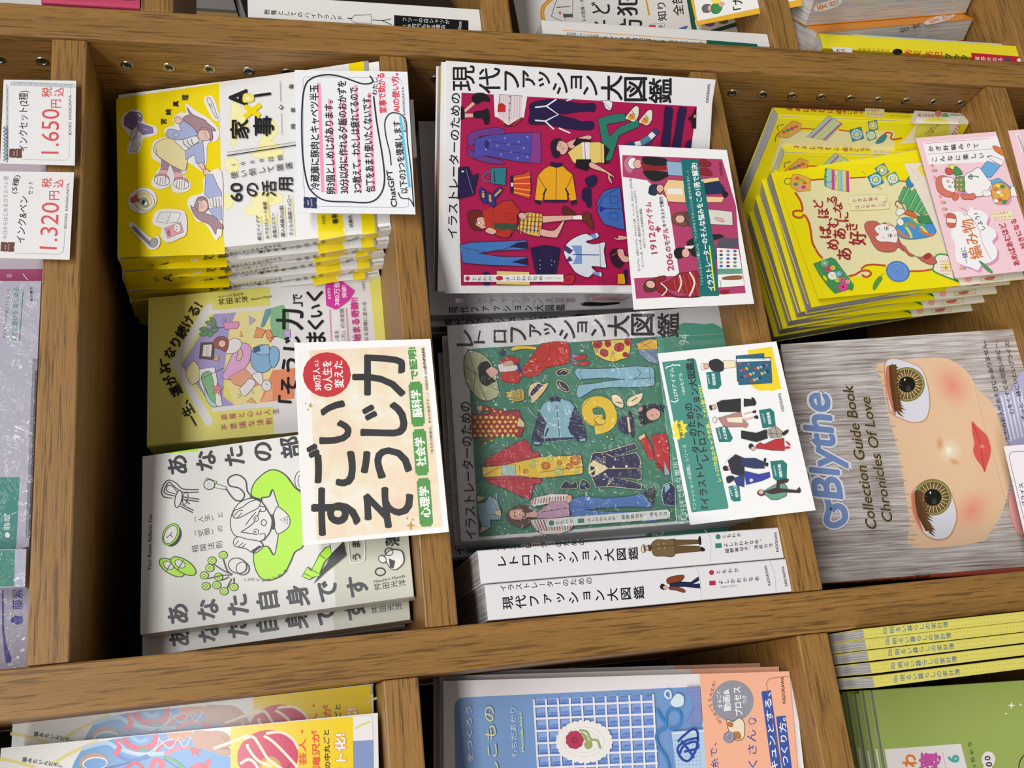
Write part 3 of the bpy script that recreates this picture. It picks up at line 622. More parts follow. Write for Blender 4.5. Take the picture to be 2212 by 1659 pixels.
p.F(GN, '1750,930 1770,920 1850,950 1830,990', 0, DK, 6); p.E('e6e6e4', 1785, 975, 46, 42, 0, DK, 8); p.dots(DK, [(1770+12*i, 955+13*j) for i in range(4) for j in range(4)], 2.5)
p.F('e6e6e4', '1840,965 1930,995 1925,1018 1828,1000', 0, DK, 7); p.L(DK, 11, '1930,1010 1970,1070 2010,1108 2060,1110 2085,1060 2040,1005 1960,985 1945,930 1990,895 2040,895 2095,940 2110,1030 2150,1078', 1)
p.E(DK, 1480, 1418, 62, 92, 28); p.E(GN, 1458, 1400, 66, 98, 28, DK, 6); p.E('e6e6e4', 1455, 1402, 50, 84, 28, DK, 6); p.L(DK, 7, '1420,1430 1455,1400 1470,1380'); p.L(DK, 7, '1455,1400 1470,1425')
p.view('z')
for cx, cy in ((373, 1226), (398, 1223)):
    p.E(GN, cx-2, cy, 31, 14, 32, DK, 2); p.E('e6e6e4', cx-9, cy-5, 12, 8, 30, DK, 1.6); p.L(DK, 2, [(cx-14, cy+8), (cx-2, cy-12)])
for cx, cy in ((458, 1211), (482, 1199), (441, 1243), (472, 1246), (445, 1266), (468, 1264), (484, 1277), (505, 1268), (453, 1227)):
    p.E(GN, cx, cy, 9, 8, 0, DK, 1.6); p.E('e6e6e4', cx, cy, 3.2, 2.6, 0, DK, 1)
for q in ('482,1208 490,1232 500,1240', '460,1218 485,1234 502,1240', '448,1250 480,1243 500,1242', '478,1254 495,1246', '490,1270 500,1250', '505,1262 505,1248'): p.L(DK, 2.2, q, 1)
p.E('e6e6e4', 513, 1222, 20, 16, 20, DK, 2.2); p.E(None, 524, 1228, 14, 14, 0, DK, 2)
p.view('j')
p.F(GN, '170,1065 195,960 290,870 370,850 460,895 540,1000 600,1065 640,1300 610,1495 540,1550 500,1640 440,1740 330,1790 250,1770 200,1680 190,1560 250,1515 310,1505 365,1575 400,1395 380,1350 350,1300 350,1240 400,1170 380,1100 350,1015 320,1075 260,1085 245,1110', 1, DK, 9)
p.F('e6e6e4', '400,1165 480,1230 500,1290 480,1345 400,1395 370,1350 355,1270 370,1200', 1, DK, 8); p.F(DK, '335,1235 365,1250 372,1340 345,1350', 1); p.F('e6e6e4', '415,1275 480,1245 478,1310', 0, DK, 6); p.E(None, 458, 1275, 8, 8, 0, DK, 4)
p.F('e6e6e4', '20,1190 100,1110 230,1100 320,1220 345,1290 320,1390 240,1460 120,1440 20,1400 -10,1300', 1, DK, 8)
p.F('e6e6e4', '160,1120 245,1105 230,1170 150,1215 60,1260 15,1250 20,1200 90,1170', 1, DK, 8); p.F('e6e6e4', '195,1560 265,1510 240,1460 130,1440 60,1420 20,1450 30,1500 120,1520', 1, DK, 8)
for q in ('20,1245 60,1200 100,1195', '45,1262 90,1215', '35,1490 60,1450', '60,1505 100,1470', '90,1515 120,1480'): p.L(DK, 7, q, 1)
p.F(DK, '150,1080 175,1072 260,1100 250,1130 235,1118', 0); p.F(DK, '165,1540 190,1560 265,1500 235,1495', 0)
p.L(DK, 8, '80,1380 190,1300 250,1180', 1); p.L(DK, 8, '80,1380 210,1400'); p.L(DK, 7, '120,1320 180,1240 210,1210', 1)
for y in (1265, 1378): p.E('e6e6e4', 210, y, 20, 24, 0, DK, 6); p.E(DK, 206, y, 7, 8)
p.E(None, 275, 1300, 22, 26, 0, DK, 7); p.L(DK, 7, '240,1160 290,1170 280,1205 230,1200', 1); p.L(DK, 7, '240,1400 285,1395 280,1450', 1)
p.E('e6e6e4', 590, 940, 50, 80, 0, DK, 7); p.E('e6e6e4', 595, 945, 28, 55, 0, DK, 6)
p.view('z'); p.F(GN, '652,1245 664,1225 672,1233 690,1198 702,1184 712,1180 718,1196 700,1215 690,1240 668,1252', 0, DK, 2)
for q in ('664,1225 690,1240', '690,1198 704,1208', '656,1238 676,1248'): p.L(DK, 1.5, q)
p.F(DK, '676,1262 705,1218 724,1180 742,1172 748,1200 730,1215 705,1235'); p.F('e6e6e4', '716,1196 740,1172 732,1158 712,1168', 0, DK, 1.6); p.F(GN, '652,1247 668,1245 690,1238 690,1244', 0)
p.L('eeeee8', 2.4, '753,1166 754,1196 758,1214 770,1216 784,1212 788,1200 786,1166', 1); p.T('う ま', 770, 1210, 768, 1168, 17, DK, 0.02)
p.K('落', 832, 862, 1152, 1180, DK, 0.02)
p.F('efefed', '832,1200 846,1188 866,1190 872,1204 870,1218 856,1230 844,1228 836,1216', 1, DK, 2); p.E(None, 840, 1192, 9, 8, 0, DK, 2); p.F(DK, '840,1206 854,1212 850,1228 842,1226'); p.E('efefed', 826, 1208, 9, 7, 40, DK, 2)
for i, ch in enumerate('このぐちゃぐちゃ'): p.K(ch, 531+i*12-3+0, 537+i*12, 1252-[0, 1, 0, -2, 0, 4, 9, 18][i]-3, 1252-[0, 1, 0, -2, 0, 4, 9, 18][i]+3, DK, 0.0)
p.done()
for i, (dx, dz) in enumerate(((-0.0135, 0.001), (-0.012, -0.001), (-0.0145, 0), (-0.013, 0.0))):
    dup(D.root, (dx+0.006*0, 0.0195*(i+1), dz), ['white paperback with green sweater art, second in its row from the front', 'white paperback with green sweater art, third in its row', 'white paperback with green sweater art, fourth in its row, shaded', 'white paperback with green sweater art, last in its row'][i])
# ---------------------------------------------------------------- crimson fashion book
FT = 'ffffff'
LN = '2a1828'; SK = 'e2b0a0'; NV = '241848'; MG = 'ad1450'
p = front(B); p.view('z'); p.slab('front_jacket', '961,634 963,131 1546,172 1477,630', 0.0003, 'ececee')
p.part('crimson_panel'); p.F(MG, '997,200 1505.5,230 1492,325 1462,616 996,617 991,420')
p.part('title_lettering').view('b'); p.K('現', 1890, 2075, 560, 775, K0, 0.015)
p.view('e'); p.K('代', -55, 112, 540, 745, K0, 0.015)
for c_, x0, x1, y0, y1 in (('フ', 148, 262, 565, 718), ('ァ', 292, 390, 560, 692), ('ッ', 418, 508, 570, 690), ('シ', 532, 648, 578, 750), ('ョ', 675, 765, 605, 706), ('ン', 775, 885, 603, 760), ('大', 917, 1085, 602, 797), ('図', 1102, 1280, 617, 803), ('鑑', 1297, 1475, 625, 820)):
    p.K(c_, x0, x1, y0, y1, K0, 0.02)
p.T('KADOKAWA', 1760, 815, 1775, 670, 24, K0, 0.01)
p.view('d'); p.T('イラストレーターのための', 1882, 450, 1912, -785, 82, K0, 0.012)
p.part('fashion_drawings').view('b')
p.F(SK, '1985,935 2065,860 2090,880 1992,965', 0, LN); p.F('1c1420', '2050,850 2075,800 2150,795 2195,830 2200,868 2150,862 2105,885 2080,885', 1, LN); p.F(SK, '1990,965 2070,968 2070,1000 1990,1005', 0, LN); p.F('1c1420', '2070,955 2140,945 2190,930 2200,1040 2165,1062 2140,1010 2072,1005', 1, LN); p.F('1c1420', '1957,905 1985,920 1992,1010 1955,1025')
p.F('6c3a8c', '2045,1130 2225,1090 2320,1100 2330,1140 2240,1170 2130,1160 2060,1240 2010,1220', 1, LN); p.F('6c3a8c', '2010,1250 2070,1300 2200,1340 2310,1370 2315,1400 2180,1390 2060,1350 2025,1330', 1, LN)
p.view('e'); p.F('4c4aa4', '-90,1110 0,1080 200,1060 430,1055 440,1200 430,1300 260,1290 0,1240 -100,1260', 0, LN); p.F('8a3a8c', '360,1058 430,1055 440,1200 432,1302 345,1293 360,1200', 0, LN, 3); p.dots('8886c8', [(x, y) for x, y in ((30, 1120), (90, 1160), (150, 1100), (200, 1210), (120, 1230), (260, 1130), (300, 1180), (250, 1260), (330, 1090), (330, 1250), (0, 1190), (180, 1150))], 9)
p.L(LN, 3, '0,1120 200,1150 350,1145'); p.L(LN, 3, '0,1180 350,1230'); p.E('2c2a68', 5, 1150, 20, 30)
p.F('e6d4d6', '105,752 290,765 300,890 285,935 235,965 180,1000 110,960 75,920 105,880', 0, LN); p.F('f0e6ea', '60,750 105,752 95,940 70,930'); p.F('f0e6ea', '290,765 328,770 300,940 285,935')
for x in range(115, 290, 22): p.L('b8a0c0', 3, [(x, 755), (x-2, 940)])
p.L('3a4a88', 3, '195,760 185,980'); p.dots(K0, [(190, 770), (188, 825), (184, 880), (182, 940)], 5)
p.F('c8282c', '98,835 125,822 152,840 152,890 92,890', 0, LN); p.F('c8282c', '75,928 135,965 150,1000 205,1003 235,965 290,935 285,950 225,1005 140,1005', 0, LN)
p.F(NV, '360,822 520,790 640,805 765,825 862,825 860,885 780,885 640,905 570,912 700,945 760,968 850,968 850,1028 750,1035 600,1015 470,990 345,985 350,900', 1, LN)
for q in ('390,855 480,845 575,912 470,965 390,958', '480,845 560,790', '470,965 540,1030', '640,803 700,780', '580,1020 670,1060'): p.L('e8e8ee', 12, q)
p.F('e8e8ee', '920,800 1000,810 1003,850 985,880 950,860 935,820', 1, LN); p.L(LN, 3, '940,820 990,870')
p.F('2c7a6a', '890,945 1000,912 1105,902 1112,965 990,985 960,995 985,1090 1060,1010 1205,950 1225,1005 1060,1080 1000,1270 945,1290 930,1200 920,1120', 0, LN)
for cx, cy in ((1168, 905), (1275, 935)):
    p.F('e8e0d0', [(cx-60, cy+35), (cx-20, cy-20), (cx+20, cy-60), (cx+48, cy-50), (cx+45, cy+20), (cx+10, cy+65), (cx-30, cy+50)], 1, LN); p.F('d89a3c', [(cx-40, cy+30), (cx+5, cy-10), (cx+20, cy+40), (cx-10, cy+50)], 1); p.L('4a9a90', 6, [(cx-10, cy-25), (cx+20, cy+10)]); p.L(LN, 4, [(cx-30, cy), (cx+5, cy+30)])
p.F('2a4a80', '1100,1165 1130,1135 1200,1130 1250,1120 1345,1020 1378,1048 1300,1150 1200,1165', 0, LN); p.F('e6ecf0', '1180,1130 1225,1122 1240,1155 1190,1160'); p.F('e6ecf0', '1290,1078 1320,1048 1352,1078 1315,1112'); p.F('4c8ca0', '1225,1118 1290,1078 1315,1110 1250,1160')
p.F(NV, '1425,860 1450,852 1485,865 1478,960 1455,1185 1393,1180 1415,1000', 1, LN); p.F(NV, '1535,865 1570,856 1596,870 1570,1000 1540,1188 1480,1185 1505,1050', 1, LN); p.F('20141c', '1605,945 1640,915 1675,850 1672,1025 1640,1020 1635,965'); p.F('d8a040', '1655,915 1672,915 1670,938 1653,938'); p.F(NV, '1585,1165 1600,1125 1640,1105 1632,1190')
p.F(SK, '700,1110 800,1078 838,1085 830,1110 740,1150 700,1185 650,1170 640,1140', 1, LN)
p.F('241a20', '690,1150 720,1100 830,1110 850,1150 740,1185', 0)
p.F('e6cc72', '650,1215 720,1160 760,1135 900,1130 940,1150 945,1300 900,1295 830,1310 760,1290 720,1310 690,1290', 0, LN); p.F('e8e8ec', '762,1133 820,1132 825,1300 775,1292'); p.L('a8302c', 5, '785,1133 792,1290'); p.L(LN, 3, '915,1140 920,1300')
p.F('20181e', '940,1150 985,1190 950,1270 990,1295 940,1310'); p.F('1c161c', '720,1270 835,1270 838,1330 800,1360 708,1330', 0, LN)
p.F(SK, '838,1290 960,1360 1015,1400 1018,1415 985,1400 1005,1450 995,1460 970,1420 960,1380 830,1335', 1, LN)
p.F(SK, '545,1140 590,1120 640,1140 655,1180 630,1225 600,1230 560,1200', 1, LN); p.F('281c30', '515,1160 530,1118 570,1103 600,1110 575,1130 560,1190 590,1215 570,1255 535,1245 520,1200', 1, LN); p.L(LN, 4, '580,1160 600,1165'); p.L(LN, 4, '585,1130 592,1150'); p.L(LN, 4, '605,1185 625,1178'); p.L(K0, 9, '712,1120 728,1145')
p.F('e8a81c', '515,1315 610,1318 640,1350 690,1390 722,1590 668,1600 640,1500 648,1592 462,1592 472,1500 448,1600 388,1590 410,1400 460,1345', 0, LN); p.F(NV, '520,1290 560,1300 608,1300 605,1325 560,1335 512,1322', 0, LN); p.L(LN, 4, '560,1330 556,1590')
p.F(NV, '462,1592 648,1592 648,1612 464,1612'); p.F(NV, '388,1590 440,1602 430,1632 390,1615'); p.F(NV, '675,1602 722,1592 720,1622 680,1635'); p.R(NV, 455, 1555, 480, 1500, 12); p.R(NV, 660, 1555, 632, 1500, 12); p.L(LN, 4, '412,1400 472,1500'); p.L(LN, 4, '690,1395 640,1500')
p.F('2c7a88', '35,1340 160,1333 156,1475 38,1460', 0, LN); p.L(LN, 7, '65,1360 70,1450'); p.L('2c7a88', 9, '38,1365 0,1375 -25,1410 0,1445 35,1440', 1)
p.F('d4482c', '200,1400 300,1385 350,1358 358,1500 345,1585 205,1540', 0, LN)
for k in (0.2, 0.45, 0.7, 0.9): p.L('f0b040', 9, [(205, 1400+140*k), (352, 1365+215*k)])
p.L(NV, 26, '205,1400 208,1538'); p.L('e8e8ee', 16, '206,1455 208,1485')
p.F(NV, '790,1430 830,1402 875,1400 880,1450 850,1488 810,1480', 1, LN); p.F(NV, '775,1505 830,1500 835,1560 835,1640 810,1650 795,1610 765,1580', 1, LN)
p.F('3c68b4', '880,1610 940,1520 1060,1485 1065,1659 885,1659', 0, LN)
p.view('b'); p.F(NV, '1935,1430 2020,1420 2050,1500 2110,1480 2070,1660 1930,1700', 0, LN); p.L('8a80b0', 4, '2000,1440 2060,1650'); p.E('e8e8f0', 1973, 1463, 12, 7)
p.view('d')
for x, y, a in ((2150, 90, 75), (2210, 120, 60)):
    p.E('2c3480', x, y, 72, 30, a, LN); p.R('e0a030', x-5, y-38, x, y+20, 20)
p.L('1c1840', 6, '2115,55 2185,70'); p.L('1c1840', 6, '2120,110 2185,110')
p.view('g'); p.E('2c3480', 85, 65, 62, 24, -50, LN); p.R('e0a030', 70, 85, 120, 35, 16)
p.F('b83226', '-60,300 20,220 60,180 130,130 200,118 275,205 245,240 250,300 190,412 110,415 40,380', 0, LN); p.L(LN, 3, '160,225 220,225 222,275 160,275 160,225'); p.F('b83226', '75,370 190,350 195,395 160,418 80,400', 1, LN)
p.F('3a5038', '60,300 240,305 245,360 70,345')
p.F('d8b04c', '262,225 350,215 448,230 448,300 430,412 340,395 245,350 270,290', 0, LN)
for k in range(6): p.L('a03a2c' if k % 2 else '2c4a58', 7, [(275+30*k, 222), (262+30*k, 378)])
for k in range(4): p.L('2c4a58' if k % 2 else 'a03a2c', 7, [(262, 250+32*k), (446, 255+38*k)])
for k in range(5): p.L('f2e8c8', 3, [(290+30*k, 222), (277+30*k, 385)])
p.F(SK, '448,245 700,240 770,240 770,270 690,275 450,300', 0, LN); p.F(SK, '435,350 540,360 610,285 620,300 575,400 545,418 435,400', 1, LN); p.F('f0eef0', '690,240 775,238 775,275 692,275', 0, LN); p.F('5c2418', '615,175 640,172 700,215 715,240 660,238 610,225', 1, LN); p.F('6c3020', '768,225 830,225 835,260 852,300 850,350 830,345 790,290 770,285', 1, LN)
p.E(SK, 290, 245, 34, 26, 20, LN)
p.view('d')
p.F('6c2418', '2015,250 2040,220 2100,215 2140,240 2180,310 2160,370 2120,385 2060,375 2030,330', 1, LN); p.F(SK, '2085,290 2130,270 2170,290 2200,330 2150,372 2100,350 2075,330', 1, LN); p.L('6c2418', 14, '2050,240 2090,300 2060,360', 1); p.E('f4f0f0', 2112, 322, 12, 12, 0, LN, 3); p.L('a02838', 8, '2150,340 2162,348'); p.F('b83226', '2140,225 2230,180 2230,400 2170,370', 0); p.F(SK, '2165,395 2200,360 2260,390 2230,420', 1, LN, 3)
p.view('z'); p.F('4478c0', '993,530 1015,524 1060,522 1137,519 1140,539 1080,541 1030,547 1080,554 1138,555 1140,575 1060,573 1000,568', 0, LN, 1.2); p.L(LN, 1, '1000,535 1050,545 1136,528'); p.F(NV, '1118,524 1138,522 1139,538 1100,533'); p.F(NV, '1118,562 1138,557 1140,573 1105,566')
p.view('g'); p.F(NV, '355,502 410,490 470,480 540,490 592,502 545,765 410,775', 0, LN); p.L('0e0828', 4, '408,490 425,770'); p.L('0e0828', 4, '545,490 520,765'); p.dots('8c80a8', [(430, 600), (430, 635), (430, 665), (522, 600), (522, 635), (545, 610)], 6)
p.F('dde4f0', '640,470 700,420 790,385 830,400 880,378 898,410 850,432 795,450 860,470 945,455 940,520 950,600 955,655 900,650 840,648 880,690 918,695 915,732 860,700 810,735 720,700 680,650 640,590 620,530', 1, LN); p.F('7c9cd4', '680,480 762,480 765,625 690,630 720,560'); p.F('4a3a80', '632,478 690,520 665,548 625,520', 0, LN); p.F('4a3a80', '665,565 690,600 635,615 640,600', 0, LN); p.L('3a4a88', 8, '690,552 900,556'); p.L(LN, 3, '905,455 912,655'); p.F('7c9cd4', '830,395 875,385 880,425 845,425'); p.F('7c9cd4', '850,685 905,700 900,725 850,705')
p.F('3e6ab8', '882,200 930,100 1050,20 1066,10 1080,130 1105,355 1000,330 940,310 905,250', 0, LN); p.F('24308c', '905,165 955,185 905,220'); p.L(LN, 4, '950,185 1085,190'); p.L(LN, 4, '985,85 1050,90 1055,140 990,145 985,85'); p.L(LN, 4, '985,220 1050,222 1050,275 985,270 985,220')
p.F('30182c', '985,545 1010,512 1045,510 1060,545 1040,590 1090,600 1085,640 1045,655 1005,620', 1, LN); p.F(SK, '1045,515 1090,510 1105,560 1135,570 1135,610 1090,610 1065,580 1050,555', 1, LN); p.L('b04a30', 7, '1000,560 1060,530'); p.F(SK, '1015,410 1050,425 1055,400 1118,410 1120,430 1040,435', 1, LN, 3)
p.F('e6cc80', '85,682 345,690 350,795 80,790', 0, LN); p.F('241850', '-20,690 20,690 25,795 -20,795'); p.F('c03028', '595,780 620,740 650,715 705,725 690,780 640,788', 1, LN); p.E(MG, 650, 755, 30, 18, -20)
p.F('e8a818', '1048,705 1105,705 1108,788 1046,788', 0, LN); p.F(NV, '1095,675 1125,675 1125,790 1110,790')
p.view('z'); p.F('f0f0f0', '1002,594 1217,593 1217,608.5 1002,609'); p.E('c42c48', 1010, 601.5, 5, 5); p.T('ともわか', 1018, 602, 1065, 602, 11, K0, 0.01, v=1, k=0.8); p.E('c42c48', 1079, 601, 8, 5); p.T('よしかわかなめ', 1090, 602, 1174, 601, 11, K0, 0.01, v=1, k=0.8); p.T('（スタイリスト）', 1174, 601, 1215, 601, 7, K0, v=1, k=0.8)
p.done()
p = side(B); p.view('z'); p.T('イラストレーターのための', 1000, 640, 1155, 640, 6, K0, v=1); p.T('現代ファッション大図鑑', 982, 650, 1245, 648, 11, K0, 0.02, v=1)
p.view('g'); p.F('6c3424', '840,900 880,880 1000,872 1015,900 900,915 845,918', 1); p.F('20202c', '960,895 1080,905 1140,875 1145,895 1080,925 970,912', 0); p.E(SK, 840, 905, 14, 10)
p.done()
box('endpaper', (0.0012, 0.172, 0.0007, 0.0062, 0.200, 0.2243), ink('ecdf6a', 0.6), B.root)
box('colour_page', (0.0012, 0.172, 0.0090, 0.0098, 0.200, 0.2243), ink('c07848', 0.6), B.root)
M, o = tiltyaw(-5, -9), bl(0.478, 0.128, -0.5635)
B2 = book('book', 'large crimson fashion book standing straight behind the askew copy', M, o, 0.172, 0.225, 0.0215, 'dadadc', rough=0.35, group='large crimson fashion books', r=0.0015)
p = side(B2); p.view('z'); p.T('現代ファッション大図鑑', 968, 670, 1222, 664, 14, K0, 0.02, v=1); p.view('g'); p.F('181c2c', '750,950 800,930 930,935 1050,930 1055,945 930,960 800,962', 1); p.E(SK, 760, 945, 14, 9); p.done()
p = front(B2); p.view('z'); p.F(MG, '1010,215 1490,240 1440,600 1005,600'); p.done()
dup(B2.root, (-0.001, 0.0235, 0), 'large crimson fashion book, third in its row, its spine shaded')
dup(B2.root, (0.002, 0.047, 0), 'large crimson fashion book, last in its row in the dark')
# ---------------------------------------------------------------- green retro fashion book
LN = '20242c'; GR_ = '3f8068'
p = front(Cb); p.view('z'); p.slab('front_jacket', '1000,1170 968,704 1567,661 1636,1117', 0.0003, 'e0e0e2')
p.part('green_panel'); p.F(GR_, '1009,754 1418,727 1461,1126 1034,1160')
p.part('paper_band'); p.F('cfd1d3', '1413,672 1567,661 1578,716 1418,727'); p.F('54a088', '1418,727 1578,716 1636,1112 1463,1127'); p.F('54a088', '1462,728 1470,700 1495,698 1520,700 1545,700 1566,724', 1); p.T('94', 1478, 745, 1478, 722, 22, 'd8ebe4'); p.L('9ab8ac', 1, '1461,727 1576,720')
for k in range(7): p.L('8cb8a8', 0.6, [(1456, 740+k*1.6), (1575, 731+k*1.6)])
p.part('title_lettering').view('d'); p.K('レ', 1925, 2062, 1238, 1372, K0, 0.02); p.K('ト', 2068, 2160, 1240, 1350, K0, 0.02)
p.view('g')
for c_, x0, x1, y0, y1 in (('ロ', 62, 162, 1155, 1252), ('フ', 195, 320, 1132, 1250), ('ァ', 345, 440, 1105, 1205), ('ッ', 460, 555, 1100, 1192), ('シ', 583, 708, 1075, 1228), ('ョ', 728, 806, 1088, 1172), ('ン', 838, 950, 1068, 1205), ('大', 970, 1142, 1038, 1205), ('図', 1158, 1338, 1028, 1193), ('鑑', 1365, 1532, 1020, 1210)): p.K(c_, x0, x1, y0, y1, K0, 0.022)
p.T('KADOKAWA', 1892, 1155, 1872, 1015, 20, K0)
p.view('j'); p.T('イラストレーターのための', 2045, 1440, 1992, 268, 92, K0, 0.012)
p.part('fashion_drawings').view('z')
p.F('b4b68c', '1003,775 1012,758 1026,758 1046,768 1062,785 1072,815 1078,850 1066,862 1048,866 1030,858 1014,838 1004,810', 1, LN, 1.5)
for q in ('1026,806 1012,758', '1026,806 1046,768', '1026,806 1066,800', '1026,806 1076,845', '1026,806 1050,864', '1026,806 1022,850', '1026,806 1004,790'): p.L(LN, 1, q)
p.view('g')
p.F('c22c22', '285,1460 350,1380 440,1262 540,1246 640,1246 670,1290 665,1410 600,1435 480,1452 420,1510 350,1530 300,1520', 0, LN); p.L(LN, 3, '360,1400 470,1400 520,1270', 1); p.L(LN, 3, '300,1480 430,1460')
p.F('b458a0', '670,1345 760,1352 760,1392 690,1385', 0, LN); p.F('b458a0', '665,1400 740,1420 790,1405 780,1430 700,1430', 0, LN); p.F('c22c22', '755,1352 790,1350 800,1368 780,1390 700,1390', 1, LN); p.F('c22c22', '780,1400 815,1402 825,1420 790,1440 720,1432', 1, LN)
p.F('c22c22', '108,1540 140,1440 100,1400 180,1360 235,1370 275,1390 230,1440 300,1500 255,1580 150,1570', 0, LN); p.F('e8e4e0', '90,1430 150,1410 215,1430 280,1440 230,1480 110,1490', 0, LN); p.F('2c3c80', '240,1410 262,1410 285,1490 262,1500')
p.F(SK, '-20,1460 30,1440 85,1465 95,1500 50,1530 -10,1520', 1, LN); p.F('141418', '-60,1440 0,1400 40,1440 0,1480 40,1530 80,1560 40,1580 0,1600 -50,1560', 1); p.F(SK, '140,1410 200,1395 215,1425 150,1440', 1, LN, 3)
p.F('e8c83c', '200,1300 250,1280 390,1285 392,1310 300,1305 210,1320', 1, LN); p.F('2c3458', '110,1320 145,1305 155,1355 118,1362', 1)
p.F('ecd054', '840,1245 990,1236 1150,1222 1150,1310 1128,1375 1060,1392 1035,1405 985,1405 930,1385 868,1350', 0, LN)
for x, y, r in ((890, 1270, 38), (970, 1262, 30), (1060, 1290, 42), (1130, 1250, 32), (940, 1335, 36), (1110, 1350, 24)): p.E('b02430', x, y, r, r*0.85, x, LN, 2); p.E('7c1424', x, y, 8, 8)
for q in ('860,1310 900,1300 880,1340', '1000,1310 1030,1340 1000,1350', '1010,1250 1030,1240 1020,1270'): p.F('8cae9c', q)
p.L(LN, 3, '985,1405 1000,1340 1035,1402')
p.F('7c94b0', '1190,1260 1250,1232 1362,1220 1368,1425 1290,1405 1225,1350', 0, LN); p.F('e6b848', '1210,1258 1300,1225 1362,1230 1365,1310 1205,1308', 0, LN); p.L(LN, 3, '1215,1300 1330,1240'); p.L(LN, 3, '1230,1250 1320,1305')
for k in range(7): p.L('40506c', 3, [(1230+k*18, 1330+k*6), (1368, 1315+k*12)])
p.F('8ab8cc', '700,1490 730,1458 840,1462 1000,1458 1200,1440 1320,1450 1340,1480 1345,1580 1330,1600 1200,1610 1000,1610 860,1625 735,1700 718,1640 735,1590 850,1580 960,1560 1130,1545 960,1535 740,1545', 0, LN); p.L(LN, 4, '1130,1545 1335,1535'); p.L(LN, 3, '1300,1455 1310,1595'); p.L(LN, 3, '760,1462 740,1500 765,1540', 0); p.L(LN, 4, '1200,1460 1230,1500 1160,1560', 1)
p.E('242448', 610, 1490, 52, 28, -8, 'd8c890', 5); p.E('242448', 612, 1600, 62, 30, 40, 'd8c890', 5); p.L('d8c890', 6, '585,1490 620,1470 650,1488'); p.L('d8c890', 6, '580,1570 600,1610 640,1630')
p.view('m')
p.F('e8cf9c', '520,180 535,120 590,95 640,110 682,95 660,150 600,220 550,265 540,215', 1, LN); p.F('22244c', '570,130 600,105 640,120 600,160 550,205 530,190', 0)
p.F('c8b048', '385,165 430,150 482,152 484,235 400,248 375,220 330,215 350,195 335,170', 1, LN)
for x in range(395, 480, 22):
    for y in range(165, 240, 22): p.E(None, x, y, 8, 8, 0, '5c5020', 3)
p.F('a0242c', '68,350 210,345 230,325 112,318 105,285 160,280 330,320 450,318 462,370 490,410 488,455 462,530 345,510 240,535 130,592 150,570 225,522 75,540', 0, LN)
p.dots('e8cc3c', [(95+44*i+(22 if j % 2 else 0), 375+36*j) for i in range(8) for j in range(5) if 350 < 375+36*j < 525], 15, 4); p.dots('e8cc3c', [(140, 305), (190, 310), (250, 325), (300, 330), (230, 560), (180, 580)], 11, 4)
p.F('e0cc98', '108,285 155,280 150,325 112,318', 0, LN); p.F('e0cc98', '445,372 492,420 488,455 430,445', 0, LN); p.L(LN, 3, '300,430 430,420')
p.F('242850', '612,320 660,420 670,480 640,560 605,595 560,590 550,545 570,460 590,380', 1, LN); p.F('242850', '885,290 940,380 985,530 970,560 925,570 900,540 840,460 850,390', 1, LN)
p.F('8ab8c8', '605,325 640,265 700,232 775,222 850,245 890,290 850,390 845,470 885,530 640,545 645,480 665,420', 0, LN); p.F('242850', '685,222 730,208 780,222 775,250 740,240 700,252', 0, LN); p.L(LN, 5, '745,245 772,560'); p.dots('e0e8e8', [(748, 265), (756, 320), (762, 382), (768, 454), (775, 524)], 7)
p.F('242850', '645,540 885,530 882,552 650,570', 0, '8ab8c8', 4); p.R('242850', 652, 530, 680, 458, 13); p.R('242850', 868, 515, 838, 445, 13); p.F('8ab8c8', '560,570 615,572 612,590 565,588'); p.F('8ab8c8', '925,550 975,540 975,560 935,568')
p.L('e8c430', 88, '1115,395 1030,395 990,340 1000,275 1070,250 1140,270 1175,330 1180,400 1130,450 1050,468', 1); p.E('e8c430', 1090, 400, 45, 30, 20, LN, 3); p.dots(K0, [(1108, 385), (1060, 410)], 5); p.L(LN, 3, '1010,225 950,300 960,380 1020,430', 1); p.L(LN, 3, '1060,285 1110,300 1135,350', 1)
p.F('ecdcb4', '1185,200 1240,200 1278,255 1270,300 1225,285 1195,255', 1, LN); p.F('ecdcb4', '1305,250 1330,215 1420,180 1432,205 1400,260 1340,288 1308,280', 1, LN); p.L(LN, 6, '1215,255 1270,262'); p.L(LN, 6, '1345,245 1390,215')
p.F('242850', '1240,400 1262,375 1310,372 1325,495 1270,495 1240,465', 1, LN); p.F('242850', '1318,345 1340,340 1365,430 1362,520 1342,522', 1, LN); p.F('e8cf9c', '1305,373 1322,372 1338,492 1322,496')
for a, b in (((1150, 530), (1195, 500)), ((1185, 548), (1218, 508))): p.L(LN, 4, [a, b]); p.E('e8d8a0', a[0], a[1], 9, 9, 0, LN, 3)
p.F('18181c', '1400,330 1440,280 1530,270 1560,310 1520,400 1480,425 1420,430 1400,390', 1); p.F(SK, '1465,330 1520,300 1570,330 1560,380 1500,400 1465,370', 1, LN); p.F('242850', '1560,270 1605,280 1600,340 1575,320', 0); p.E('d890a8', 1415, 310, 22, 14, -50); p.L(LN, 4, '1500,350 1515,365'); p.L('c03040', 7, '1540,355 1552,350')
p.F('c02c2c', '1398,530 1448,500 1500,600 1530,700 1490,720 1440,620', 0, LN); p.F('e8cf9c', '1396,530 1446,500 1455,530 1408,558', 0, LN); p.F('c02c2c', '1500,515 1620,498 1640,600 1650,830 1600,820 1520,690 1545,780', 0, LN); p.F('9cb0bc', '1600,720 1650,830 1605,835', 0, LN); p.dots('e8d8a0', [(1565, 570), (1620, 565), (1555, 680), (1630, 620)], 7)
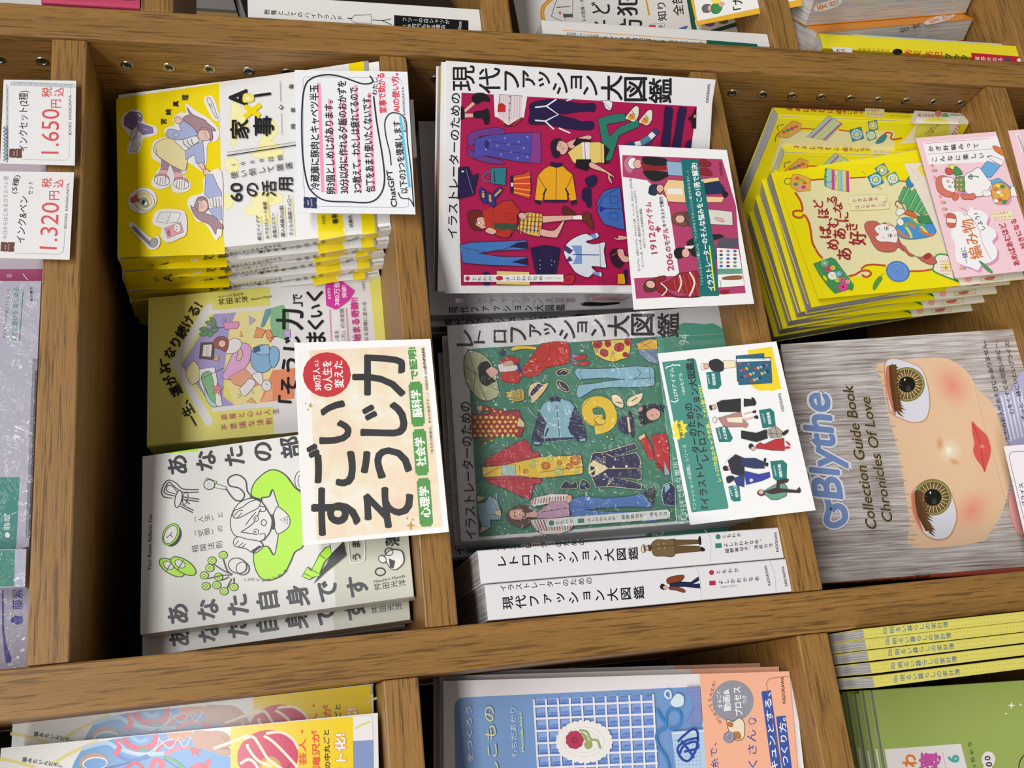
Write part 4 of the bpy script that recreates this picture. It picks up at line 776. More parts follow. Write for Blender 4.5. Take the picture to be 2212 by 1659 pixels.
p.F('b82c3c', '170,715 300,640 440,570 490,550 540,600 545,650 610,655 610,735 330,755 180,760', 0, LN); p.F('b82c3c', '175,855 320,835 620,812 625,900 565,905 540,1025 450,1000 330,940 215,900', 0, LN); p.L('7c1c28', 5, '180,740 600,690'); p.L('7c1c28', 5, '180,870 610,860')
p.F('e8c43c', '150,770 300,760 610,690 940,675 958,800 945,825 620,860 440,840 160,850', 0, LN); p.F('a8c4bc', '305,755 418,752 418,835 315,838', 0, LN, 3); p.L(LN, 3, '450,755 455,835'); p.L('b06828', 5, '150,845 300,765')
for x, y, r, c_ in ((660, 760, 38, 'b86428'), (895, 715, 44, 'b86428'), (845, 765, 28, 'b86428'), (770, 735, 22, 'b86428'), (765, 800, 40, 'b0bc68'), (695, 700, 28, 'b0bc68'), (560, 745, 34, 'b0bc68'), (810, 700, 20, 'b0bc68'), (905, 800, 20, 'b0bc68'), (500, 805, 22, 'b86428')):
    p.E(c_, x, y, r, r*0.95, 0)
    for k in range(8): p.L('e8c43c', 2, [(x, y), (x+r*math.cos(k*0.785), y+r*math.sin(k*0.785))])
p.L(LN, 3, '620,812 955,765')
p.F('242850', '1030,660 1130,650 1370,580 1390,620 1200,690 1380,655 1410,700 1418,780 1380,778 1420,800 1418,870 1200,850 1425,905 1418,950 1180,925 1060,930 1000,790', 0, 'e8d8a8', 5); p.F('e8d8a8', '1010,750 1040,715 1160,780 1040,850 1000,820', 0); p.F('242850', '1015,760 1050,770 1045,790 1015,800', 0); p.F('242850', '1018,820 1055,795 1050,830 1030,840'); p.E('e8e0d0', 1200, 772, 10, 10); p.E('e8e0d0', 1302, 764, 10, 10); p.L('e8d8a8', 5, '1165,782 1380,778'); p.L('e8d8a8', 5, '1115,735 1118,685 1132,685 1132,738 1115,735'); p.L('e8d8a8', 5, '1200,690 1140,665'); p.L('e8d8a8', 5, '1200,850 1140,930')
p.F('242850', '780,925 820,880 870,905 900,880 912,930 890,940 800,945', 1, 'd8c890', 4); p.F('242850', '928,930 945,875 985,880 1018,925 990,950 940,950', 1, 'd8c890', 4); p.E(GR_, 965, 905, 14, 18, 30)
p.F('88a8c0', '115,1060 180,1050 210,1000 270,1030 305,1120 300,1190 215,1190 220,1250 150,1245 120,1150', 0, LN); p.F('d8c48c', '110,1000 180,1010 120,1050', 0, LN); p.F('d8c48c', '150,1245 215,1250 130,1300', 0, LN); p.L(LN, 4, '190,1150 270,1150'); p.F('e0cc98', '250,1120 300,1110 305,1160 260,1155', 0, LN)
p.F('4c78bc', '850,1030 950,1000 1120,1020 1300,1005 1440,985 1500,1060 1510,1090 1340,1085 1180,1090 960,1110 1150,1125 1500,1125 1500,1160 1400,1200 880,1180 850,1100', 0, LN); p.L(LN, 4, '860,1085 980,1090 1180,1110'); p.F('2c2c34', '1440,985 1490,940 1520,935 1528,980 1510,1075 1500,1060', 1, LN)
p.F('e8e0dc', '535,1050 560,1015 700,985 830,985 870,1010 850,1045 750,1050 560,1085', 0, LN); p.F('e8e0dc', '530,1190 700,1180 850,1165 880,1230 860,1270 780,1300 640,1308 570,1260', 0, LN)
cs_ = ('c83c30', '2c3c80', 'd8a040', '4a7cc0', '7c4428', 'e8e0dc')
for k in range(14):
    t = k/13; p.L(cs_[k % 5], 8, [(548+t*300, 1070-t*42+0), (562+t*285, 1020-t*22)]); p.L(cs_[(k+2) % 5], 9, [(545+t*310, 1195-t*12), (590+t*265, 1280-t*10)])
p.F('c49cb8', '560,1150 700,1050 840,1040 850,1160 700,1180 590,1180', 0, LN); p.L(LN, 3, '620,1130 840,1095'); p.dots(LN, [(650, 1125), (705, 1112), (760, 1103), (815, 1097)], 5)
p.F('5c3c34', '345,1160 370,1110 430,1080 500,1078 540,1100 540,1190 500,1245 430,1240 370,1210', 1, LN); p.F(SK, '375,1120 470,1105 500,1135 580,1120 590,1170 500,1170 460,1190 385,1180', 1, LN); p.L('3c2420', 10, '410,1125 415,1140'); p.L('3c2420', 10, '410,1155 418,1172'); p.L('5c3c34', 12, '470,1115 500,1145 470,1185', 1); p.L(LN, 4, '445,1145 455,1150'); p.L('9c4c48', 5, '468,1140 470,1160')
p.E(SK, 845, 1025, 22, 34, 20, LN, 3); p.F('242850', '1600,910 1650,890 1690,930 1695,1080 1600,1070 1580,990', 0, 'd8d8d8', 5); p.F('8ab8c8', '1605,915 1645,900 1650,935 1610,980'); p.F('3c6cb0', '1450,1195 1550,1180 1545,1205 1460,1205', 0)
p.part('author_label'); p.F('e8eae8', '690,1182 1630,1108 1650,1130 1650,1160 1630,1182 690,1250 668,1235 668,1200', 0); p.E('3c8c6c', 705, 1216, 22, 22); p.T('ともわか', 732, 1215, 882, 1198, 38, K0, 0.01, v=1, k=0.8); p.R('3c8c6c', 915, 1200, 965, 1196, 36); p.T('よしかわかなめ、', 985, 1192, 1250, 1172, 38, K0, 0.01, v=1, k=0.8); p.T('細野美也子、', 1258, 1170, 1478, 1152, 40, K0, 0.01, v=1, k=0.8); p.T('浅井カヨ', 1482, 1150, 1630, 1140, 40, K0, 0.01, v=1, k=0.8)
p.view('m'); p.T('大好評で続々重版！', 1775, 1215, 1690, 700, 50, 'd8ebe4', 0.01)
w_ = p.w; p.done()
p = front(Cb); p.w = w_+0.0003; p.view('z'); p.cur = 'shrink_film'; p.F(FILM, '968,1176 966,703 1470,666 1520,1128'); p.done()
side_ = side(Cb); side_.done()
dup(Cb.root, (0.0015, 0.026, 0.0), 'large green retro fashion book directly behind the film-wrapped copy')
dup(Cb.root, (-0.004, 0.051, 0.0), 'large green retro fashion book, third in its row')
# ---------------------------------------------------------------- the two spines
def sp(b): 
    q = side(b); q.cur = 'spine_lettering'; return q
p = sp(S1); p.view('m'); p.T('イラストレーターのための', 245, 1415, 975, 1365, 62, K0, 0.008, v=1); p.T('レトロファッション大図鑑', 262, 1528, 1405, 1455, 108, K0, 0.02, v=1, k=0.86)
p.part('figure_drawing'); p.F('e8d8b0', '1420,1410 1445,1385 1455,1440 1430,1450', 1, LN); p.L('3c3420', 9, '1440,1395 1450,1445'); p.E(SK, 1472, 1415, 22, 20, 0, LN); p.F('4c4030', '1475,1390 1500,1400 1495,1440 1480,1435', 1)
p.F('7c6444', '1500,1385 1540,1350 1620,1350 1690,1345 1700,1400 1680,1480 1600,1480 1530,1478 1505,1440', 1, LN); p.F('6c5438', '1680,1350 1880,1350 1885,1380 1700,1395 1885,1400 1900,1440 1690,1460', 0, LN); p.F('1c1c20', '1875,1335 1892,1322 1898,1385 1880,1385', 1); p.F('1c1c20', '1895,1405 1925,1420 1925,1438 1898,1440', 1); p.dots('c8b080', [(1555, 1385), (1560, 1420), (1600, 1380), (1605, 1415)], 5); p.L(LN, 3, '1505,1410 1560,1400 1680,1395')
p.part('spine_lettering'); p.L('c8c8cc', 4, '1925,1270 1972,1350 1968,1530', 1); p.E('3c8c6c', 2032, 1325, 20, 20); p.T('ともわか', 2060, 1325, 2215, 1308, 36, K0, 0.01, v=1, k=0.85); p.R('3c8c6c', 2010, 1398, 2060, 1394, 36)
p.T('よしかわかなめ、', 2072, 1395, 2400, 1358, 36, K0, 0.01, v=1, k=0.85); p.T('細野美也子、浅井カヨ', 2085, 1440, 2470, 1392, 38, K0, 0.01, v=1, k=0.85); p.view('n'); p.T('KADOKAWA', 248, 1445, 232, 1288, 22, K0, 0.01)
p.done()
p = sp(S2); p.view('o'); p.T('イラストレーターのための', 290, 228, 1035, 165, 60, K0, 0.008, v=1); p.T('現代ファッション大図鑑', 305, 348, 1455, 258, 108, K0, 0.02, v=1, k=0.86)
p.part('figure_drawing'); p.F('242428', '1568,215 1585,190 1610,205 1608,238 1580,235', 1); p.E(SK, 1610, 222, 18, 16, 0, LN, 3); p.F('8c4428', '1622,160 1660,135 1750,122 1760,145 1720,180 1640,195', 1, LN); p.F('8c4428', '1640,220 1700,215 1765,240 1762,262 1700,245 1650,238', 1, LN); p.F('e8e4e0', '1620,195 1640,192 1640,215 1622,215'); p.F('202850', '1645,190 1720,175 1815,180 1875,135 1880,165 1830,195 1885,190 1890,228 1770,215 1650,215', 0, LN)
p.part('spine_lettering'); p.L('c8c8cc', 4, '1845,48 1885,130 1898,310', 1); p.E('c42c58', 1980, 102, 20, 20); p.T('ともわか', 2008, 100, 2200, 82, 36, K0, 0.01, v=1, k=0.8); p.R('c42c58', 1962, 188, 2012, 184, 36); p.T('よしかわかなめ', 2028, 183, 2365, 148, 38, K0, 0.01, v=1, k=0.8); p.T('（スタイリスト）', 2035, 222, 2200, 205, 24, K0, v=1)
p.view('p'); p.T('KADOKAWA', 185, 205, 152, 48, 22, K0, 0.01); p.T('KADOKAWA', 320, 210, 290, 55, 22, K0, 0.01); p.L('b8b8bc', 3, '190,10 225,120 238,262', 1)
p.done()

# ---------------------------------------------------------------- cards in front
p = card('price_card', 'handwritten note card with pink highlighter lines and red heading', [(643, 459.5), (636.7, 151), (880, 155), (897.5, 463)], 0.010, -0.016, 'eef0f5')
p.view('b'); LB = '6a7498'
p.L(LB, 3, '612,1600 612,680 625,655 1420,665 1450,690 1455,735', 0); p.view('d'); p.L(LB, 3, '622,5 622,100'); p.L(LB, 3, '740,182 1480,190 1510,180 1512,100')
p.view('b')
for a in ((780, 1640, 745, 708, 30), (892, 1655, 835, 845, 26), (985, 1640, 955, 860, 24), (1100, 1640, 1062, 725, 26), (1218, 1635, 1178, 790, 26)): p.R('ff9cc0', *a)
p.R('60c8e8', 1520, 1600, 1440, 990, 22)
p.part('handwriting')
for s_, a in (('冷蔵庫に豚肉とキャベツ半玉', (715, 1620, 705, 725)), ('卵3個としめじがあります。', (848, 1655, 828, 860)), ('30分以内に作れる夕飯のおかずを', (962, 1650, 940, 690)), ('3つ教えて。わたしは疲れてるので', (1075, 1645, 1042, 745)), ('包丁をあまり使いたくないです。', (1185, 1640, 1150, 810))): p.T(s_, *a, 78, '22232e', 0.03)
p.T('わたし', 1222, 812, 1225, 668, 42, '22232e', 0.02); p.T('家事で助かる', 1295, 962, 1272, 625, 66, 'e63c50', 0.03); p.T('AIの使い方。', 1408, 958, 1392, 625, 62, 'e63c50', 0.03)
p.T('BOOKS KINOKUNIYA', 1480, 1125, 1462, 740, 20, '3c4878'); p.T('ChatGPT', 1390, 1765, 1345, 1450, 50, '22232e', 0.02); p.T('以下の3つを提案します', 1475, 1650, 1405, 1030, 66, '22232e', 0.02)
p.L('22232e', 12, '1180,645 1205,700 1120,715 1000,675 900,645 800,638 690,665 625,740 600,950 605,1300 640,1540 690,1640 800,1710 1000,1722 1180,1725 1270,1660 1305,1540 1290,1350 1240,1050 1212,820', 1)
p.L('22232e', 9, '1362,1410 1350,1300 1315,1150 1310,1030 1360,965 1440,975 1490,1040 1500,1200 1530,1450 1555,1765', 1); p.L('22232e', 9, '1420,1640 1450,1690 1520,1700 1556,1765', 1)
p.part('shop_emblem').view('d'); p.F('26305c', '615,100 660,103 665,112 675,103 728,105 726,140 718,148 726,156 728,198 680,196 672,188 662,195 615,192 615,155 624,147 615,140'); p.T('BOOKS', 655, 170, 652, 130, 14, 'e8eaf2', 0.01); p.T('KINOKUNIYA', 686, 182, 680, 118, 12, 'e8eaf2', 0.01)
p.done()
for q in ('250,262',): pass
box('card_clip', (-0.02, 0.03, 0.0010, 0.0018, -0.003, 0.0), ACRYL, p.root)
p = card('price_card', 'large cream card with giant black lettering and red disc', [(654.4, 1178.5), (635.5, 740.5), (929.6, 732), (969.6, 1149)], 0.028, -0.014, 'f2f2f4')
p.view('z')
def speck(name, a, b_, c_):
    m = bpy.data.materials.new(name); m.use_nodes = True; nt = m.node_tree; L = nt.links; b = nt.nodes['Principled BSDF']; b.inputs['Roughness'].default_value = 0.5
    tc = nd(nt, 'ShaderNodeTexCoord'); n = nd(nt, 'ShaderNodeTexNoise'); n.inputs['Scale'].default_value = 22; n.inputs['Detail'].default_value = 6; n.inputs['Roughness'].default_value = 0.7; L.new(tc.outputs['Object'], n.inputs['Vector'])
    r = nd(nt, 'ShaderNodeValToRGB'); L.new(n.outputs[0], r.inputs[0]); e = r.color_ramp.elements
    e[0].position = 0.36; e[0].color = lin(a)+[1]; e[1].position = 0.66; e[1].color = lin(b_)+[1]; q = e.new(0.5); q.color = lin(c_)+[1]
    L.new(r.outputs[0], b.inputs['Base Color']); return m
SPK = speck('cream_mottle', 'eeceb4', 'f2f0ec', 'ecdfc4'); p.F(SPK, '662,1170 643,758 918,746 957,1138'); p.F('f0eeec', '654,1172 643,758 668,757 684,1168')
p.part('poster_lettering').view('j')
for a in (('す', 692, 1090, 1012, 1400), ('ご', 650, 1050, 635, 978), ('い', 758, 1015, 265, 622), ('そ', 1135, 1540, 1008, 1335), ('う', 1113, 1532, 668, 915), ('じ', 1110, 1490, 280, 552), ('力', 1040, 1475, -125, 215)): p.K(*a, K0, 0.034)
p.part('badges').view('d')
p.E('c4202c', 813, 1617, 204, 192); p.T('380万人', 738, 1752, 722, 1560, 62, 'f6eeee', 0.03); p.T('以上', 728, 1548, 724, 1490, 34, 'f6eeee', 0.02); p.T('の人生を', 825, 1750, 812, 1500, 80, 'f6eeee', 0.03); p.T('変えた', 920, 1728, 908, 1500, 80, 'f6eeee', 0.03)
p.view('j')
for x0, y0, x1, y1, s_ in ((1662, 1312, 1636, 940, '心理学'), (1626, 875, 1600, 522, '社会学'), (1592, 458, 1566, 118, '脳科学')):
    p.R('4a9440', x0, y0, x1, y1, 112); p.R('4a9440', x0+1, y0+20, x1-1, y1-20, 84); p.T(s_, x0-4, y0-58, x1+2, y1+52, 84, 'f2f6f0', 0.04)
p.T('で証明!', 1562, 75, 1535, -195, 66, '4a9440', 0.04); p.T('『あなたの部屋は、あなた自身です。』 舛田光洋 4290', 1712, 712, 1652, -22, 22, K0); p.T('SVNMARK', 1650, -18, 1632, -195, 22, K0, 0.02)
for x, y, r in ((672, 300, 26), (650, 335, 14), (630, 282, 10), (1528, 1325, 42), (1498, 1262, 16), (1545, 1275, 14)): p.F('c49a50', [(x-r, y), (x-r*.2, y-r*.2), (x, y-r), (x+r*.2, y-r*.2), (x+r, y), (x+r*.2, y+r*.2), (x, y+r), (x-r*.2, y+r*.2)])
p.done()
# ---- card over the crimson book
p = card('price_card', 'white printed card with crimson and teal panels over the askew crimson book', [(1368.7, 669), (1336.5, 313), (1570, 324), (1629, 656)], -0.008, -0.030, 'eeeeef')
PK = 'b03c68'; TL_ = '106c6c'; p.part('colour_panels').view('e')
p.F(PK, '1085,1235 1880,1268 1990,1640 2010,1900 1850,1900 1460,1650 1420,1600 1230,1440 1088,1408')
p.view('g'); p.F(PK, '1450,110 1960,100 2068,860 1195,905 1178,742 1540,720'); p.F('ececee', '1120,-20 1370,-30 1440,105 1530,712 1205,735 1178,742'.replace('1120,-20 1370,-30', '1088,-67 1280,-40'))
p.view('e'); p.F('c47898', '1100,1300 1130,1250 1180,1260 1160,1370 1120,1360', 1)
p.part('figure_drawings'); p.E('e8e8ea', 1170, 1300, 40, 46, 0, LN); p.E('a83030', 1200, 1300, 14, 46); p.E(SK, 1208, 1305, 34, 36, 0, LN)
p.F('8c1c20', '1225,1290 1420,1290 1440,1350 1260,1370'); p.F('18181c', '1255,1250 1420,1262 1440,1310 1350,1320 1260,1300', 1, LN); p.F('18181c', '1260,1360 1430,1370 1452,1400 1350,1445 1280,1410', 1, LN); p.F('8cb0cc', '1435,1285 1700,1300 1705,1360 1560,1345 1700,1390 1700,1410 1450,1395', 0, LN); p.F('8c1c28', '1700,1275 1740,1270 1790,1300 1780,1325 1705,1325', 1, LN); p.F('8c1c28', '1705,1350 1760,1340 1800,1380 1790,1400 1710,1390', 1, LN)
p.F('20304c', '1295,1520 1310,1475 1360,1470 1380,1500 1350,1555 1300,1545', 1, LN); p.E(SK, 1385, 1500, 28, 32, 0, LN); p.L('6c2418', 12, '1350,1520 1380,1545 1400,1540', 1)
p.F('ecc890', '1410,1500 1450,1430 1600,1440 1850,1410 1860,1440 1650,1480 1650,1560 1895,1570 1880,1610 1600,1615 1450,1605', 0, LN); p.F('e8e4e0', '1440,1500 1560,1500 1570,1550 1450,1545'); p.F('1c2c50', '1620,1480 1850,1440 1900,1500 1890,1540 1700,1550 1640,1545', 0, LN); p.F('18181c', '1880,1510 1930,1540 1910,1575 1885,1560', 1)
p.view('g')
p.F('7c4c3c', '1480,270 1500,230 1570,215 1620,230 1600,320 1540,320 1490,300', 1, LN); p.E(SK, 1545, 270, 38, 32, 0, LN); p.F('201c1c', '1580,250 1640,240 1640,300 1580,290'); p.F('5c4038', '1590,215 1750,260 1760,300 1820,300 1700,320 1640,330 1600,310', 1, LN); p.F('d8d4cc', '1750,190 1960,210 1965,320 1770,310', 0, LN); p.E(SK, 1860, 275, 40, 12, 20, LN, 3)
p.F('141418', '1495,530 1520,500 1580,500 1600,530 1560,580 1510,580', 1); p.E(SK, 1590, 540, 32, 38, 0, LN); p.F('1c1c20', '1600,450 1680,400 1860,390 1900,410 1780,450 1850,580 1700,580 1640,560 1600,500', 0, LN); p.F('e8e4e4', '1580,485 1660,480 1640,505 1590,505'); p.F('54505c', '1860,420 2010,425 2010,500 1830,500')
p.F('8c1820', '1330,750 1420,720 1430,750 1380,780 1500,880 1600,880 1700,890 1560,895 1440,880 1350,830', 1, LN); p.F('981c24', '1380,790 1460,760 1540,700 1680,680 1700,760 1790,840 1700,890 1480,830', 0, LN)
for k in range(5): p.L('c87060', 3, [(1490+k*40, 740-k*10), (1520+k*45, 860+k*6)])
p.L('e8e0dc', 12, '1540,715 1555,780 1530,850', 1); p.L('e8e0dc', 14, '1620,690 1660,780 1620,885', 1); p.L('e8e0dc', 9, '1390,780 1440,830 1400,880', 1); p.F('5c2c24', '1255,800 1280,760 1340,755 1350,830 1300,850 1260,840', 1, LN); p.E(SK, 1310, 790, 38, 30, 20, LN); p.F('8c1820', '1860,850 1890,835 1940,840 1900,870', 1)
p.part('colour_band').view('e'); p.F(TL_, '1552,1265 1690,1270 1720,1480 1760,1659 1840,2050 1710,2050 1590,1620')
p.view('g'); p.F(TL_, '1572,-30 1732,-30 1760,130 1800,380 1855,880 1700,885 1690,640 1640,380')
p.part('card_lettering'); p.T('イラストレーターのそんな悩みをこの1冊で解決!', 1795, 840, 1655, -175+0, 50, 'f4f4f0', 0.03); p.T('「ファッションって難しい!」「センスがなくてかっこいい服がわからない…」', 1722, 790, 1600, -110, 24, 'e0ecec', 0.0)
p.T('1912', 1340, 545, 1318, 375, 48, 'b4385c', 0.02); p.T('のアイテム', 1320, 360, 1290, 135, 44, 'b4385c', 0.03); p.T('+', 1372, 370, 1365, 330, 40, 'b4385c', 0.05); p.T('206', 1472, 682, 1455, 545, 48, 'b4385c', 0.02); p.T('のモデル', 1450, 530, 1425, 340, 46, 'b4385c', 0.03); p.T('をイラストで紹介', 1420, 330, 1390, 90, 30, K0, 0.02)
p.T('カジュアル、上品カジュアル、ちゃんとした系、ベーシック、かわいい・きれい系、', 1218, 685, 1148, -60, 20); p.T('かっこいい系、ギャル系、個性派系などなど8つのジャンルに分けて、', 1248, 650, 1182, 35, 20); p.T('53のファッションを体系的に解説。', 1262, 500, 1228, 180, 20)
p.L('f0e838', 10, '1822,840 1778,480'); p.part('colour_panels'); p.F('eeeeec', '1838,500 2010,510 2058,800 1850,815'); p.F('5c9c84', '1842,665 2035,665 2038,705 1846,712')
for i in range(3):
    for j in range(5): p.E(('c06060', '404868', '5c9c84', '8c8c9c', '3c68b0')[(i*2+j) % 5], 1872+i*55, 525+j*30, 15, 10)
p.F('8c5c3c', '1880,735 1960,720 2030,720 2030,750 1900,755', 1); p.T('Preppy', 1872, 810, 1862, 755, 16, '3c8c6c'); p.T('KADOKAWA', 1875, 1395-1475, 1862, 1290-1475, 18, K0)
p.done()
# ---- card over the green book
p = card('price_card', 'white printed card with teal panel and yellow circle over the green retro book', [(1491, 1134), (1420, 763.5), (1677, 737.5), (1762, 1102)], 0.022, -0.014, 'eeeff0')
T2 = '3c8c80'; p.part('colour_panels').view('z'); p.F(T2, '1430,782 1500,775 1503,778 1574,1095 1571,1099 1494,1107'); p.view('h'); p.F('f2d21c', '10,1315 205,1285 280,1620 200,1640 120,1620 60,1560')
p.E('f2d21c', 130, 1530, 110, 108)
p.view('m'); p.F('f0e040', '1672,430 1700,395 1722,415 1745,392 1755,425 1790,430 1768,460 1790,490 1762,500 1765,540 1735,530 1715,560 1700,530 1668,535 1690,495 1665,470', 0)
p.part('card_lettering'); p.T('第2弾!', 1745, 530, 1715, 415, 30, K0, 0.02); p.T('「ファッション大図鑑」シリーズ', 1850, 1100, 1762, 590, 30, 'e8f4f0'); p.T('『イラストレーターのための', 1935, 1100, 1790, 265, 66, K0, 0.03); p.T('レトロファッション大図鑑』', 1930, 720, 1800, -35-55, 66, K0, 0.03)
p.T('レトロ作品のキャラ衣装、これ1冊でOK!', 2042, 885, 1885, 118, 34, 'f0ec50', 0.02); p.T('1579アイテム', 1700, 225, 1660, -20, 34, 'e8f4f0', 0.01); p.T('+204モデル', 1760, 200, 1730, 20, 30, 'e8f4f0', 0.01); p.T('{', 1690, 262, 1685, 232, 60, 'e8f4f0')
p.view('g'); p.T('}', 1490, 1452, 1485, 1425, 120, 'e8f4f0')
p.part('part_labels'); L2 = '107470'
for v_, q, s_, s2, tx in (('g', '1752,1492 1862,1478 1875,1590 1850,1622 1768,1625', '昭和前期', 'PART3', (1818, 1592, 1808, 1500)), ('m', '2010,460 2100,440 2150,540 2130,570 2040,572', '大正洋装', 'PART2', (2095, 552, 2075, 452)), ('m', '2112,925 2200,905 2212,1040 2160,1045 2135,1030', '明治大正', 'PART1', (2185, 1008, 2162, 912)), ('n', '100,318 190,302 222,330 235,445 130,462', '昭和後期', 'PART5', (190, 428, 172, 335)), ('n', '190,725 290,715 325,745 322,868 240,880 215,860', '昭和中期', 'PART4', (278, 850, 262, 750))):
    p.view(v_); p.F(L2, q); p.T(s_, *tx, 26, 'e8f4f0', 0.03); p.T(s2, tx[0]-40, tx[1]-10, tx[2]-42, tx[3]+10, 14, 'e8f4f0')
p.part('figure_drawings').view('g'); p.E('eeeae4', 1728, 1445, 18, 26, 0, LN, 3); p.E(SK, 1752, 1442, 20, 22, 0, LN, 3); p.F('1c1c24', '1775,1410 1830,1385 1870,1400 1895,1430 1880,1480 1800,1475', 1, LN); p.F('e8e0bc', '1890,1395 1985,1400 1985,1450 1895,1460', 0, LN, 3)
p.F('18607c', '1990,1360 2212,1340 2225,1540 2000,1562', 0, K0, 4); p.view('h')
p.F('18607c', '-80,1380 195,1372 205,1575 -60,1590', 0, K0, 4); p.F('e8eaea', '-78,1384 192,1378 194,1398 -76,1408'); p.T('レトロファッション大図鑑', 20+0, 1390, 150, 1384, 16, K0, v=1)
for i in range(22): p.F(('c03030', 'e0c040', '8ab0c0', '242850', 'b05878')[i % 5], [(x+(-60+(i*53) % 235), y+1412+(i*37) % 140) for x, y in ((0, 0), (22, 4), (20, 24), (4, 20))])
p.view('m'); p.F('141418', '1960,290 1975,275 1990,300 1975,320', 1); p.E(SK, 1998, 292, 18, 18, 0, LN, 3); p.F('18181c', '2020,260 2060,240 2212,225 2212,330 2040,330', 0, LN); p.E('e8e0d0', 2005, 395, 18, 24, 0, LN, 3); p.F('b4807c', '2030,380 2212,330 2240,450 2080,450', 0, LN); p.F('e8e4c8', '2100,380 2240,370 2240,420 2110,410')
p.F('141418', '2070,770 2095,760 2120,790 2100,800 2075,795', 1); p.E(SK, 2125, 775, 18, 18, 0, LN, 3); p.F('181c28', '2110,720 2170,670 2240,700 2240,850 2140,820', 0, LN); p.L('e8e8e8', 12, '2075,750 2110,700 2150,680', 1); p.F('141418', '2098,850 2150,840 2160,870 2110,900', 1); p.F('203480', '2150,860 2240,830 2240,930 2180,910', 0, LN)
p.view('n'); p.F('181c24', '-20,225 40,230 60,280 -20,290'); p.F('141418', '40,220 60,220 80,260 60,280', 1); p.F('141418', '50,325 75,318 78,335 52,340', 1); p.F('141418', '60,365 90,360 95,385 62,380', 1); p.L(SK, 10, '-20,350 50,330'); p.L(SK, 10, '-20,395 65,372'); p.F('b4807c', '-30,380 20,430 0,460 -30,450')
p.F('18181c', '-40,480 80,500 160,470 170,540 80,570 -40,540', 0, LN); p.F('a89c94', '160,480 230,440 290,490 280,530 190,540', 0, LN, 3); p.L('3c3430', 4, '190,470 210,535'); p.L('3c3430', 4, '180,500 285,505'); p.L('3c3430', 4, '230,445 250,535'); p.F('141418', '285,500 330,470 335,490 300,520', 1)
p.E('201818', 38, 605, 20, 22); p.E(SK, 55, 622, 18, 16, 0, LN, 3); p.F('b81c28', '75,600 110,575 140,590 230,550 300,540 305,640 200,635 130,625 80,620', 0, LN); p.F('c82838', '310,560 345,580 352,600 330,590', 1); p.F('c82838', '300,610 340,605 350,620 310,625', 1)
p.F('202c60', '-40,700 70,700 140,730 145,780 60,780 -40,760', 0, LN); p.F('18181c', '140,705 158,700 155,730 140,740', 1); p.F('18181c', '145,740 175,738 170,765 150,760', 1); p.F('2838a0', '-20,800 100,830 185,810 190,850 120,880 0,910', 0, LN); p.E('e0d8d0', 40, 875, 14, 14)
p.F('5c2428', '85,975 110,950 140,965 150,990 110,1000', 1); p.E(SK, 118, 970, 20, 18, 0, LN, 3); p.F('5c9c80', '140,960 230,910 300,900 325,930 320,1000 250,1030 200,1030 150,990', 0, LN); p.F('3c1c24', '140,965 240,935 245,880 320,862 340,870 325,892 265,900 265,940 400,955 425,930 435,960 425,975 300,970 200,985', 0, LN)
for a in ((145, 1052-60, 165, 940), (250, 440, 262, 345), (340, 850, 350, 745)): pass
p.T('KADOKAWA', 292, 325, 262, 182, 24, K0)
p.done()
# ---------------------------------------------------------------- yellow crochet books
LN = '3a3a3c'; YC = 'f2e40c'; CR = 'ebe4b2'; RP = 'c4552c'; RD = 'a02430'
def granny(p, cx, cy, r, rim, mid, cen, a=15):
    t = [math.radians(a+90*k) for k in range(4)]; p.F(rim, [(cx+r*math.cos(x), cy+r*math.sin(x)) for x in t], 0, LN, 3)
    p.dots(mid, [(cx+r*.52*math.cos(math.radians(k*30)), cy+r*.48*math.sin(math.radians(k*30))) for k in range(12)], r*.14); p.E(mid, cx, cy, r*.3); p.E(cen, cx, cy, r*.2)
a_ = math.radians(4.5)
p = Pad(G1.root, G1.M, G1.o, (0, -G1.w*math.sin(a_), 0), (math.cos(a_), math.sin(a_), 0), (0, 0, 1), (math.sin(a_), -math.cos(a_), 0)); p.rough = 0.3
p.view('z'); p.slab('lifted_cover', '1767.6,645.7 1671,367.7 2140,343 2262,599', 0.00035, YC); p.view('r'); p.part('cover_colour')
p.F(CR, '262,228 450,215 620,205 910,196 1110,190 1560,232 1900,260 2300,1200 1920,1290 1640,1305 1340,1245 1130,1235 1050,1290 1170,1300 1110,1370 900,1365 780,1300 590,1150 500,1060 462,920 445,760 370,640 345,480 270,360', 0)
p.part('cover_drawings')
p.L(RP, 26, '262,360 330,470 355,580', 1); p.L(RP, 26, '355,590 290,580 240,600 255,650 330,665 375,635 430,730 455,860 470,960 530,1080 590,1150', 1); p.L(RP, 20, '450,215 610,205'); p.L(RP, 18, '912,192 1110,182'); p.L(RP, 16, '1500,225 1600,232')
p.L(RP, 26, '900,1365 980,1345 1060,1300 1140,1300 1170,1340 1110,1375 1060,1345', 1); p.L(RP, 24, '1050,1280 1110,1235 1220,1225 1350,1240', 1); p.L(RP, 22, '1630,1305 1780,1300 1915,1280', 1)
for k in range(7): p.L('e8e0b8', 4, [(445+k*10, 730+k*60), (470+k*8, 760+k*58)])
p.L(LN, 7, '210,262 150,262 138,215 175,195 232,200', 1); p.F('e8b050', '232,150 310,148 452,200 445,340 300,358 215,300 208,240', 0, LN); p.L(LN, 3, '310,148 290,358')
for x, y, c_ in ((290, 195, 'd86838'), (380, 245, 'd86838'), (270, 265, '3c9c78'), (365, 300, 'c04c90'), (310, 305, 'e0a0b0'), (345, 215, 'a0b848'), (400, 220, 'd8c040')): p.E(c_, x, y, 26, 22)
p.F('a8cccc', '625,75 900,110 910,358 720,330 612,280 618,170', 0, LN)
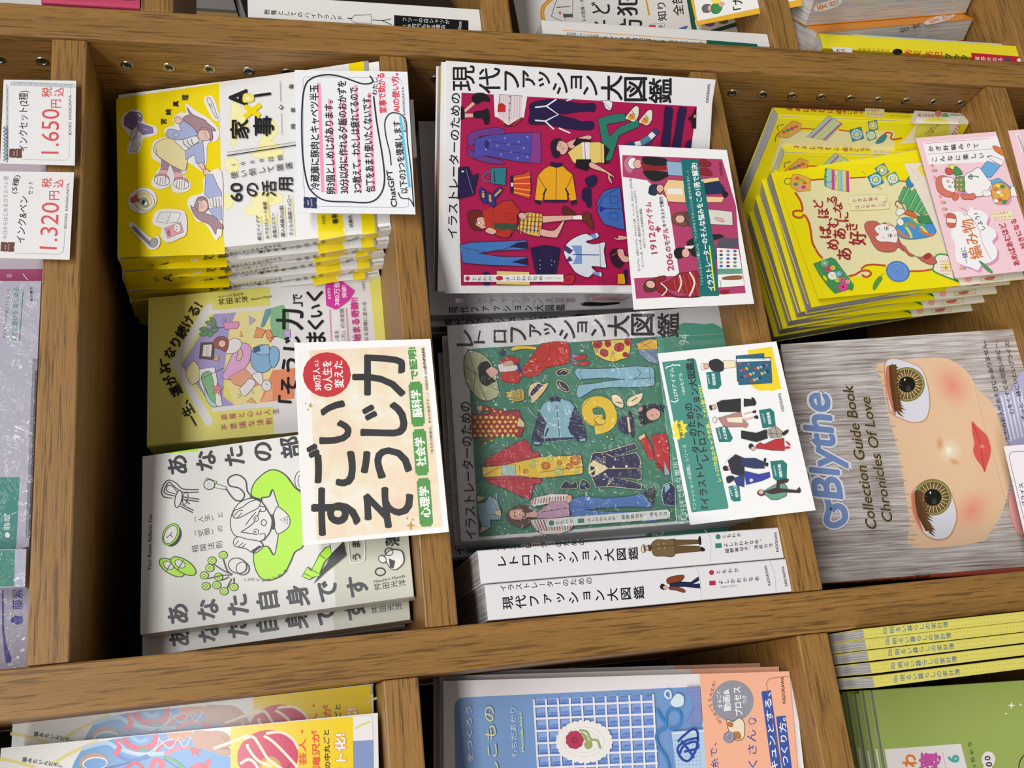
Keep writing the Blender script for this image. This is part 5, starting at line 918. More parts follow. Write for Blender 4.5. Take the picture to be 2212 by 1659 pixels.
for x, c_, w_ in ((715, 'cc5090', 34), (760, 'ecdc60', 30), (812, '8cc0cc', 22), (848, 'ecdc60', 24), (888, 'c84c88', 34)): p.L(c_, w_, [(x, 92+(x-700)*.1), (x+4, 330+(x-700)*.12)])
p.L('3c8c50', 14, '640,80 618,170 630,290', 1); p.dots('4c9c58', [(625+8*(k % 2), 90+k*28) for k in range(8)], 12); p.L('3c7c58', 6, '640,250 760,200 720,140', 1); p.dots('3c8c70', [(775+5*(k % 2), 110+k*26) for k in range(9)], 6)
granny(p, 1300, 98, 92, '5c94d0', 'f0e050', 'e8e8e8'); granny(p, 1225, 210, 108, '3c8c94', 'c8dcf0', 'f0d860', 20); granny(p, 1430, 198, 92, '6cac88', 'f0f0ec', 'e8e060', 20)
p.L('b8a850', 6, '1110,150 1060,110 1080,130', 1); p.L('b8a850', 7, '1200,280 1250,300 1300,325 1290,310', 1)
p.F('48945c', '480,1215 690,1140 740,1160 965,1470 950,1530 900,1520 740,1572 650,1480 550,1340', 0, '2c5c38'); p.L('8cc090', 4, '520,1250 640,1440'); p.L('8cc090', 4, '780,1240 920,1440'); p.E(YC, 620, 1385, 18, 42, -35, '2c5c38', 4)
for x, y, r, c_ in ((615, 1208, 48, '7cb4a0'), (655, 1278, 42, 'd05868'), (715, 1262, 30, 'e8dc58'), (708, 1358, 55, 'f0f0f0'), (785, 1335, 40, '78b8d8'), (770, 1408, 32, 'e8dc58'), (825, 1405, 38, 'd86c8c'), (892, 1428, 30, 'e8b0c0'), (835, 1490, 60, 'd85090')):
    p.E(c_, x, y, r, r*.9, 0, LN, 2); p.E('f0e050' if c_ in ('7cb4a0', 'f0f0f0', '78b8d8') else RD, x, y, r*.25, r*.25)
p.F('3c8c50', '890,1500 940,1490 950,1530 910,1525', 1); p.E('5888d0', 1490, 1308, 142, 122, 20, '3060a8', 4)
for r in (30, 60, 88, 112): p.E(None, 1490, 1308, r, r*.86, 20, 'a8c4ec', 5)
p.F('5c9c48', '1192,1510 1210,1440 1270,1365 1305,1390 1260,1460 1215,1525', 1, LN, 3); p.L('b0a060', 9, '1290,1375 1310,1325')
p.view('q'); p.F('f0eee4', '850,1320 1000,1350 1030,1560 1080,1600 830,1500 815,1440', 1, '4c9c58', 16); p.dots('e8d850', [(900+22*i, 1400+24*j) for i in range(6) for j in range(6)], 7); p.dots('d88c6c', [(889+24*i, 1385+34*j) for i in range(5) for j in range(5)], 7); p.E('e8d850', 945, 1455, 26); p.E('d86c6c', 945, 1455, 12)
p.part('girl_drawing')
p.F('5cac70', '500,600 560,610 580,650 620,620 680,660 760,880 680,900 620,860 540,860 510,780 450,770 445,720', 0, LN)
for q in ('540,615 470,760', '640,640 540,840', '690,700 600,860', '720,760 640,870', '750,820 680,890'): p.L('2c7c48', 6, q); p.L('e8efe4', 4, [(float(a.split(',')[0])+12, float(a.split(',')[1])) for a in q.split()])
p.F('48905c', '640,910 770,900 800,960 840,1000 700,1000 640,950', 0, LN)
p.F('3c88cc', '530,590 525,540 560,490 600,520 608,570 580,610 560,600', 1, LN); p.L('ecdc50', 14, '560,500 590,560', 1)
p.F('4c98d4', '410,1035 470,940 560,930 700,990 830,1000 835,1080 790,1120 640,1150 520,1150 450,1120 405,1060', 1, LN)
for q, c_ in (('420,1050 480,1100 540,1140', 'e08040'), ('500,1000 560,1080 580,1145', 'ecdc50'), ('600,950 700,1040 760,1110', 'ecdc50'), ('660,1060 720,1090 800,1115', 'e07840'), ('620,1040 560,990 520,1010', 'e08040'), ('560,940 640,1000 720,1000', '60b080')): p.L(c_, 26, q, 1)
p.F('78b480', '495,980 540,965 545,1020 500,1030', 0, LN, 3); p.F('f0eee8', '425,960 455,930 490,950 500,990 470,1015 440,1000', 1, LN)
p.F('d8703c', '490,880 540,850 600,870 650,920 610,930 540,900', 1, LN); p.F('f0ece4', '415,870 440,830 500,840 510,870 450,910 425,900', 1, LN); p.L('8c4830', 8, '440,820 410,790 430,750 480,790 510,850', 1)
p.F('c8685c', '85,1010 115,970 200,965 260,1000 300,980 380,1010 430,1100 470,1200 530,1260 500,1280 440,1240 400,1280 320,1290 230,1270 170,1200 130,1120 100,1070', 1, LN)
p.F('f4efec', '190,1040 240,1000 320,995 400,1030 435,1110 420,1190 330,1180 250,1180 200,1140 215,1090', 1, LN); p.F('c8685c', '180,1140 200,1100 235,1090 230,1115 200,1130', 1); p.F('e8b090', '310,990 350,985 370,1010 340,1020', 1)
for x, y in ((315, 1040), (355, 1115)): p.E('f4f0ee', x, y, 22, 17, 15, LN, 5); p.E(LN, x+4, y, 8, 11)
p.L(LN, 4, '380,1060 392,1070'); p.L(LN, 4, '235,1035 245,1055'); p.L(LN, 4, '275,1130 300,1145'); p.E('f0b8a0', 410, 1115, 18, 14)
p.F('c8685c', '450,1210 510,1230 550,1290 610,1330 560,1330 520,1290', 1, LN); p.F('c8685c', '600,1320 640,1340 700,1340 760,1300 800,1330 850,1400 780,1420 700,1390 650,1350', 1, LN); p.F('a83c3c', '700,1340 750,1302 790,1330 740,1370', 1)
p.part('title_lettering').view('r')
for ch, x0, x1, y0, y1 in (('あ', 765, 935, 1030, 1165), ('め', 640, 785, 925, 1045), ('ば', 552, 692, 765, 905), ('あ', 715, 870, 795, 915), ('む', 652, 780, 665, 782), ('ほ', 535, 665, 555, 665), ('ど', 478, 595, 450, 542), ('好', 905, 1110, 830, 990), ('き', 862, 1005, 730, 815), ('に', 785, 902, 600, 710), ('な', 715, 828, 480, 595), ('る', 645, 765, 412, 490)): p.K(ch, x0, x1, y0, y1, RD, 0.022)
for q in ('910,440 960,405 1330,395 1350,440 1310,475 930,500 895,480', '930,520 960,495 1360,480 1385,520 1350,560 960,578 925,560'): p.F('efe8bc', q, 1, 'c8b878', 2)
p.T('かぎ針編み', 940, 462, 1258, 438, 46, RD, 0.008, v=1); p.T('はじめました', 970, 540, 1355, 508, 46, RD, 0.008, v=1)
p.part('paper_band').view('q'); p.F('ebe6d8', '498,357 1500,290 1900,1560 1098,1645 1000,1400 840,1050 620,620')
p.F('ecdf58', '650,400 690,370 760,380 760,480 700,480 660,440', 1); p.T('まきものとさみ', 555, 390, 660, 500, 14, 'b08060', v=1)
p.E('f0b0a0', 1180, 1580, 40, 30); p.F('e8dcc0', '1300,1560 1535,1530 1540,1580 1310,1600', 0, '88a888', 5); p.F('d07060', '1360,1560 1460,1545 1440,1580 1360,1585', 1)
p.done()
for i in range(4):
    dup(G1.root, (0.003-0.0012*i, 0.0176*(i+1), 0), ['yellow crochet book directly behind the lifted front copy', 'yellow crochet book, third in the upright row', 'yellow crochet book, fourth in the upright row', 'yellow crochet book, last in the upright row'][i])
def g_side(b, pv, oy, label=''):
    p = side(b, 'R'); p.part('spine_lettering').view('f')
    p.F('ece6d8', [(1340, 880+oy), (1770, 905+oy), (1770, 990+oy), (1300, 985+oy)]) if pv else None
    for i, ch in enumerate('あめはあむほど好きになる'): pass
    p.T('あめばあむほど', 315 + (52 if not pv else 0), 862+oy, 760+(52 if not pv else 0), 885+oy, 44, RD, 0.02, v=1); p.T('好きになる', 720+(52 if not pv else 0), 890+oy, 935+(52 if not pv else 0), 892+oy, 38, RD, 0.02, v=1)
    d = 0 if pv else 60
    for y in (877, 912): p.R('efe4b8', 945+d, y+oy, 1100+d, y+oy+6, 30)
    p.T('かぎ針編み', 950+d, 877+oy, 1060+d, 880+oy, 22, RD, v=1); p.T('はじめました', 955+d, 908+oy, 1100+d, 912+oy, 22, RD, v=1); p.T('まつざきしおり', 1125+d, 890+oy, 1320+d, 900+oy, 26, '4a4430', v=1); p.T('Shiori Matsuzaki', 1150+d, 918+oy, 1305+d, 925+oy, 10, 'c07030')
    if pv: p.T('編み物時間', 1365, 915+oy, 1500, 920+oy, 26, 'c85070', 0.01, v=1); p.E('d88070', 1530, 905+oy, 28, 26); p.E('6cac70', 1585, 925+oy, 28, 26); p.T('KADOKAWA', 1625, 910+oy, 1725, 916+oy, 16)
    p.done()
    p = front(b); p.part('cover_drawings').view('f'); x = 0 if pv else 55
    p.F(CR, [(290+x, 1045+oy), (1180+x, 1040+oy), (1180+x, 1330+oy), (200+x, 1330+oy)]) if pv else None
    p.L(RP, 10, [(230+x, 1130+oy), (260+x, 1060+oy), (440+x, 1025+oy), (560+x, 1032+oy)], 1); p.L(RP, 10, [(740+x, 1035+oy), (830+x, 1048+oy)])
    p.L(LN, 5, [(255+x, 1042+oy), (250+x, 1005+oy), (300+x, 990+oy)], 1); p.F('e8b050', [(370+x, 962+oy), (440+x, 985+oy), (430+x, 1040+oy), (330+x, 1100+oy), (250+x, 1090+oy), (265+x, 1050+oy)], 0, LN, 3)
    for k, c_ in enumerate(('d86838', '3c9c78', 'c04c90', 'd86838')): p.E(c_, 300+x+k*32, 1052+oy-k*14, 18, 13)
    p.F('a8cccc', [(655+x, 922+oy), (768+x, 985+oy), (640+x, 1118+oy), (480+x, 1090+oy)], 0, LN, 3)
    for k, c_ in enumerate(('cc5090', 'ecdc60', 'ecdc60', 'c84c88')): p.L(c_, 12, [(680+x+k*26, 945+oy+k*13), (520+x+k*32, 1098+oy+k*6)])
    granny(p, 1010+x, 1000+oy, 52, '5c94d0', 'f0e050', 'e8e8e8', 35)
    if pv: granny(p, 880, 1070, 68, '3c8c94', 'c8dcf0', 'f0d860', 30); granny(p, 995, 1078, 50, '6cac88', 'f0f0ec', 'e8e060', 30); p.L(RP, 12, '1060,1130 1110,1060 1160,1065 1150,1100 1180,1110 1240,1100', 1); p.F('3c8ca0', '1030,1140 1080,1080 1120,1080 1090,1130', 1, LN, 3)
    if pv: p.F('ece6d8', '1350,935 1700,930 1680,1100 1210,1150 1290,1080 1345,1000'); p.E('e4e05c', 1480, 1040, 145, 100, -20); p.T('ぎ針編み', 1425, 1070, 1500, 1000, 26, '4a4a40', v=1); p.T('の編み方', 1450, 1085, 1535, 990, 26, '4a4a40', v=1); p.T('か?♪', 1645, 1085, 1690, 1000, 40, 'd85068', 0.01)
    p.done()
g_side(G4, True, 0); g_side(G5, False, 298)
# ---- pink card
p = card('price_card', 'pink printed card with crochet girl and speech cloud beside the yellow books', [(2063, 601), (1978, 298), (2330, 270), (2400, 566)], 0.03, -0.02, 'f0ccd6')
p.part('card_drawings').view('q')
p.F('f2f0f2', '700,140 1495,68 1600,330 762,370'); p.L('b86070', 4, '715,148 1410,92'); p.L('b86070', 4, '750,260 1430,203')
for k in range(60):
    x, y = 700+(k*197) % 1060, 420+(k*331) % 1100; p.L('e8b4c4', 4, [(x, y), (x+18, y-6), (x+14, y+8)])
p.dots('f0a090', [(800, 378), (808, 432), (825, 502), (905, 768), (920, 838), (935, 905), (1105, 1462), (885, 705)], 20); p.dots('78b088', [(838, 430), (930, 768), (945, 838), (1140, 1462)], 15)
for ox, oy, c_ in ((22, 25, 'd898bc'), (0, 0, 'f1f0f3')):
    p.F(c_, [(x+ox, y+oy) for x, y in ((1000, 1000), (970, 900), (1050, 860), (1100, 870), (1170, 870), (1215, 800), (1240, 840), (1330, 860), (1390, 920), (1370, 1000), (1450, 1050), (1475, 1120), (1430, 1180), (1480, 1260), (1470, 1350), (1400, 1400), (1320, 1420), (1280, 1480), (1200, 1450), (1130, 1430), (1060, 1390), (1040, 1300), (1040, 1200), (1000, 1120))], 1)
p.F('d898bc', '1070,700 1180,690 1260,720 1420,700 1480,780 1600,790 1640,700 1560,650 1100,640', 1)
p.L('a86858', 4, '1085,820 1150,850 1170,890 1140,905 1130,880 1200,920 1290,1050 1330,1200 1420,1370', 1); p.F('c86850', '955,890 1000,882 1048,910 1050,1000 1030,1030 985,1030 950,990', 1, LN); p.F('ece4d8', '955,930 1050,945 1045,985 950,975')
p.F('4c9c58', '1290,1385 1330,1400 1430,1490 1420,1510 1360,1470', 1, LN, 3)
p.F('e07838', '1440,170 1500,185 1578,240 1565,280 1500,250 1450,210', 1, LN); p.F('f2f0f0', '1380,290 1410,270 1560,330 1530,380 1460,340', 0, LN)
p.F('68acdc', '1310,410 1380,330 1520,380 1420,500 1345,500', 0, LN); p.F('68acdc', '1405,540 1500,510 1620,600 1650,650 1620,680 1450,600', 0, LN); p.F('f2f0f0', '1640,590 1710,630 1700,700 1600,700', 0, LN); p.F('f2f0f0', '1140,490 1220,440 1290,400 1370,500 1420,560 1400,620 1350,690 1250,700 1150,650', 1, LN)
p.F('f0ede8', '1330,650 1400,640 1420,690 1350,700', 1, LN, 3); p.F('e8a850', '1440,580 1540,560 1610,620 1625,700 1560,770 1470,780 1430,700', 1, LN)
for x, y, c_ in ((1490, 590, 'f0e050'), (1540, 600, '48945c'), (1470, 630, 'e07858'), (1500, 660, 'f0f0ee'), (1530, 690, 'f0e050'), (1510, 740, 'd85848'), (1470, 750, 'f0f0ee'), (1560, 760, '48945c')): p.E(c_, x, y, 26, 20, 0, LN, 2)
p.F('d87868', '835,560 850,510 900,485 960,500 1000,560 1040,660 1000,710 930,700 860,650', 1, LN); p.F('f4f0ee', '900,510 960,500 1020,520 1040,600 1030,660 960,640 915,600', 1, LN)
for x, y in ((965, 545), (985, 600)): p.E('f4f0ee', x, y, 16, 13, 0, LN, 4); p.E(LN, x, y, 5, 7)
p.E('c04848', 1012, 558, 9); p.F('5c9c60', '1040,500 1130,490 1145,560 1140,660 1070,640 1030,610', 0, LN); p.dots('e88058', [(1062+40*i, 530+50*j) for i in range(2) for j in range(3)], 15); p.dots('f0e8b0', [(1062+40*i, 530+50*j) for i in range(2) for j in range(3)], 6)
p.F('e07050', '1010,700 1050,670 1080,700 1060,740 1020,740', 1, LN, 3); p.F('d87868', '1100,680 1150,680 1170,690 1230,670 1258,700 1230,735 1180,735 1120,730', 1, LN)
p.F('d05848', '935,425 960,400 1010,430 1020,460 980,475 945,460', 1, LN); p.F('f0e460', '975,370 1020,370 1050,400 1010,420 985,400', 1, LN); p.F('48945c', '1030,400 1060,390 1120,460 1070,480 1030,470', 1, LN); p.L('2c6c48', 9, '1180,500 1210,470 1215,520 1180,500 1240,490 1290,500', 1)
p.part('card_lettering'); p.T('かぎ針編みって', 745, 205, 1300, 165, 62, K0, 0.01, v=1, k=0.75); p.T('こんなに楽しい！', 780, 318, 1440, 262, 62, K0, 0.01, v=1, k=0.75)
p.T('編み物', 1275, 1360, 1155, 950, 140, 'd87434', 0.01); p.T('一緒に', 1165, 1410, 1120, 1240, 60, '3a3a40'); p.T('しよう♪', 1335, 1055, 1250, 880, 52, '3a3a40')
p.F('ede4bc', '1425,880 1450,865 1630,850 1660,940 1450,955 1430,920'); p.T('かぎ針編み', 1432, 892, 1605, 872, 24, RD, v=1); p.T('はじめました', 1445, 932, 1648, 910, 24, RD, v=1)
p.T('あめばあむほど', 1660+35, 1430, 1500+30, 985, 68, 'b82c3c', 0.02); p.T('あむほど', 1680, 1250, 1580, 1000, 2, 'f0ccd6'); p.T('好きになる', 1770, 1250, 1650, 945, 62, 'b82c3c', 0.02); p.F('f2f0f2', '1672,45 1720,38 1766,240 1740,245'); p.T('KADOKAWA', 1765, 235, 1702, 58, 22, K0, 0.01)
p.done()
# ---------------------------------------------------------------- doll photo book
def hairmat():
    m = bpy.data.materials.new('photo_of_hair'); m.use_nodes = True; nt = m.node_tree; L = nt.links; b = nt.nodes['Principled BSDF']; b.inputs['Roughness'].default_value = 0.35
    tc = nd(nt, 'ShaderNodeTexCoord'); mp = nd(nt, 'ShaderNodeMapping'); L.new(tc.outputs['Object'], mp.inputs[0]); mp.inputs['Scale'].default_value = (1, 1, 0.03)
    mp.inputs['Rotation'].default_value = (0, 0.12, 0)
    n = nd(nt, 'ShaderNodeTexNoise'); n.inputs['Scale'].default_value = 700; n.inputs['Detail'].default_value = 5; n.inputs['Distortion'].default_value = 0.5; L.new(mp.outputs[0], n.inputs['Vector'])
    n2 = nd(nt, 'ShaderNodeTexNoise'); n2.inputs['Scale'].default_value = 22; L.new(tc.outputs['Object'], n2.inputs['Vector'])
    ad = nd(nt, 'ShaderNodeMath', operation='MULTIPLY_ADD'); L.new(n2.outputs[0], ad.inputs[0]); ad.inputs[1].default_value = 0.5; L.new(n.outputs[0], ad.inputs[2])
    r = nd(nt, 'ShaderNodeValToRGB'); L.new(ad.outputs[0], r.inputs[0]); e = r.color_ramp.elements
    e[0].position = 0.5; e[0].color = lin('7c6e68')+[1]; e[1].position = 0.92; e[1].color = lin('dcd8d6')+[1]; q = e.new(0.70); q.color = lin('b0a6a2')+[1]
    L.new(r.outputs[0], b.inputs['Base Color']); return m
p = front(Hb); p.view('z'); p.slab('front_jacket', '1766,1261 1686,744 2290,703 2395,1208', 0.0003, hairmat())
def blend(a, b_, t): a = [int(a[i:i+2], 16) for i in (0, 2, 4)]; b_ = [int(b_[i:i+2], 16) for i in (0, 2, 4)]; return '%02x%02x%02x' % tuple(round(x+(y-x)*t) for x, y in zip(a, b_))
def glow(cx, cy, rx, ry, a, b_, an=0, n=9):
    for k in range(n): t = 1-k/n; p.E(blend(a, b_, ((k+1)/n)**1.3), cx, cy, rx*t, ry*t, an, n=28)
p.part('doll_face'); FC = 'eac6a2'
p.F(FC, '1894,790 1937,780 1990,774 2046,775 2087,801 2116,845 2141,868 2162,920 2179,976 2182,1030 2168,1098 2140,1150 2110,1172 1973,1182 1965,1125 1952,1040 1937,963 1918,895 1905,827', 1)
p.view('n')
glow(1640, 120, 210, 150, FC, 'ea9880', 60); glow(1800, 1110, 200, 150, FC, 'ec9a82', -50); glow(1620, 640, 115, 120, FC, 'f4e8cc'); glow(1540, 580, 34, 60, FC, 'd8a070', 0, 5); glow(1660, 730, 50, 26, FC, 'd8a070', 20, 5); glow(1612, 640, 26, 34, 'f4e8cc', 'fbf6ea', 0, 3)
for (wh, ic, lid, R) in (('1112,-60 1110,80 1150,320 1250,385 1330,412 1420,390 1455,300 1450,160 1400,0 1300,-60 1180,-90', (1280, 112), '1112,-20 1110,120 1165,330 1185,335 1140,100 1135,-20', 142), ('1320,990 1345,1120 1400,1270 1470,1330 1545,1342 1620,1310 1672,1180 1650,1040 1600,940 1500,880 1400,900', (1485, 1012), '1318,980 1325,1130 1390,1270 1400,1265 1350,1110 1345,1000', 150)):
    p.F('c89870', [(x+(x-ic[0])*.05, y+(y-ic[1])*.03) for x, y in pts(wh)], 1); p.F('dfe0ec', wh, 1); x, y = ic
    p.E('7c7a3c', x, y, R, R*.97, n=32); p.E('a89e60', x, y, R*.94, R*.9, n=32); p.E('4a3c22', x, y, R*.86, R*.83, n=32)
    for k in range(46):
        t = k*2*math.pi/46; p.L('e8d4a0' if k % 2 else '8c6c3c', 6 if k % 2 else 9, [(x+R*.45*math.cos(t), y+R*.44*math.sin(t)), (x+R*.84*math.cos(t+.03), y+R*.81*math.sin(t+.03))])
    p.E('17140f', x, y, R*.47, R*.45, n=26); p.E('3c3a36', x+12, y+32, 20, 24); p.E('e8e4dc', x-18, y-38, 6, 10)
    p.F('e09878', lid, 1); p.F('c87c60', [(a+6, b) for a, b in pts(lid)], 1)
    if R == 142: q0 = [(1135, -40), (1140, 60), (1150, 160), (1180, 330)]
    else: q0 = [(1340, 960), (1345, 1060), (1365, 1160), (1430, 1280)]
    p.F('5c3c1c', [(a, b) for a, b in q0]+[(a+60, b-6) for a, b in q0[::-1]])
    for k in range(15):
        t = k/14; a = np.array(q0[0])*(1-t)+np.array(q0[-1])*t; a = a+np.array([-6+20*math.sin(t*3.1)*0, 0]); p.F('6c4a24', [(a[0]+30, a[1]-14), (a[0]+30, a[1]+14), (a[0]+95+12*math.sin(k*1.7), a[1]+26+t*20)])
p.F('dc5c54', '1798,408 1840,450 1915,520 1945,600 1942,680 1915,760 1898,812 1880,770 1830,700 1808,640 1818,580 1802,500', 1); p.L('b83c3c', 7, '1802,420 1850,540 1870,620 1880,700 1898,805', 1); glow(1880, 605, 26, 20, 'dc5c54', 'f0a090', 0, 4)
for k in range(40): p.L('b0a49e' if k % 3 else 'd8d0cc', 5, [(1000+k*0+50*math.sin(k), -30+k*36), (1075+k*7.5+18*math.sin(k*2.1), -22+k*36)])
p.part('title_lettering'); BL = '7490c4'
for c_, w_ in (('e4e4ea', 74), (BL, 50)):
    p.L(c_, w_, '640,1010 600,930 560,900 540,840 560,790', 1); p.L(c_, w_, '640,1010 660,1100 640,1200 700,1235 780,1190 775,1110 720,1080 680,1120', 1)
p.T('Blythe', 690, 1010, 575, 185, 300, BL, 0.03, 0, 0.25, 'e4e4ea', 0.045)
p.T('Collection Guide Book', 1000, 1262, 805, 118, 84, '54400e', 0.02, 0, 0.3, 'd8d0cc', 0.02); p.T('Chronicles Of Love', 1128, 1205, 945, 212, 80, '54400e', 0.02, 0, 0.3, 'd8d0cc', 0.02)
p.part('paper_band'); p.L('d8c8bc', 3, '1800,0 1860,300 1960,650 2080,1100 2135,1350 2140,1480', 1); p.view('h'); p.L('d8c8bc', 3, '1730,1165 1790,1420 1830,1640', 1)
p.view('n'); p.F('b4b4dc', '2010,180 2110,160 2212,20 2300,600 2100,590 2060,420 2010,280', 1)
for k in range(6): p.L('e4e4f0', 14, [(2030+k*30, 200-k*10), (2110+k*30, 560-k*10)])
p.E('eca4a0', 2160, 1130, 60, 190, -12)
p.T('ただのお人形あそびじゃありません。', 2085, 555, 1888, -232, 40, K0, 0.015, 0, 0, 'd8d4d4', 0.02); p.T('心をくすぐる可愛いホビー、', 2115, 352, 1985, -232, 40, K0, 0.015, 0, 0, 'd8d4d4', 0.02); p.T('ずっと一緒にいたいプライス!', 2215, 400, 2072, -236, 40, K0, 0.015, 0, 0, 'd8d4d4', 0.02)
p.done(); p = side(Hb); p.view('p'); p.T('Collection Guide Book', 940, 180, 1470, 128, 26, '2c1410', 0.01, slant=0.3); p.done()
p = card('price_card', 'white card with thin ruled frame at the right edge over the doll book', [(2236, 1255), (2168, 964), (2330, 950), (2420, 1236)], 0.03, -0.02, 'eee8f0')
p.view('n'); p.L('5c5864', 4, '2400,640 2120,648 2098,665 2095,700 2240,1300', 0); p.T('ブライス', 2215, 1080, 2185, 900, 34, K0, 0.03); p.done()
# ---------------------------------------------------------------- blue crochet book
p = front(Nb); p.view('z'); p.slab('front_jacket', '966,2000 957,1471 1705,1450 1752,2000', 0.0003, 'e2dfe2'); p.part('blue_panel'); NB = '7298cc'
p.F(NB, '990,2000 981,1530 984,1516 994,1508 1010,1506 1511,1483 1550,2000'); p.view('o')
p.part('photo_of_crochet'); p.F('88a6dc', '552,1115 640,1105 1470,1070 1505,1095 1525,1300 1552,1659 1640,2900 700,2900 600,1659')
for i in range(10):
    for j in range(9):
        x, y = 585+i*95+j*6, 1118-i*4.5+j*98; p.F('5c84cc', [(x+4, y+6), (x+74, y+2), (x+78, y+60), (x+8, y+64)]); p.L('88a6dc', 4, [(x+8, y+20), (x+74, y+16)]); p.L('88a6dc', 4, [(x+8, y+42), (x+76, y+38)])
for i in range(11): p.L('e4e4ec', 15, [(565+i*95, 1112-i*4), (618+i*94, 2000)])
for j in range(9): p.L('e4e4ec', 17, [(560+j*6, 1170+j*98), (1525+j*6, 1130+j*98)])
for k in range(26):
    t = k*2*math.pi/26; p.E('e8e6e4', 965+200*math.cos(t), 1450+148*math.sin(t), 28, 26)
p.E('e8e6e4', 965, 1450, 200, 148, n=28)
for r in (0.8, 0.6): p.E(None, 965, 1450, 200*r, 148*r, 0, 'd4d0cc', 5, 28)
for k in range(9): t = k*2*math.pi/9; p.E('b42850', 890+42*math.cos(t), 1435+45*math.sin(t), 30, 28, 0, '94183c', 3)
p.E('a82048', 890, 1435, 34, 34); p.E(None, 888, 1437, 18, 18, 0, '701030', 5); p.L('98a464', 18, '925,1360 985,1370 1020,1430 1070,1440 1095,1505', 1); p.F('98a464', '940,1375 985,1400 1000,1450 960,1430', 1); p.F('98a464', '975,1450 1020,1440 1030,1490 990,1510 965,1480', 1)
p.L('d0e4f0', 16, '1640,1110 1610,1080 1620,1045 1650,1050 1655,1090 1650,1110', 1); p.F('d0e4f0', '1655,1130 1700,1070 1745,1080 1760,1110 1750,1160 1700,1175 1665,1160', 1, 'a8c0d4'); p.F('7c88c0', '1780,1015 1888,1010 1905,1300 1780,1305 1850,1170', 0)
for k in range(8): p.L('9098cc', 5, [(1800+k*8, 1040+k*30), (1895, 1030+k*32)])
p.L('3484c4', 20, '1545,1190 1580,1260 1620,1330 1540,1390 1560,1490 1620,1580 1650,1700', 1); p.L('3484c4', 18, '1620,1330 1620,1240 1660,1190 1730,1220 1730,1310 1680,1350 1640,1340', 1)
p.F('b4cce4', '1660,1370 1920,1350 1960,1700 1700,1700', 0); p.L('dce8f0', 10, '1670,1385 1920,1365'); p.dots('8cacd0', [(1690+28*i, 1440+32*j) for i in range(8) for j in range(8)], 7)
for q in ('1710,1450 1760,1400 1830,1350 1870,1380 1860,1500 1800,1600 1740,1580 1710,1500 1780,1440 1870,1420', '1720,1560 1760,1480 1850,1450 1870,1500 1760,1530', '1740,1440 1800,1520 1840,1580'): p.L('2444a0', 20, q, 1)
p.part('cover_lettering'); p.T('をつくろう', 62, 1610, 45, 1170, 44, 'd0d8e4', 0.01); p.T('しこもの', 245, 1705, 205, 1170, 82, 'e6e2a4', 0.0); p.T('もちだあかり', 412, 1575, 398, 1180, 46, 'ccdcec'); p.T('Mochida Akari', 478, 1528, 458, 1220, 20, 'e4e484', 0.02)
p.part('paper_band').view('z'); p.F('f0b294', '1511,1456 1705,1450 1752,2000 1550,2000'); p.view('o'); p.part('band_lettering'); p.E('90909c', 2150, 1125, 165, 165, n=32)
p.T('まるごと', 2048, 1178, 2032, 1042, 34, 'f0f0f0', 0.01); p.T('動画&', 2108, 1205, 2092, 1035, 58, 'f0f0f0', 0.025); p.T('プロセス', 2198, 1240, 2178, 1015, 58, 'f0f0f0', 0.025); p.T('つき', 2245, 1150, 2240, 1080, 34, 'f0f0f0', 0.01)
p.T('はじめてで', 2050, 1305, 1965, 1150, 30, '4a4048'); p.T('も大丈夫!', 1962, 1130, 2005, 970, 30, '4a4048')
p.F('e8dcc0', '2105,1270 2150,1290 2200,1260 2240,1300 2235,1420 2160,1430 2110,1340', 1, '5c4c44', 6); p.F('b07848', '2110,1290 2150,1300 2150,1330 2115,1330', 1); p.F('b07848', '2140,1380 2200,1370 2215,1425 2150,1425', 1); p.E('8c8c9c', 2120, 1415, 42, 44, 0, '5c5c6c', 5); p.E(None, 2120, 1415, 26, 40, 30, 'c0c0cc', 4)
NVY = '3444a0'; p.T('い毛糸で、', 2025, 1830, 1990, 1460, 62, NVY, 0.005); p.view('p'); p.T('ったいたくさん', 75, 2100, 40, 1355, 74, NVY, 0.005); p.L(NVY, 5, '75,1285 40,1260 20,1285 35,1310 60,1305 80,1285 62,1262', 1)
p.R('3854a4', 245, 1700, 158, 1045, 76); p.T('キュンとする、', 228, 1620+60, 168, 1060, 52, 'f0f0f4', 0.02); p.R('3854a4', 335, 1740, 276, 1246, 76); p.T('つくり方。', 312, 1640, 285, 1260, 56, 'f0f0f4', 0.02); p.T('KADOKAWA', 302, 1145, 285, 935, 26, K0, 0.01)
p.L('8c6c60', 4, '340,930 200,945 165,980 165,1020 230,1400 290,1659', 1)
p.done(); dup(Nb.root, (0.004, 0.014, 0), 'blue crochet book, second in its row behind the front copy'); dup(Nb.root, (-0.012, 0.028, 0.0), 'blue crochet book, third in its row'); dup(Nb.root, (0.008, 0.042, 0.0), 'blue crochet book, last in its row')
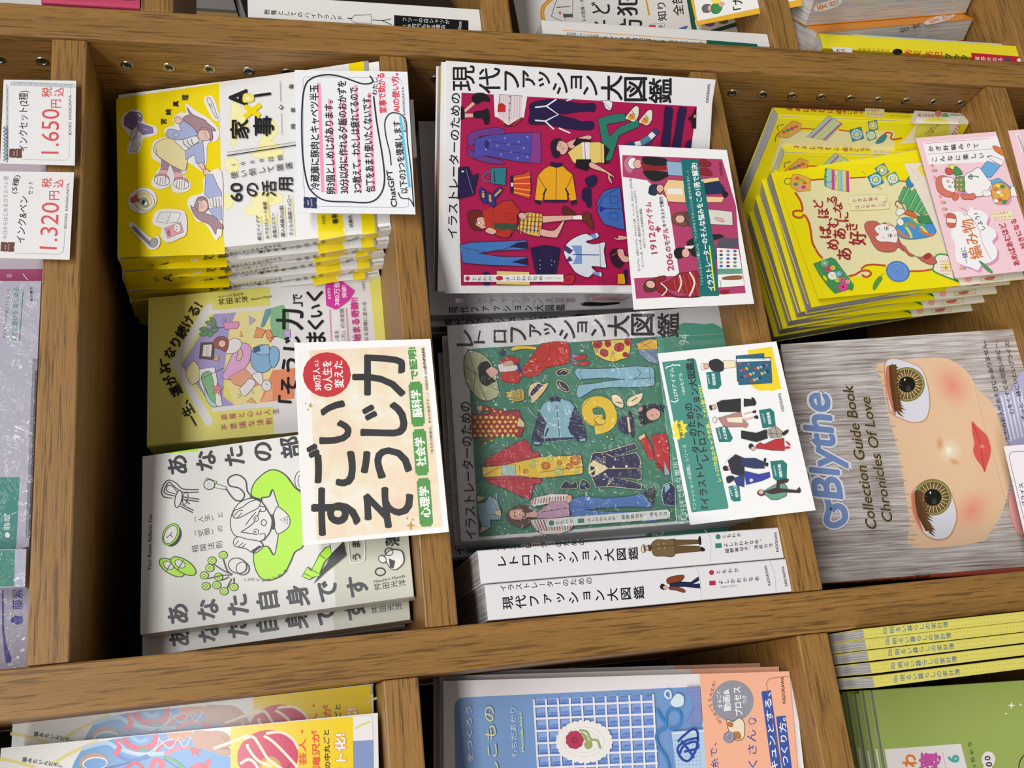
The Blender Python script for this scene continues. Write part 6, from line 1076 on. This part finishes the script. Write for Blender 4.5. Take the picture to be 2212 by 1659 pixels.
# ---------------------------------------------------------------- magazines
def mag(b, dx, dy, quad, yq):
    p = front(b); p.view('z'); p.slab('front_jacket', quad, 0.0002, 'e2e2e0')
    def A_(s_): return [(x+dx, y+dy) for x, y in pts(s_)]
    p.part('photo_of_sleeve').view('t'); p.L('ded28c', 28, A_('-10,790 100,805 300,860'), 1); p.L('ded28c', 30, A_('450,830 600,740 840,630'), 1)
    p.F('5c98d4', A_('600,900 640,800 690,720 800,660 960,620 1100,598 1300,580 1500,565 1642,548 1650,680 1720,690 1850,740 1962,770 2100,1100 1900,1500 600,1500 560,1100'), 0)
    for q, c_, w_ in (('700,700 900,650 1010,700 1200,750 1400,740', 'a8c8ec', 34), ('1000,620 1020,690 980,760', 'e0486c', 46), ('1060,612 1090,660 1180,700 1280,680 1330,620 1320,580', 'd43c60', 46), ('1120,600 1190,640 1260,620', '88b8e8', 30), ('1330,720 1390,660 1480,650 1550,590', 'd84468', 40), ('1410,750 1500,700 1620,690', 'e06c88', 36), ('1280,900 1320,800 1390,830 1350,900 1400,960', 'd43c60', 44), ('1620,880 1700,840 1760,850 1780,790', 'd43c60', 46), ('640,930 900,870 1100,820 1280,770', '2c5ca8', 20), ('1060,880 1160,820 1240,900', 'c03050', 30), ('1450,900 1560,870 1600,930', '3c74c0', 40), ('1000,760 1120,800 1260,760', '3c74c0', 30), ('800,980 1000,900 1100,980 1300,940', 'a8c8ec', 40), ('900,1060 1200,1040 1500,1010 1800,960', '2c5ca8', 60), ('700,1100 1000,1160 1300,1120', 'd43c60', 50)): p.L(c_, w_, A_(q), 1)
    for q in ('1010,640 1100,720 1240,740 1330,690 1360,600', '1300,740 1400,640 1560,600', '1350,610 1450,700 1520,620 1570,690 1630,600'): p.L('dce8f4', 7, A_(q), 1)
    p.F('cc8c68', A_('1430,568 1640,550 1645,620 1600,590 1570,640 1530,600 1500,640 1470,610 1440,630'), 0, 'dce8f4', 5)
    p.E('b8907c', 800+dx, 815+dy, 125, 80, -5); p.E('dce8f4', 810+dx, 825+dy, 108, 55, -5); p.E('5c98d4', 812+dx, 828+dy, 98, 46, -5); p.F('cc3c50', A_('1620,700 1650,690 1665,660 1680,700 1720,710 1690,730 1700,770 1660,745 1630,760 1640,730')); p.L('3c9c54', 24, A_('1390,770 1480,800 1560,860 1600,930'), 1); p.L('1c5c30', 6, A_('1400,790 1540,880')); p.F('3c9c84', A_('1160,725 1220,685 1290,720'))
    p.part('photo_of_hand'); p.F('bc8e7c', A_('1650,556 1780,550 1900,556 1980,620 2030,700 2035,730 1990,720 1950,665 1965,755 1900,765 1860,745 1740,705 1655,682'), 1); p.L('7c5044', 7, A_('1880,705 1940,700 1962,715'), 1); p.L('94685a', 5, A_('1880,580 1920,630 1890,680'), 1); p.L('7c5044', 4, A_('1935,600 1955,660'), 1)
    p.part('cover_colour').view('z'); p.F('eecf18', yq[0]); p.F('8496c4', yq[1]); p.F('e6e6ea', yq[2])
    p.view('t'); p.L('dcd48c', 20, A_('3030,530 3080,500 3160,470'), 1)
    p.part('photo_of_doughnut'); X, Y = 2285+dx, 766+dy
    p.E('cc3460', X, Y, 262, 225, -8, n=30); p.E('b02850', X+20, Y+40, 190, 150, -8)
    p.E('cc3460', X, Y-10, 215, 165, -8, n=30); p.E('eecf18', X+20, Y+95, 78, 78); p.E('c89858', X+20, Y+95, 92, 90, 0, 'c89858', 10); p.E('eecf18', X+20, Y+95, 70, 68)
    for q in ('1820,700 2060,610 2110,580', '2080,620 2160,600 2230,700 2300,800 2450,900', '2110,660 2120,700 2200,800 2320,850', '2250,590 2330,640 2450,760 2540,860', '2270,570 2400,560 2500,620 2545,700', '2050,830 2120,790 2180,830 2200,880'): p.L('ece4cc', 24, A_(q), 1)
    p.part('cover_lettering'); OR = 'e8502c'
    p.T('芸人・', 2585+dx, 840+dy, 2578+dx, 540+dy, 62, OR, 0.04); p.T('滝沢が', 2700+dx, 870+dy, 2690+dx, 545+dy, 66, OR, 0.04); p.T('の中丸ごと', 2795+dx, 870+dy, 2782+dx, 540+dy, 50, K0, 0.02); p.T('ット化!', 2915+dx, 950+dy, 2900+dx, 575+dy, 90, 'f0f0f0', 0.05, 0, 0, 'e03c28', 0.03)
    p.T('編みたいんだろ？', 185+dx, 790+dy, 540+dx, 848+dy, 44, K0, 0.01, v=1)
    p.done()
mag(M2, 0, 0, '-5,2000 2,1616 816,1540 824,2000', ('498,1571 762,1548 768,2000 498,2000', '763,1601 806,1598 812,2000 768,2000', '762,1548 803,1545 806,1598 763,1601'))
mag(M1, 98, -218, '20,2000 27,1564 806,1477 812,2000', ('547,1506 801,1479 806,1800 547,1800', '802,1479 806,1478 806,1500 803,1500', '803,1479 806,1478 806,1480 804,1480'))
# ---------------------------------------------------------------- account books
for i, (q2, t0, t1) in enumerate((((1105, 568), (1138, 562), (1612, 514)), ((1123, 652), (1160, 650), (1636, 602)), ((1146, 740), (1180, 738), (1660, 688)), ((1168, 847), (1204, 842), (1682, 790)), ((1190, 952), (1222, 945), (1706, 893)))):
    p = side(kk[i]); p.part('spine_lettering').view('p'); p.T('2026', q2[0], q2[1]+28, q2[0]-2, q2[1]-28, 30, '3c6c9c', 0.01); p.T('明るい暮らしの家計簿', *t0, *t1, 54, '3c6c9c', 0.006, v=1, k=0.88)
    sl = (t1[1]-t0[1])/(t1[0]-t0[0]); p.part('printed_dots'); ds = []
    for x in list(range(int(q2[0])-145, int(q2[0])-25, 26))+list(range(int(t1[0])+25, 2320, 26)):
        y = t0[1]+sl*(x-t0[0]); ds += [(x, y-20-(x-1100)*0.000), (x+5, y+18)]
    p.dots('8a7034', ds, 3, 5); p.done()
p = front(GR); p.view('z'); p.slab('front_jacket', '1985,2000 1884.6,1493 2300,1464 2400,2000', 0.0002, '95a85a'); p.view('u'); p.part('cover_label'); p.F('dcd8dc', '420,825 1400,752 1480,1064 1700,2000 640,2100')
p.part('cover_lettering'); p.K('わ', 655, 828, 895, 1045, 'dc7828', 0.05); p.K('簿', 868, 1138, 875, 1112, 'c050a0', 0.04); p.K('計', 900, 1160, 1130, 1330, '4ca4a0', 0.04); p.K('6', 1238, 1375, 902, 988, '4ca4a0', 0.05); p.L('b07078', 4, '1168,855 1290,1500')
p.E('dcd8dc', 1755, 955, 88, 105); p.E('dcd8dc', 1745, 1100, 60, 120); p.K('0', 1708, 1780, 912, 965, '40301c', 0.03); p.K('0', 1725, 1800, 990, 1045, '40301c', 0.03); p.T('っちゃう', 1580, 1090, 1515, 735, 52, '2a2820', 0.01)
for x, y, r in ((2050, 260, 50), (2168, 250, 24), (1983, 366, 22)): p.F('e4e4dc', [(x-r, y), (x-r*.25, y-r*.25), (x, y-r), (x+r*.25, y-r*.25), (x+r, y), (x+r*.25, y+r*.25), (x, y+r), (x-r*.25, y+r*.25)])
p.L('2c2820', 12, '2212,900 2160,980 2150,1080 2200,1200', 1); p.done()
for i in range(5): dup(GR.root, (-0.002*(i % 2), 0.0125*(i+1), 0), 'olive green account book, copy %s the front one' % ['directly behind', 'two behind', 'three behind', 'four behind', 'five behind'][i])
# ---------------------------------------------------------------- top row
p = side(V3); p.view('b'); p.part('spine_lettering'); p.F('121214', '1388,128 2022,175 2022,290 1388,220'); p.T('教養としてのハイブランド', 275, 100, 955, 155, 48, K0, 0.01, v=1); p.T('フツーの白シャツが', 1455, 165, 1865, 188, 42, 'ececec', 0.005, v=1); p.T('10万円もする理由', 1455, 215, 1825, 232, 42, 'ececec', 0.01, v=1); p.T('Discover', 1945, 250, 1950, 180, 30, 'ececec', 0.01)
p.L(K0, 4, '1050,130 1190,125 1195,200 1060,195 1015,170 1050,130'); p.L(K0, 8, '990,155 1030,158'); p.L(K0, 6, '1200,170 1290,175 1360,160', 1); p.L(K0, 6, '1290,178 1365,210', 1); p.done()
p = front(V5); p.view('e'); p.part('cover_drawings'); OC = 'dc9c30'; p.L(OC, 34, '530,-20 460,50 448,120 475,185 560,235 720,250', 1); p.L('f0c878', 4, '530,-20 460,50 448,120 475,185 560,235 720,250', 1)
p.L('5a5658', 5, '520,130 550,30 565,0'); p.L('5a5658', 5, '520,130 630,180 625,110 690,140 690,0'); p.L('5a5658', 7, '560,60 670,50'); p.F('5a5658', '610,110 690,110 690,135 620,140'); p.E('c85050', 588, 102, 9, 12)
p.L(OC, 14, '1275,0 1300,122'); p.F('f0f0ec', '1293,215 1310,192 1420,190 1425,235 1405,255 1300,252', 0, '5a5658', 4); p.F('c83c40', '1300,200 1350,198 1352,250 1305,248'); p.E('9a9a98', 1390, 222, 24, 24)
p.F('1c5c48', '1595,-20 1640,-20 1700,140 2060,110 2095,180 1650,310'); p.F('ececea', '1660,160 1990,120 2010,170 1690,270'); p.E('8c58a8', 1780, 190, 40, 22); p.E('5c8c50', 1890, 170, 40, 22); p.F('4c6cb0', '1440,280 1500,240 1600,205 1590,240 1560,290', 1); p.E(SK, 1420, 285, 20, 18)
p.part('cover_lettering'); p.K('ど', 838, 985, 18, 108, '2c2c2e', 0.02); p.K('子', 865, 1020, 162, 258, '2c2c2e', 0.02); p.K('犯', 1045, 1205, -60, 125, '2c2c2e', 0.02); p.K('防', 1065, 1240, 150, 285, '2c2c2e', 0.02); p.T('知り', 1405, 165, 1392, 20, 72, '2c2c2e', 0.01); p.T('全部', 1535, 122, 1515, -50, 84, '2c2c2e', 0.01); p.T('ネットの危険・大', 790, 235, 760, -10, 34, '2c2c2e'); p.done()
p = side(V6); p.view('e'); p.part('spine_lettering'); p.F('1c5c48', '1755,318 2160,350 2160,400 1755,380'); p.L(OC, 5, '610,240 1750,322'); p.T('性犯罪・ネットの危険・', 640, 265, 925, 288, 24, '2c2c2e', v=1); p.T('子どもの防犯ガイド', 930, 305, 1440, 335, 46, '2c2c2e', 0.01, v=1); p.T('知りたいことが', 1455, 330, 1735, 345, 30, '2c2c2e', v=1); p.done()
p = card('price_card', 'white card in a yellow frame, cut off by the top edge', [(1505, 55), (1478, -60), (1700, -120), (1733, 12)], 0.03, 0.0, 'e6b030'); p.view('e'); p.F('eeeeee', '1682,168 1622,-220 2380,-430 2470,0')
p.part('card_drawings'); p.F('6a6870', '1720,60 1745,35 1790,40 1800,75 1770,100 1730,95', 1, LN); p.E(SK, 1785, 65, 20, 22); p.F('3c8c50', '1800,40 1850,20 1880,60 1850,105 1800,100', 1, LN); p.F(SK, '1850,10 1900,20 1890,50 1860,50', 1); p.E('f0e060', 1830, 5, 40, 25); p.T('「ガ', 2010, 75, 1990, -40, 80, K0, 0.02); p.done()
p = side(V9); p.view('f'); p.part('spine_lettering'); p.F('e4e4e4', '672,372 845,380 845,420 700,415'); p.T('大切', 712, 402, 792, 408, 34, K0, 0.01, v=1); p.T('大切ないのちと', 885, 392, 1142, 402, 26, '8c3c20', v=1); p.T('防災', 1255, 420, 1395, 432, 56, 'c43c28', 0.02, v=1); p.T('防犯', 1420, 432, 1565, 442, 56, 'c43c28', 0.02, v=1); p.E('18181a', 1205, 412, 40, 24); p.T('ブック', 1580, 445, 1770, 458, 46, K0, 0.02, v=1)
p.F('c02434', '1790,420 2192,452 2192,520 1802,500'); p.T('草野かおる', 1820, 465, 2045, 475, 36, 'f0e8e8', 0.01, v=1); p.E('4c4c6c', 2080, 472, 24, 20); p.E('f0f0f0', 2175, 478, 20, 14); p.done()
p = side(V10); p.view('f'); p.F('4ca0a0', '1810,385 1895,392 1895,420 1812,412'); p.T('東京書店', 1400, 398, 1650, 402, 20, '5c8088', v=1); p.done()
p = front(V8); p.view('f'); p.part('cover_lettering'); p.E('ece8e4', 1540, 150, 130, 26, -17); p.T('受付', 1450, 176, 1640, 122, 34, 'e07820', 0.03, v=1); p.T('台大', 1210, 252, 1400, 196, 40, K0, 0.03, v=1); p.done()
p = front(V8b); p.view('f'); p.part('cover_lettering'); p.E('ece8e4', 650, 42, 120, 34, -17); p.T('受付', 560, 68, 740, 14, 40, 'e07820', 0.03, v=1); p.done()
# small pink and white books right of the long upright, far upper left
def blk(name, label, px, z0, h, w, t, col, y, cat='book'):
    q = ray([px])[0]; P = CAM+q*((y+0.637)/q[1]); return book(name, label, tiltyaw(0, 0), np.array([0.812*S+0.001, y, 0.85+z0*S+0.0004]), w, h, t, col, rough=0.4)
VP = blk('book', 'raspberry pink small book at the top edge above the long upright', (200, 10), 0.1282, 0.068, 0.11, 0.02, 'c84468', 0.0)
p = front(VP); p.view('a'); p.F('2a2020', '1050,-20 1150,-20 1150,3 1050,2'); p.done()
VW = book('book', 'white small book leaning above the pink one at the top left corner', tiltyaw(0, 0), np.array([0.812*S+0.001, 0.023, 0.85+0.1282*S+0.0004]), 0.11, 0.14, 0.012, 'dcdcda', rough=0.4)
# across the aisle, seen through the open bay
P = CAM+ray([(450, 5)])[0]*((1.55+0.637)/ray([(450, 5)])[0][1])
far = empty('bookcase', None, (P[0], 1.55, 0)); tag(far, 'blurred pale bookcase across the aisle, seen through the open bay', 'bookcase')
for z in (-0.55, -0.15, 0.25): box('shelf_board', (-0.7, 0.9, 0, 0.25, P[2]+z-0.02, P[2]+z), WXB, far)
box('back_board', (-0.7, 0.9, 0.26, 0.28, 0.0, P[2]+0.5), plain('pale_board', (0.55, 0.47, 0.38), 0.8), far)
for i, (nm, c_) in enumerate((('cream', 'd8c8a8'), ('mauve', 'b898a4'), ('white', 'e4ded6'), ('ochre', 'd0a868'), ('grey', 'b4aca8'), ('rose', 'c8909c'), ('lemon', 'dcd490'))):
    book('book', 'distant %s spine on the shelf across the aisle' % nm, tiltyaw(0, 90), np.array([P[0]-0.20+i*0.06, 1.56, P[2]-0.15+0.0004]), 0.13, 0.20+0.02*(i % 3), 0.05, c_, group='distant books across the aisle')
# ---------------------------------------------------------------- stationery packs above, price cards on the shelf front
def pack(name, label, quad, y, col, th, cat='package'):
    return card(name, label, quad, y, y, col, th, cat=cat, rough=0.25)
p = pack('stationery_pack', 'lilac wrapped pack with magenta band, behind the two price cards', [(-260, 609), (-255, 344), (100, 348), (99, 609)], 0.045, 'c0b6c2', 0.01); p.view('z'); p.F('a85078', '-260,583 92,581 92,607 -260,609'); p.T('る', 20, 601, 20, 591, 10, 'ecdce4'); p.L('ecdce4', 2, '50,591 54,598 60,604', 1); p.done()
p = pack('stationery_pack', 'clear-wrapped pen and ink set with green lettering and teal panel', [(-260, 1290), (-250, 608), (89, 607), (62, 1180)], 0.03, 'b9b9cc', 0.012); p.view('s')
p.F('3c8c88', '-400,858 82,860 66,1160 -400,1155'); p.F('8a8a98', '135,370 155,372 148,420 122,1110 104,1110'); p.F('4a4a58', '146,420 152,420 124,1110 116,1110'); p.T('すぐに書ける 楽しめる', 57, 302, 68, 78, 24, '3c8c70', 0.01); p.T('ペンとインクが揃っているから', 16, 290, 36, 85, 13, '3c5c50'); p.T('東京書店', 130, 136, 128, 76, 11, '2c2c34', 0.01); p.R('3c8c70', 80, 300, 95, 90, 3.5)
p.T('翡翠', 28, 1078, 30, 1012, 26, 'e4ecec', 0.01); p.E('e4ecec', 30, 1098, 10, 12); p.cur = 'shrink_film'; p.F(FILM, '-400,1240 -400,52 168,50 122,1160'); p.done()
p = pack('stationery_pack', 'teal and white boxed end of a pen set under film', [(-260, 1275), (-258, 1192), (57, 1186), (54, 1268)], 0.016, 'b9b9d0', 0.01); p.view('s'); p.F('3c8c7c', '-400,1165 62,1160 58,1310 -400,1315'); p.cur = 'shrink_film'; p.F(FILM, '-400,1170 108,1162 104,1308 -400,1315'); p.done()
p = pack('stationery_pack', 'lavender pack with purple glass pen drawing, lowest of the packs', [(-260, 1452), (-250, 1268), (75, 1262), (70, 1452)], 0.045, 'aaa6b8', 0.01); p.view('s'); PU = '34348c'
p.F(PU, '8,1318 14,1318 18,1500 30,1560 48,1605 45,1622 25,1625 18,1590 8,1480', 0); p.T('藤紫', 72, 1405, 72, 1322, 44, PU, 0.015); p.F(PU, '45,1440 58,1436 60,1430 90,1432 96,1448 92,1462 70,1468 60,1460 45,1458'); p.cur = 'shrink_film'; p.F(FILM, '-300,1660 -300,1312 110,1312 100,1660'); p.done()
p = card('price_card', 'white price card with teal scribbled border and red 1.650', [(0, 353), (8, 172), (164.5, 174.5), (161.5, 357.5)], -0.002, -0.004, 'f0f0f1'); p.view('a')
c_ = [(60+10*math.sin(k*1.9), 1370-k*7.2+9*math.cos(k*1.9)*2) for k in range(90)]; c2 = [(95+k*6.2+14*math.cos(k*1.9), 712+k*0.25+17*math.sin(k*1.9)) for k in range(88)]; c3 = [(50+24*math.sin(k*2.3), 1375-k*3+10*math.cos(k*2.3)) for k in range(100)]
p.part('handwriting')
for c in (c_, c2, c3): p.L('2c6480', 3, c, 1)
p.L('a8a8b0', 3, '190,1360 555,1368 590,1345 597,1160', 0); p.L('a8a8b0', 3, '598,805 600,745'); p.T('インクセット(2種)', 205, 1290, 205, 775, 92, '28283a', 0.008); p.T('1.650', 425, 1312, 432, 930, 150, 'e05a5c', 0.0); p.K('円', 435, 520, 850, 918, 'e05a5c', 0.01); p.K('税', 355, 442, 745, 830, 'e05a5c', 0.012); p.K('込', 462, 542, 748, 822, 'e05a5c', 0.012)
p.T('BOOKS  KINOKUNIYA', 596, 1152, 598, 812, 24, '5c504c'); p.part('shop_emblem'); p.F('6c4438', '80,1270 125,1268 130,1275 137,1268 188,1268 186,1300 180,1308 187,1316 187,1347 140,1348 132,1340 125,1347 78,1342'); p.T('BOOKS', 118, 1328, 118, 1290, 14, 'd8c8c0', 0.01); p.T('KINOKUNIYA', 145, 1335, 145, 1280, 12, 'd8c8c0'); p.done()
p = card('price_card', 'white price card with red 1.320 for the ink and pen set', [(-8, 557), (-2, 370), (160, 372), (150, 561)], -0.002, -0.004, 'f0eef0'); p.part('handwriting').view('c')
p.T('今日からはじめるガラスペン習', 42, 462, 52, -75, 42, '3c78a0'); p.T('インク&ペン', 172, 492, 205, 95, 72, '28283a', 0.01); p.T('(5種)', 120, 72, 150, -85, 60, '28283a', 0.01); p.T('セット', 258, 80, 262, -30, 42, '28283a', 0.01); p.T('1.320', 410, 545, 432, 148, 150, 'e05a5c', 0.0); p.K('円', 420, 505, 50, 125, 'e05a5c', 0.01); p.K('税', 355, 440, -60, 20, 'e05a5c', 0.012); p.K('込', 455, 538, -50, 20, 'e05a5c', 0.012)
p.L('a8a8b0', 3, '125,580 500,590 540,565 556,380', 0); p.T('BOOKS  KINOKUNIYA', 556, 368, 582, -18, 22, '5c504c'); p.part('shop_emblem'); p.F('6c4438', '8,485 55,486 62,494 70,486 126,488 122,520 114,528 121,536 119,568 70,568 62,560 54,567 4,562'); p.T('BOOKS', 45, 548, 48, 508, 14, 'd8c8c0', 0.01); p.T('KINOKUNIYA', 72, 555, 76, 498, 12, 'd8c8c0'); p.done()
for o in bpy.data.objects:
    if o.parent and any(k in o.name for k in ('lettering', 'print', 'drawing', 'handwriting', 'badges', 'labels', 'spine_colour', 'cover_colour', 'colour_panels', 'panel_art')): o['kind'] = 'stuff'
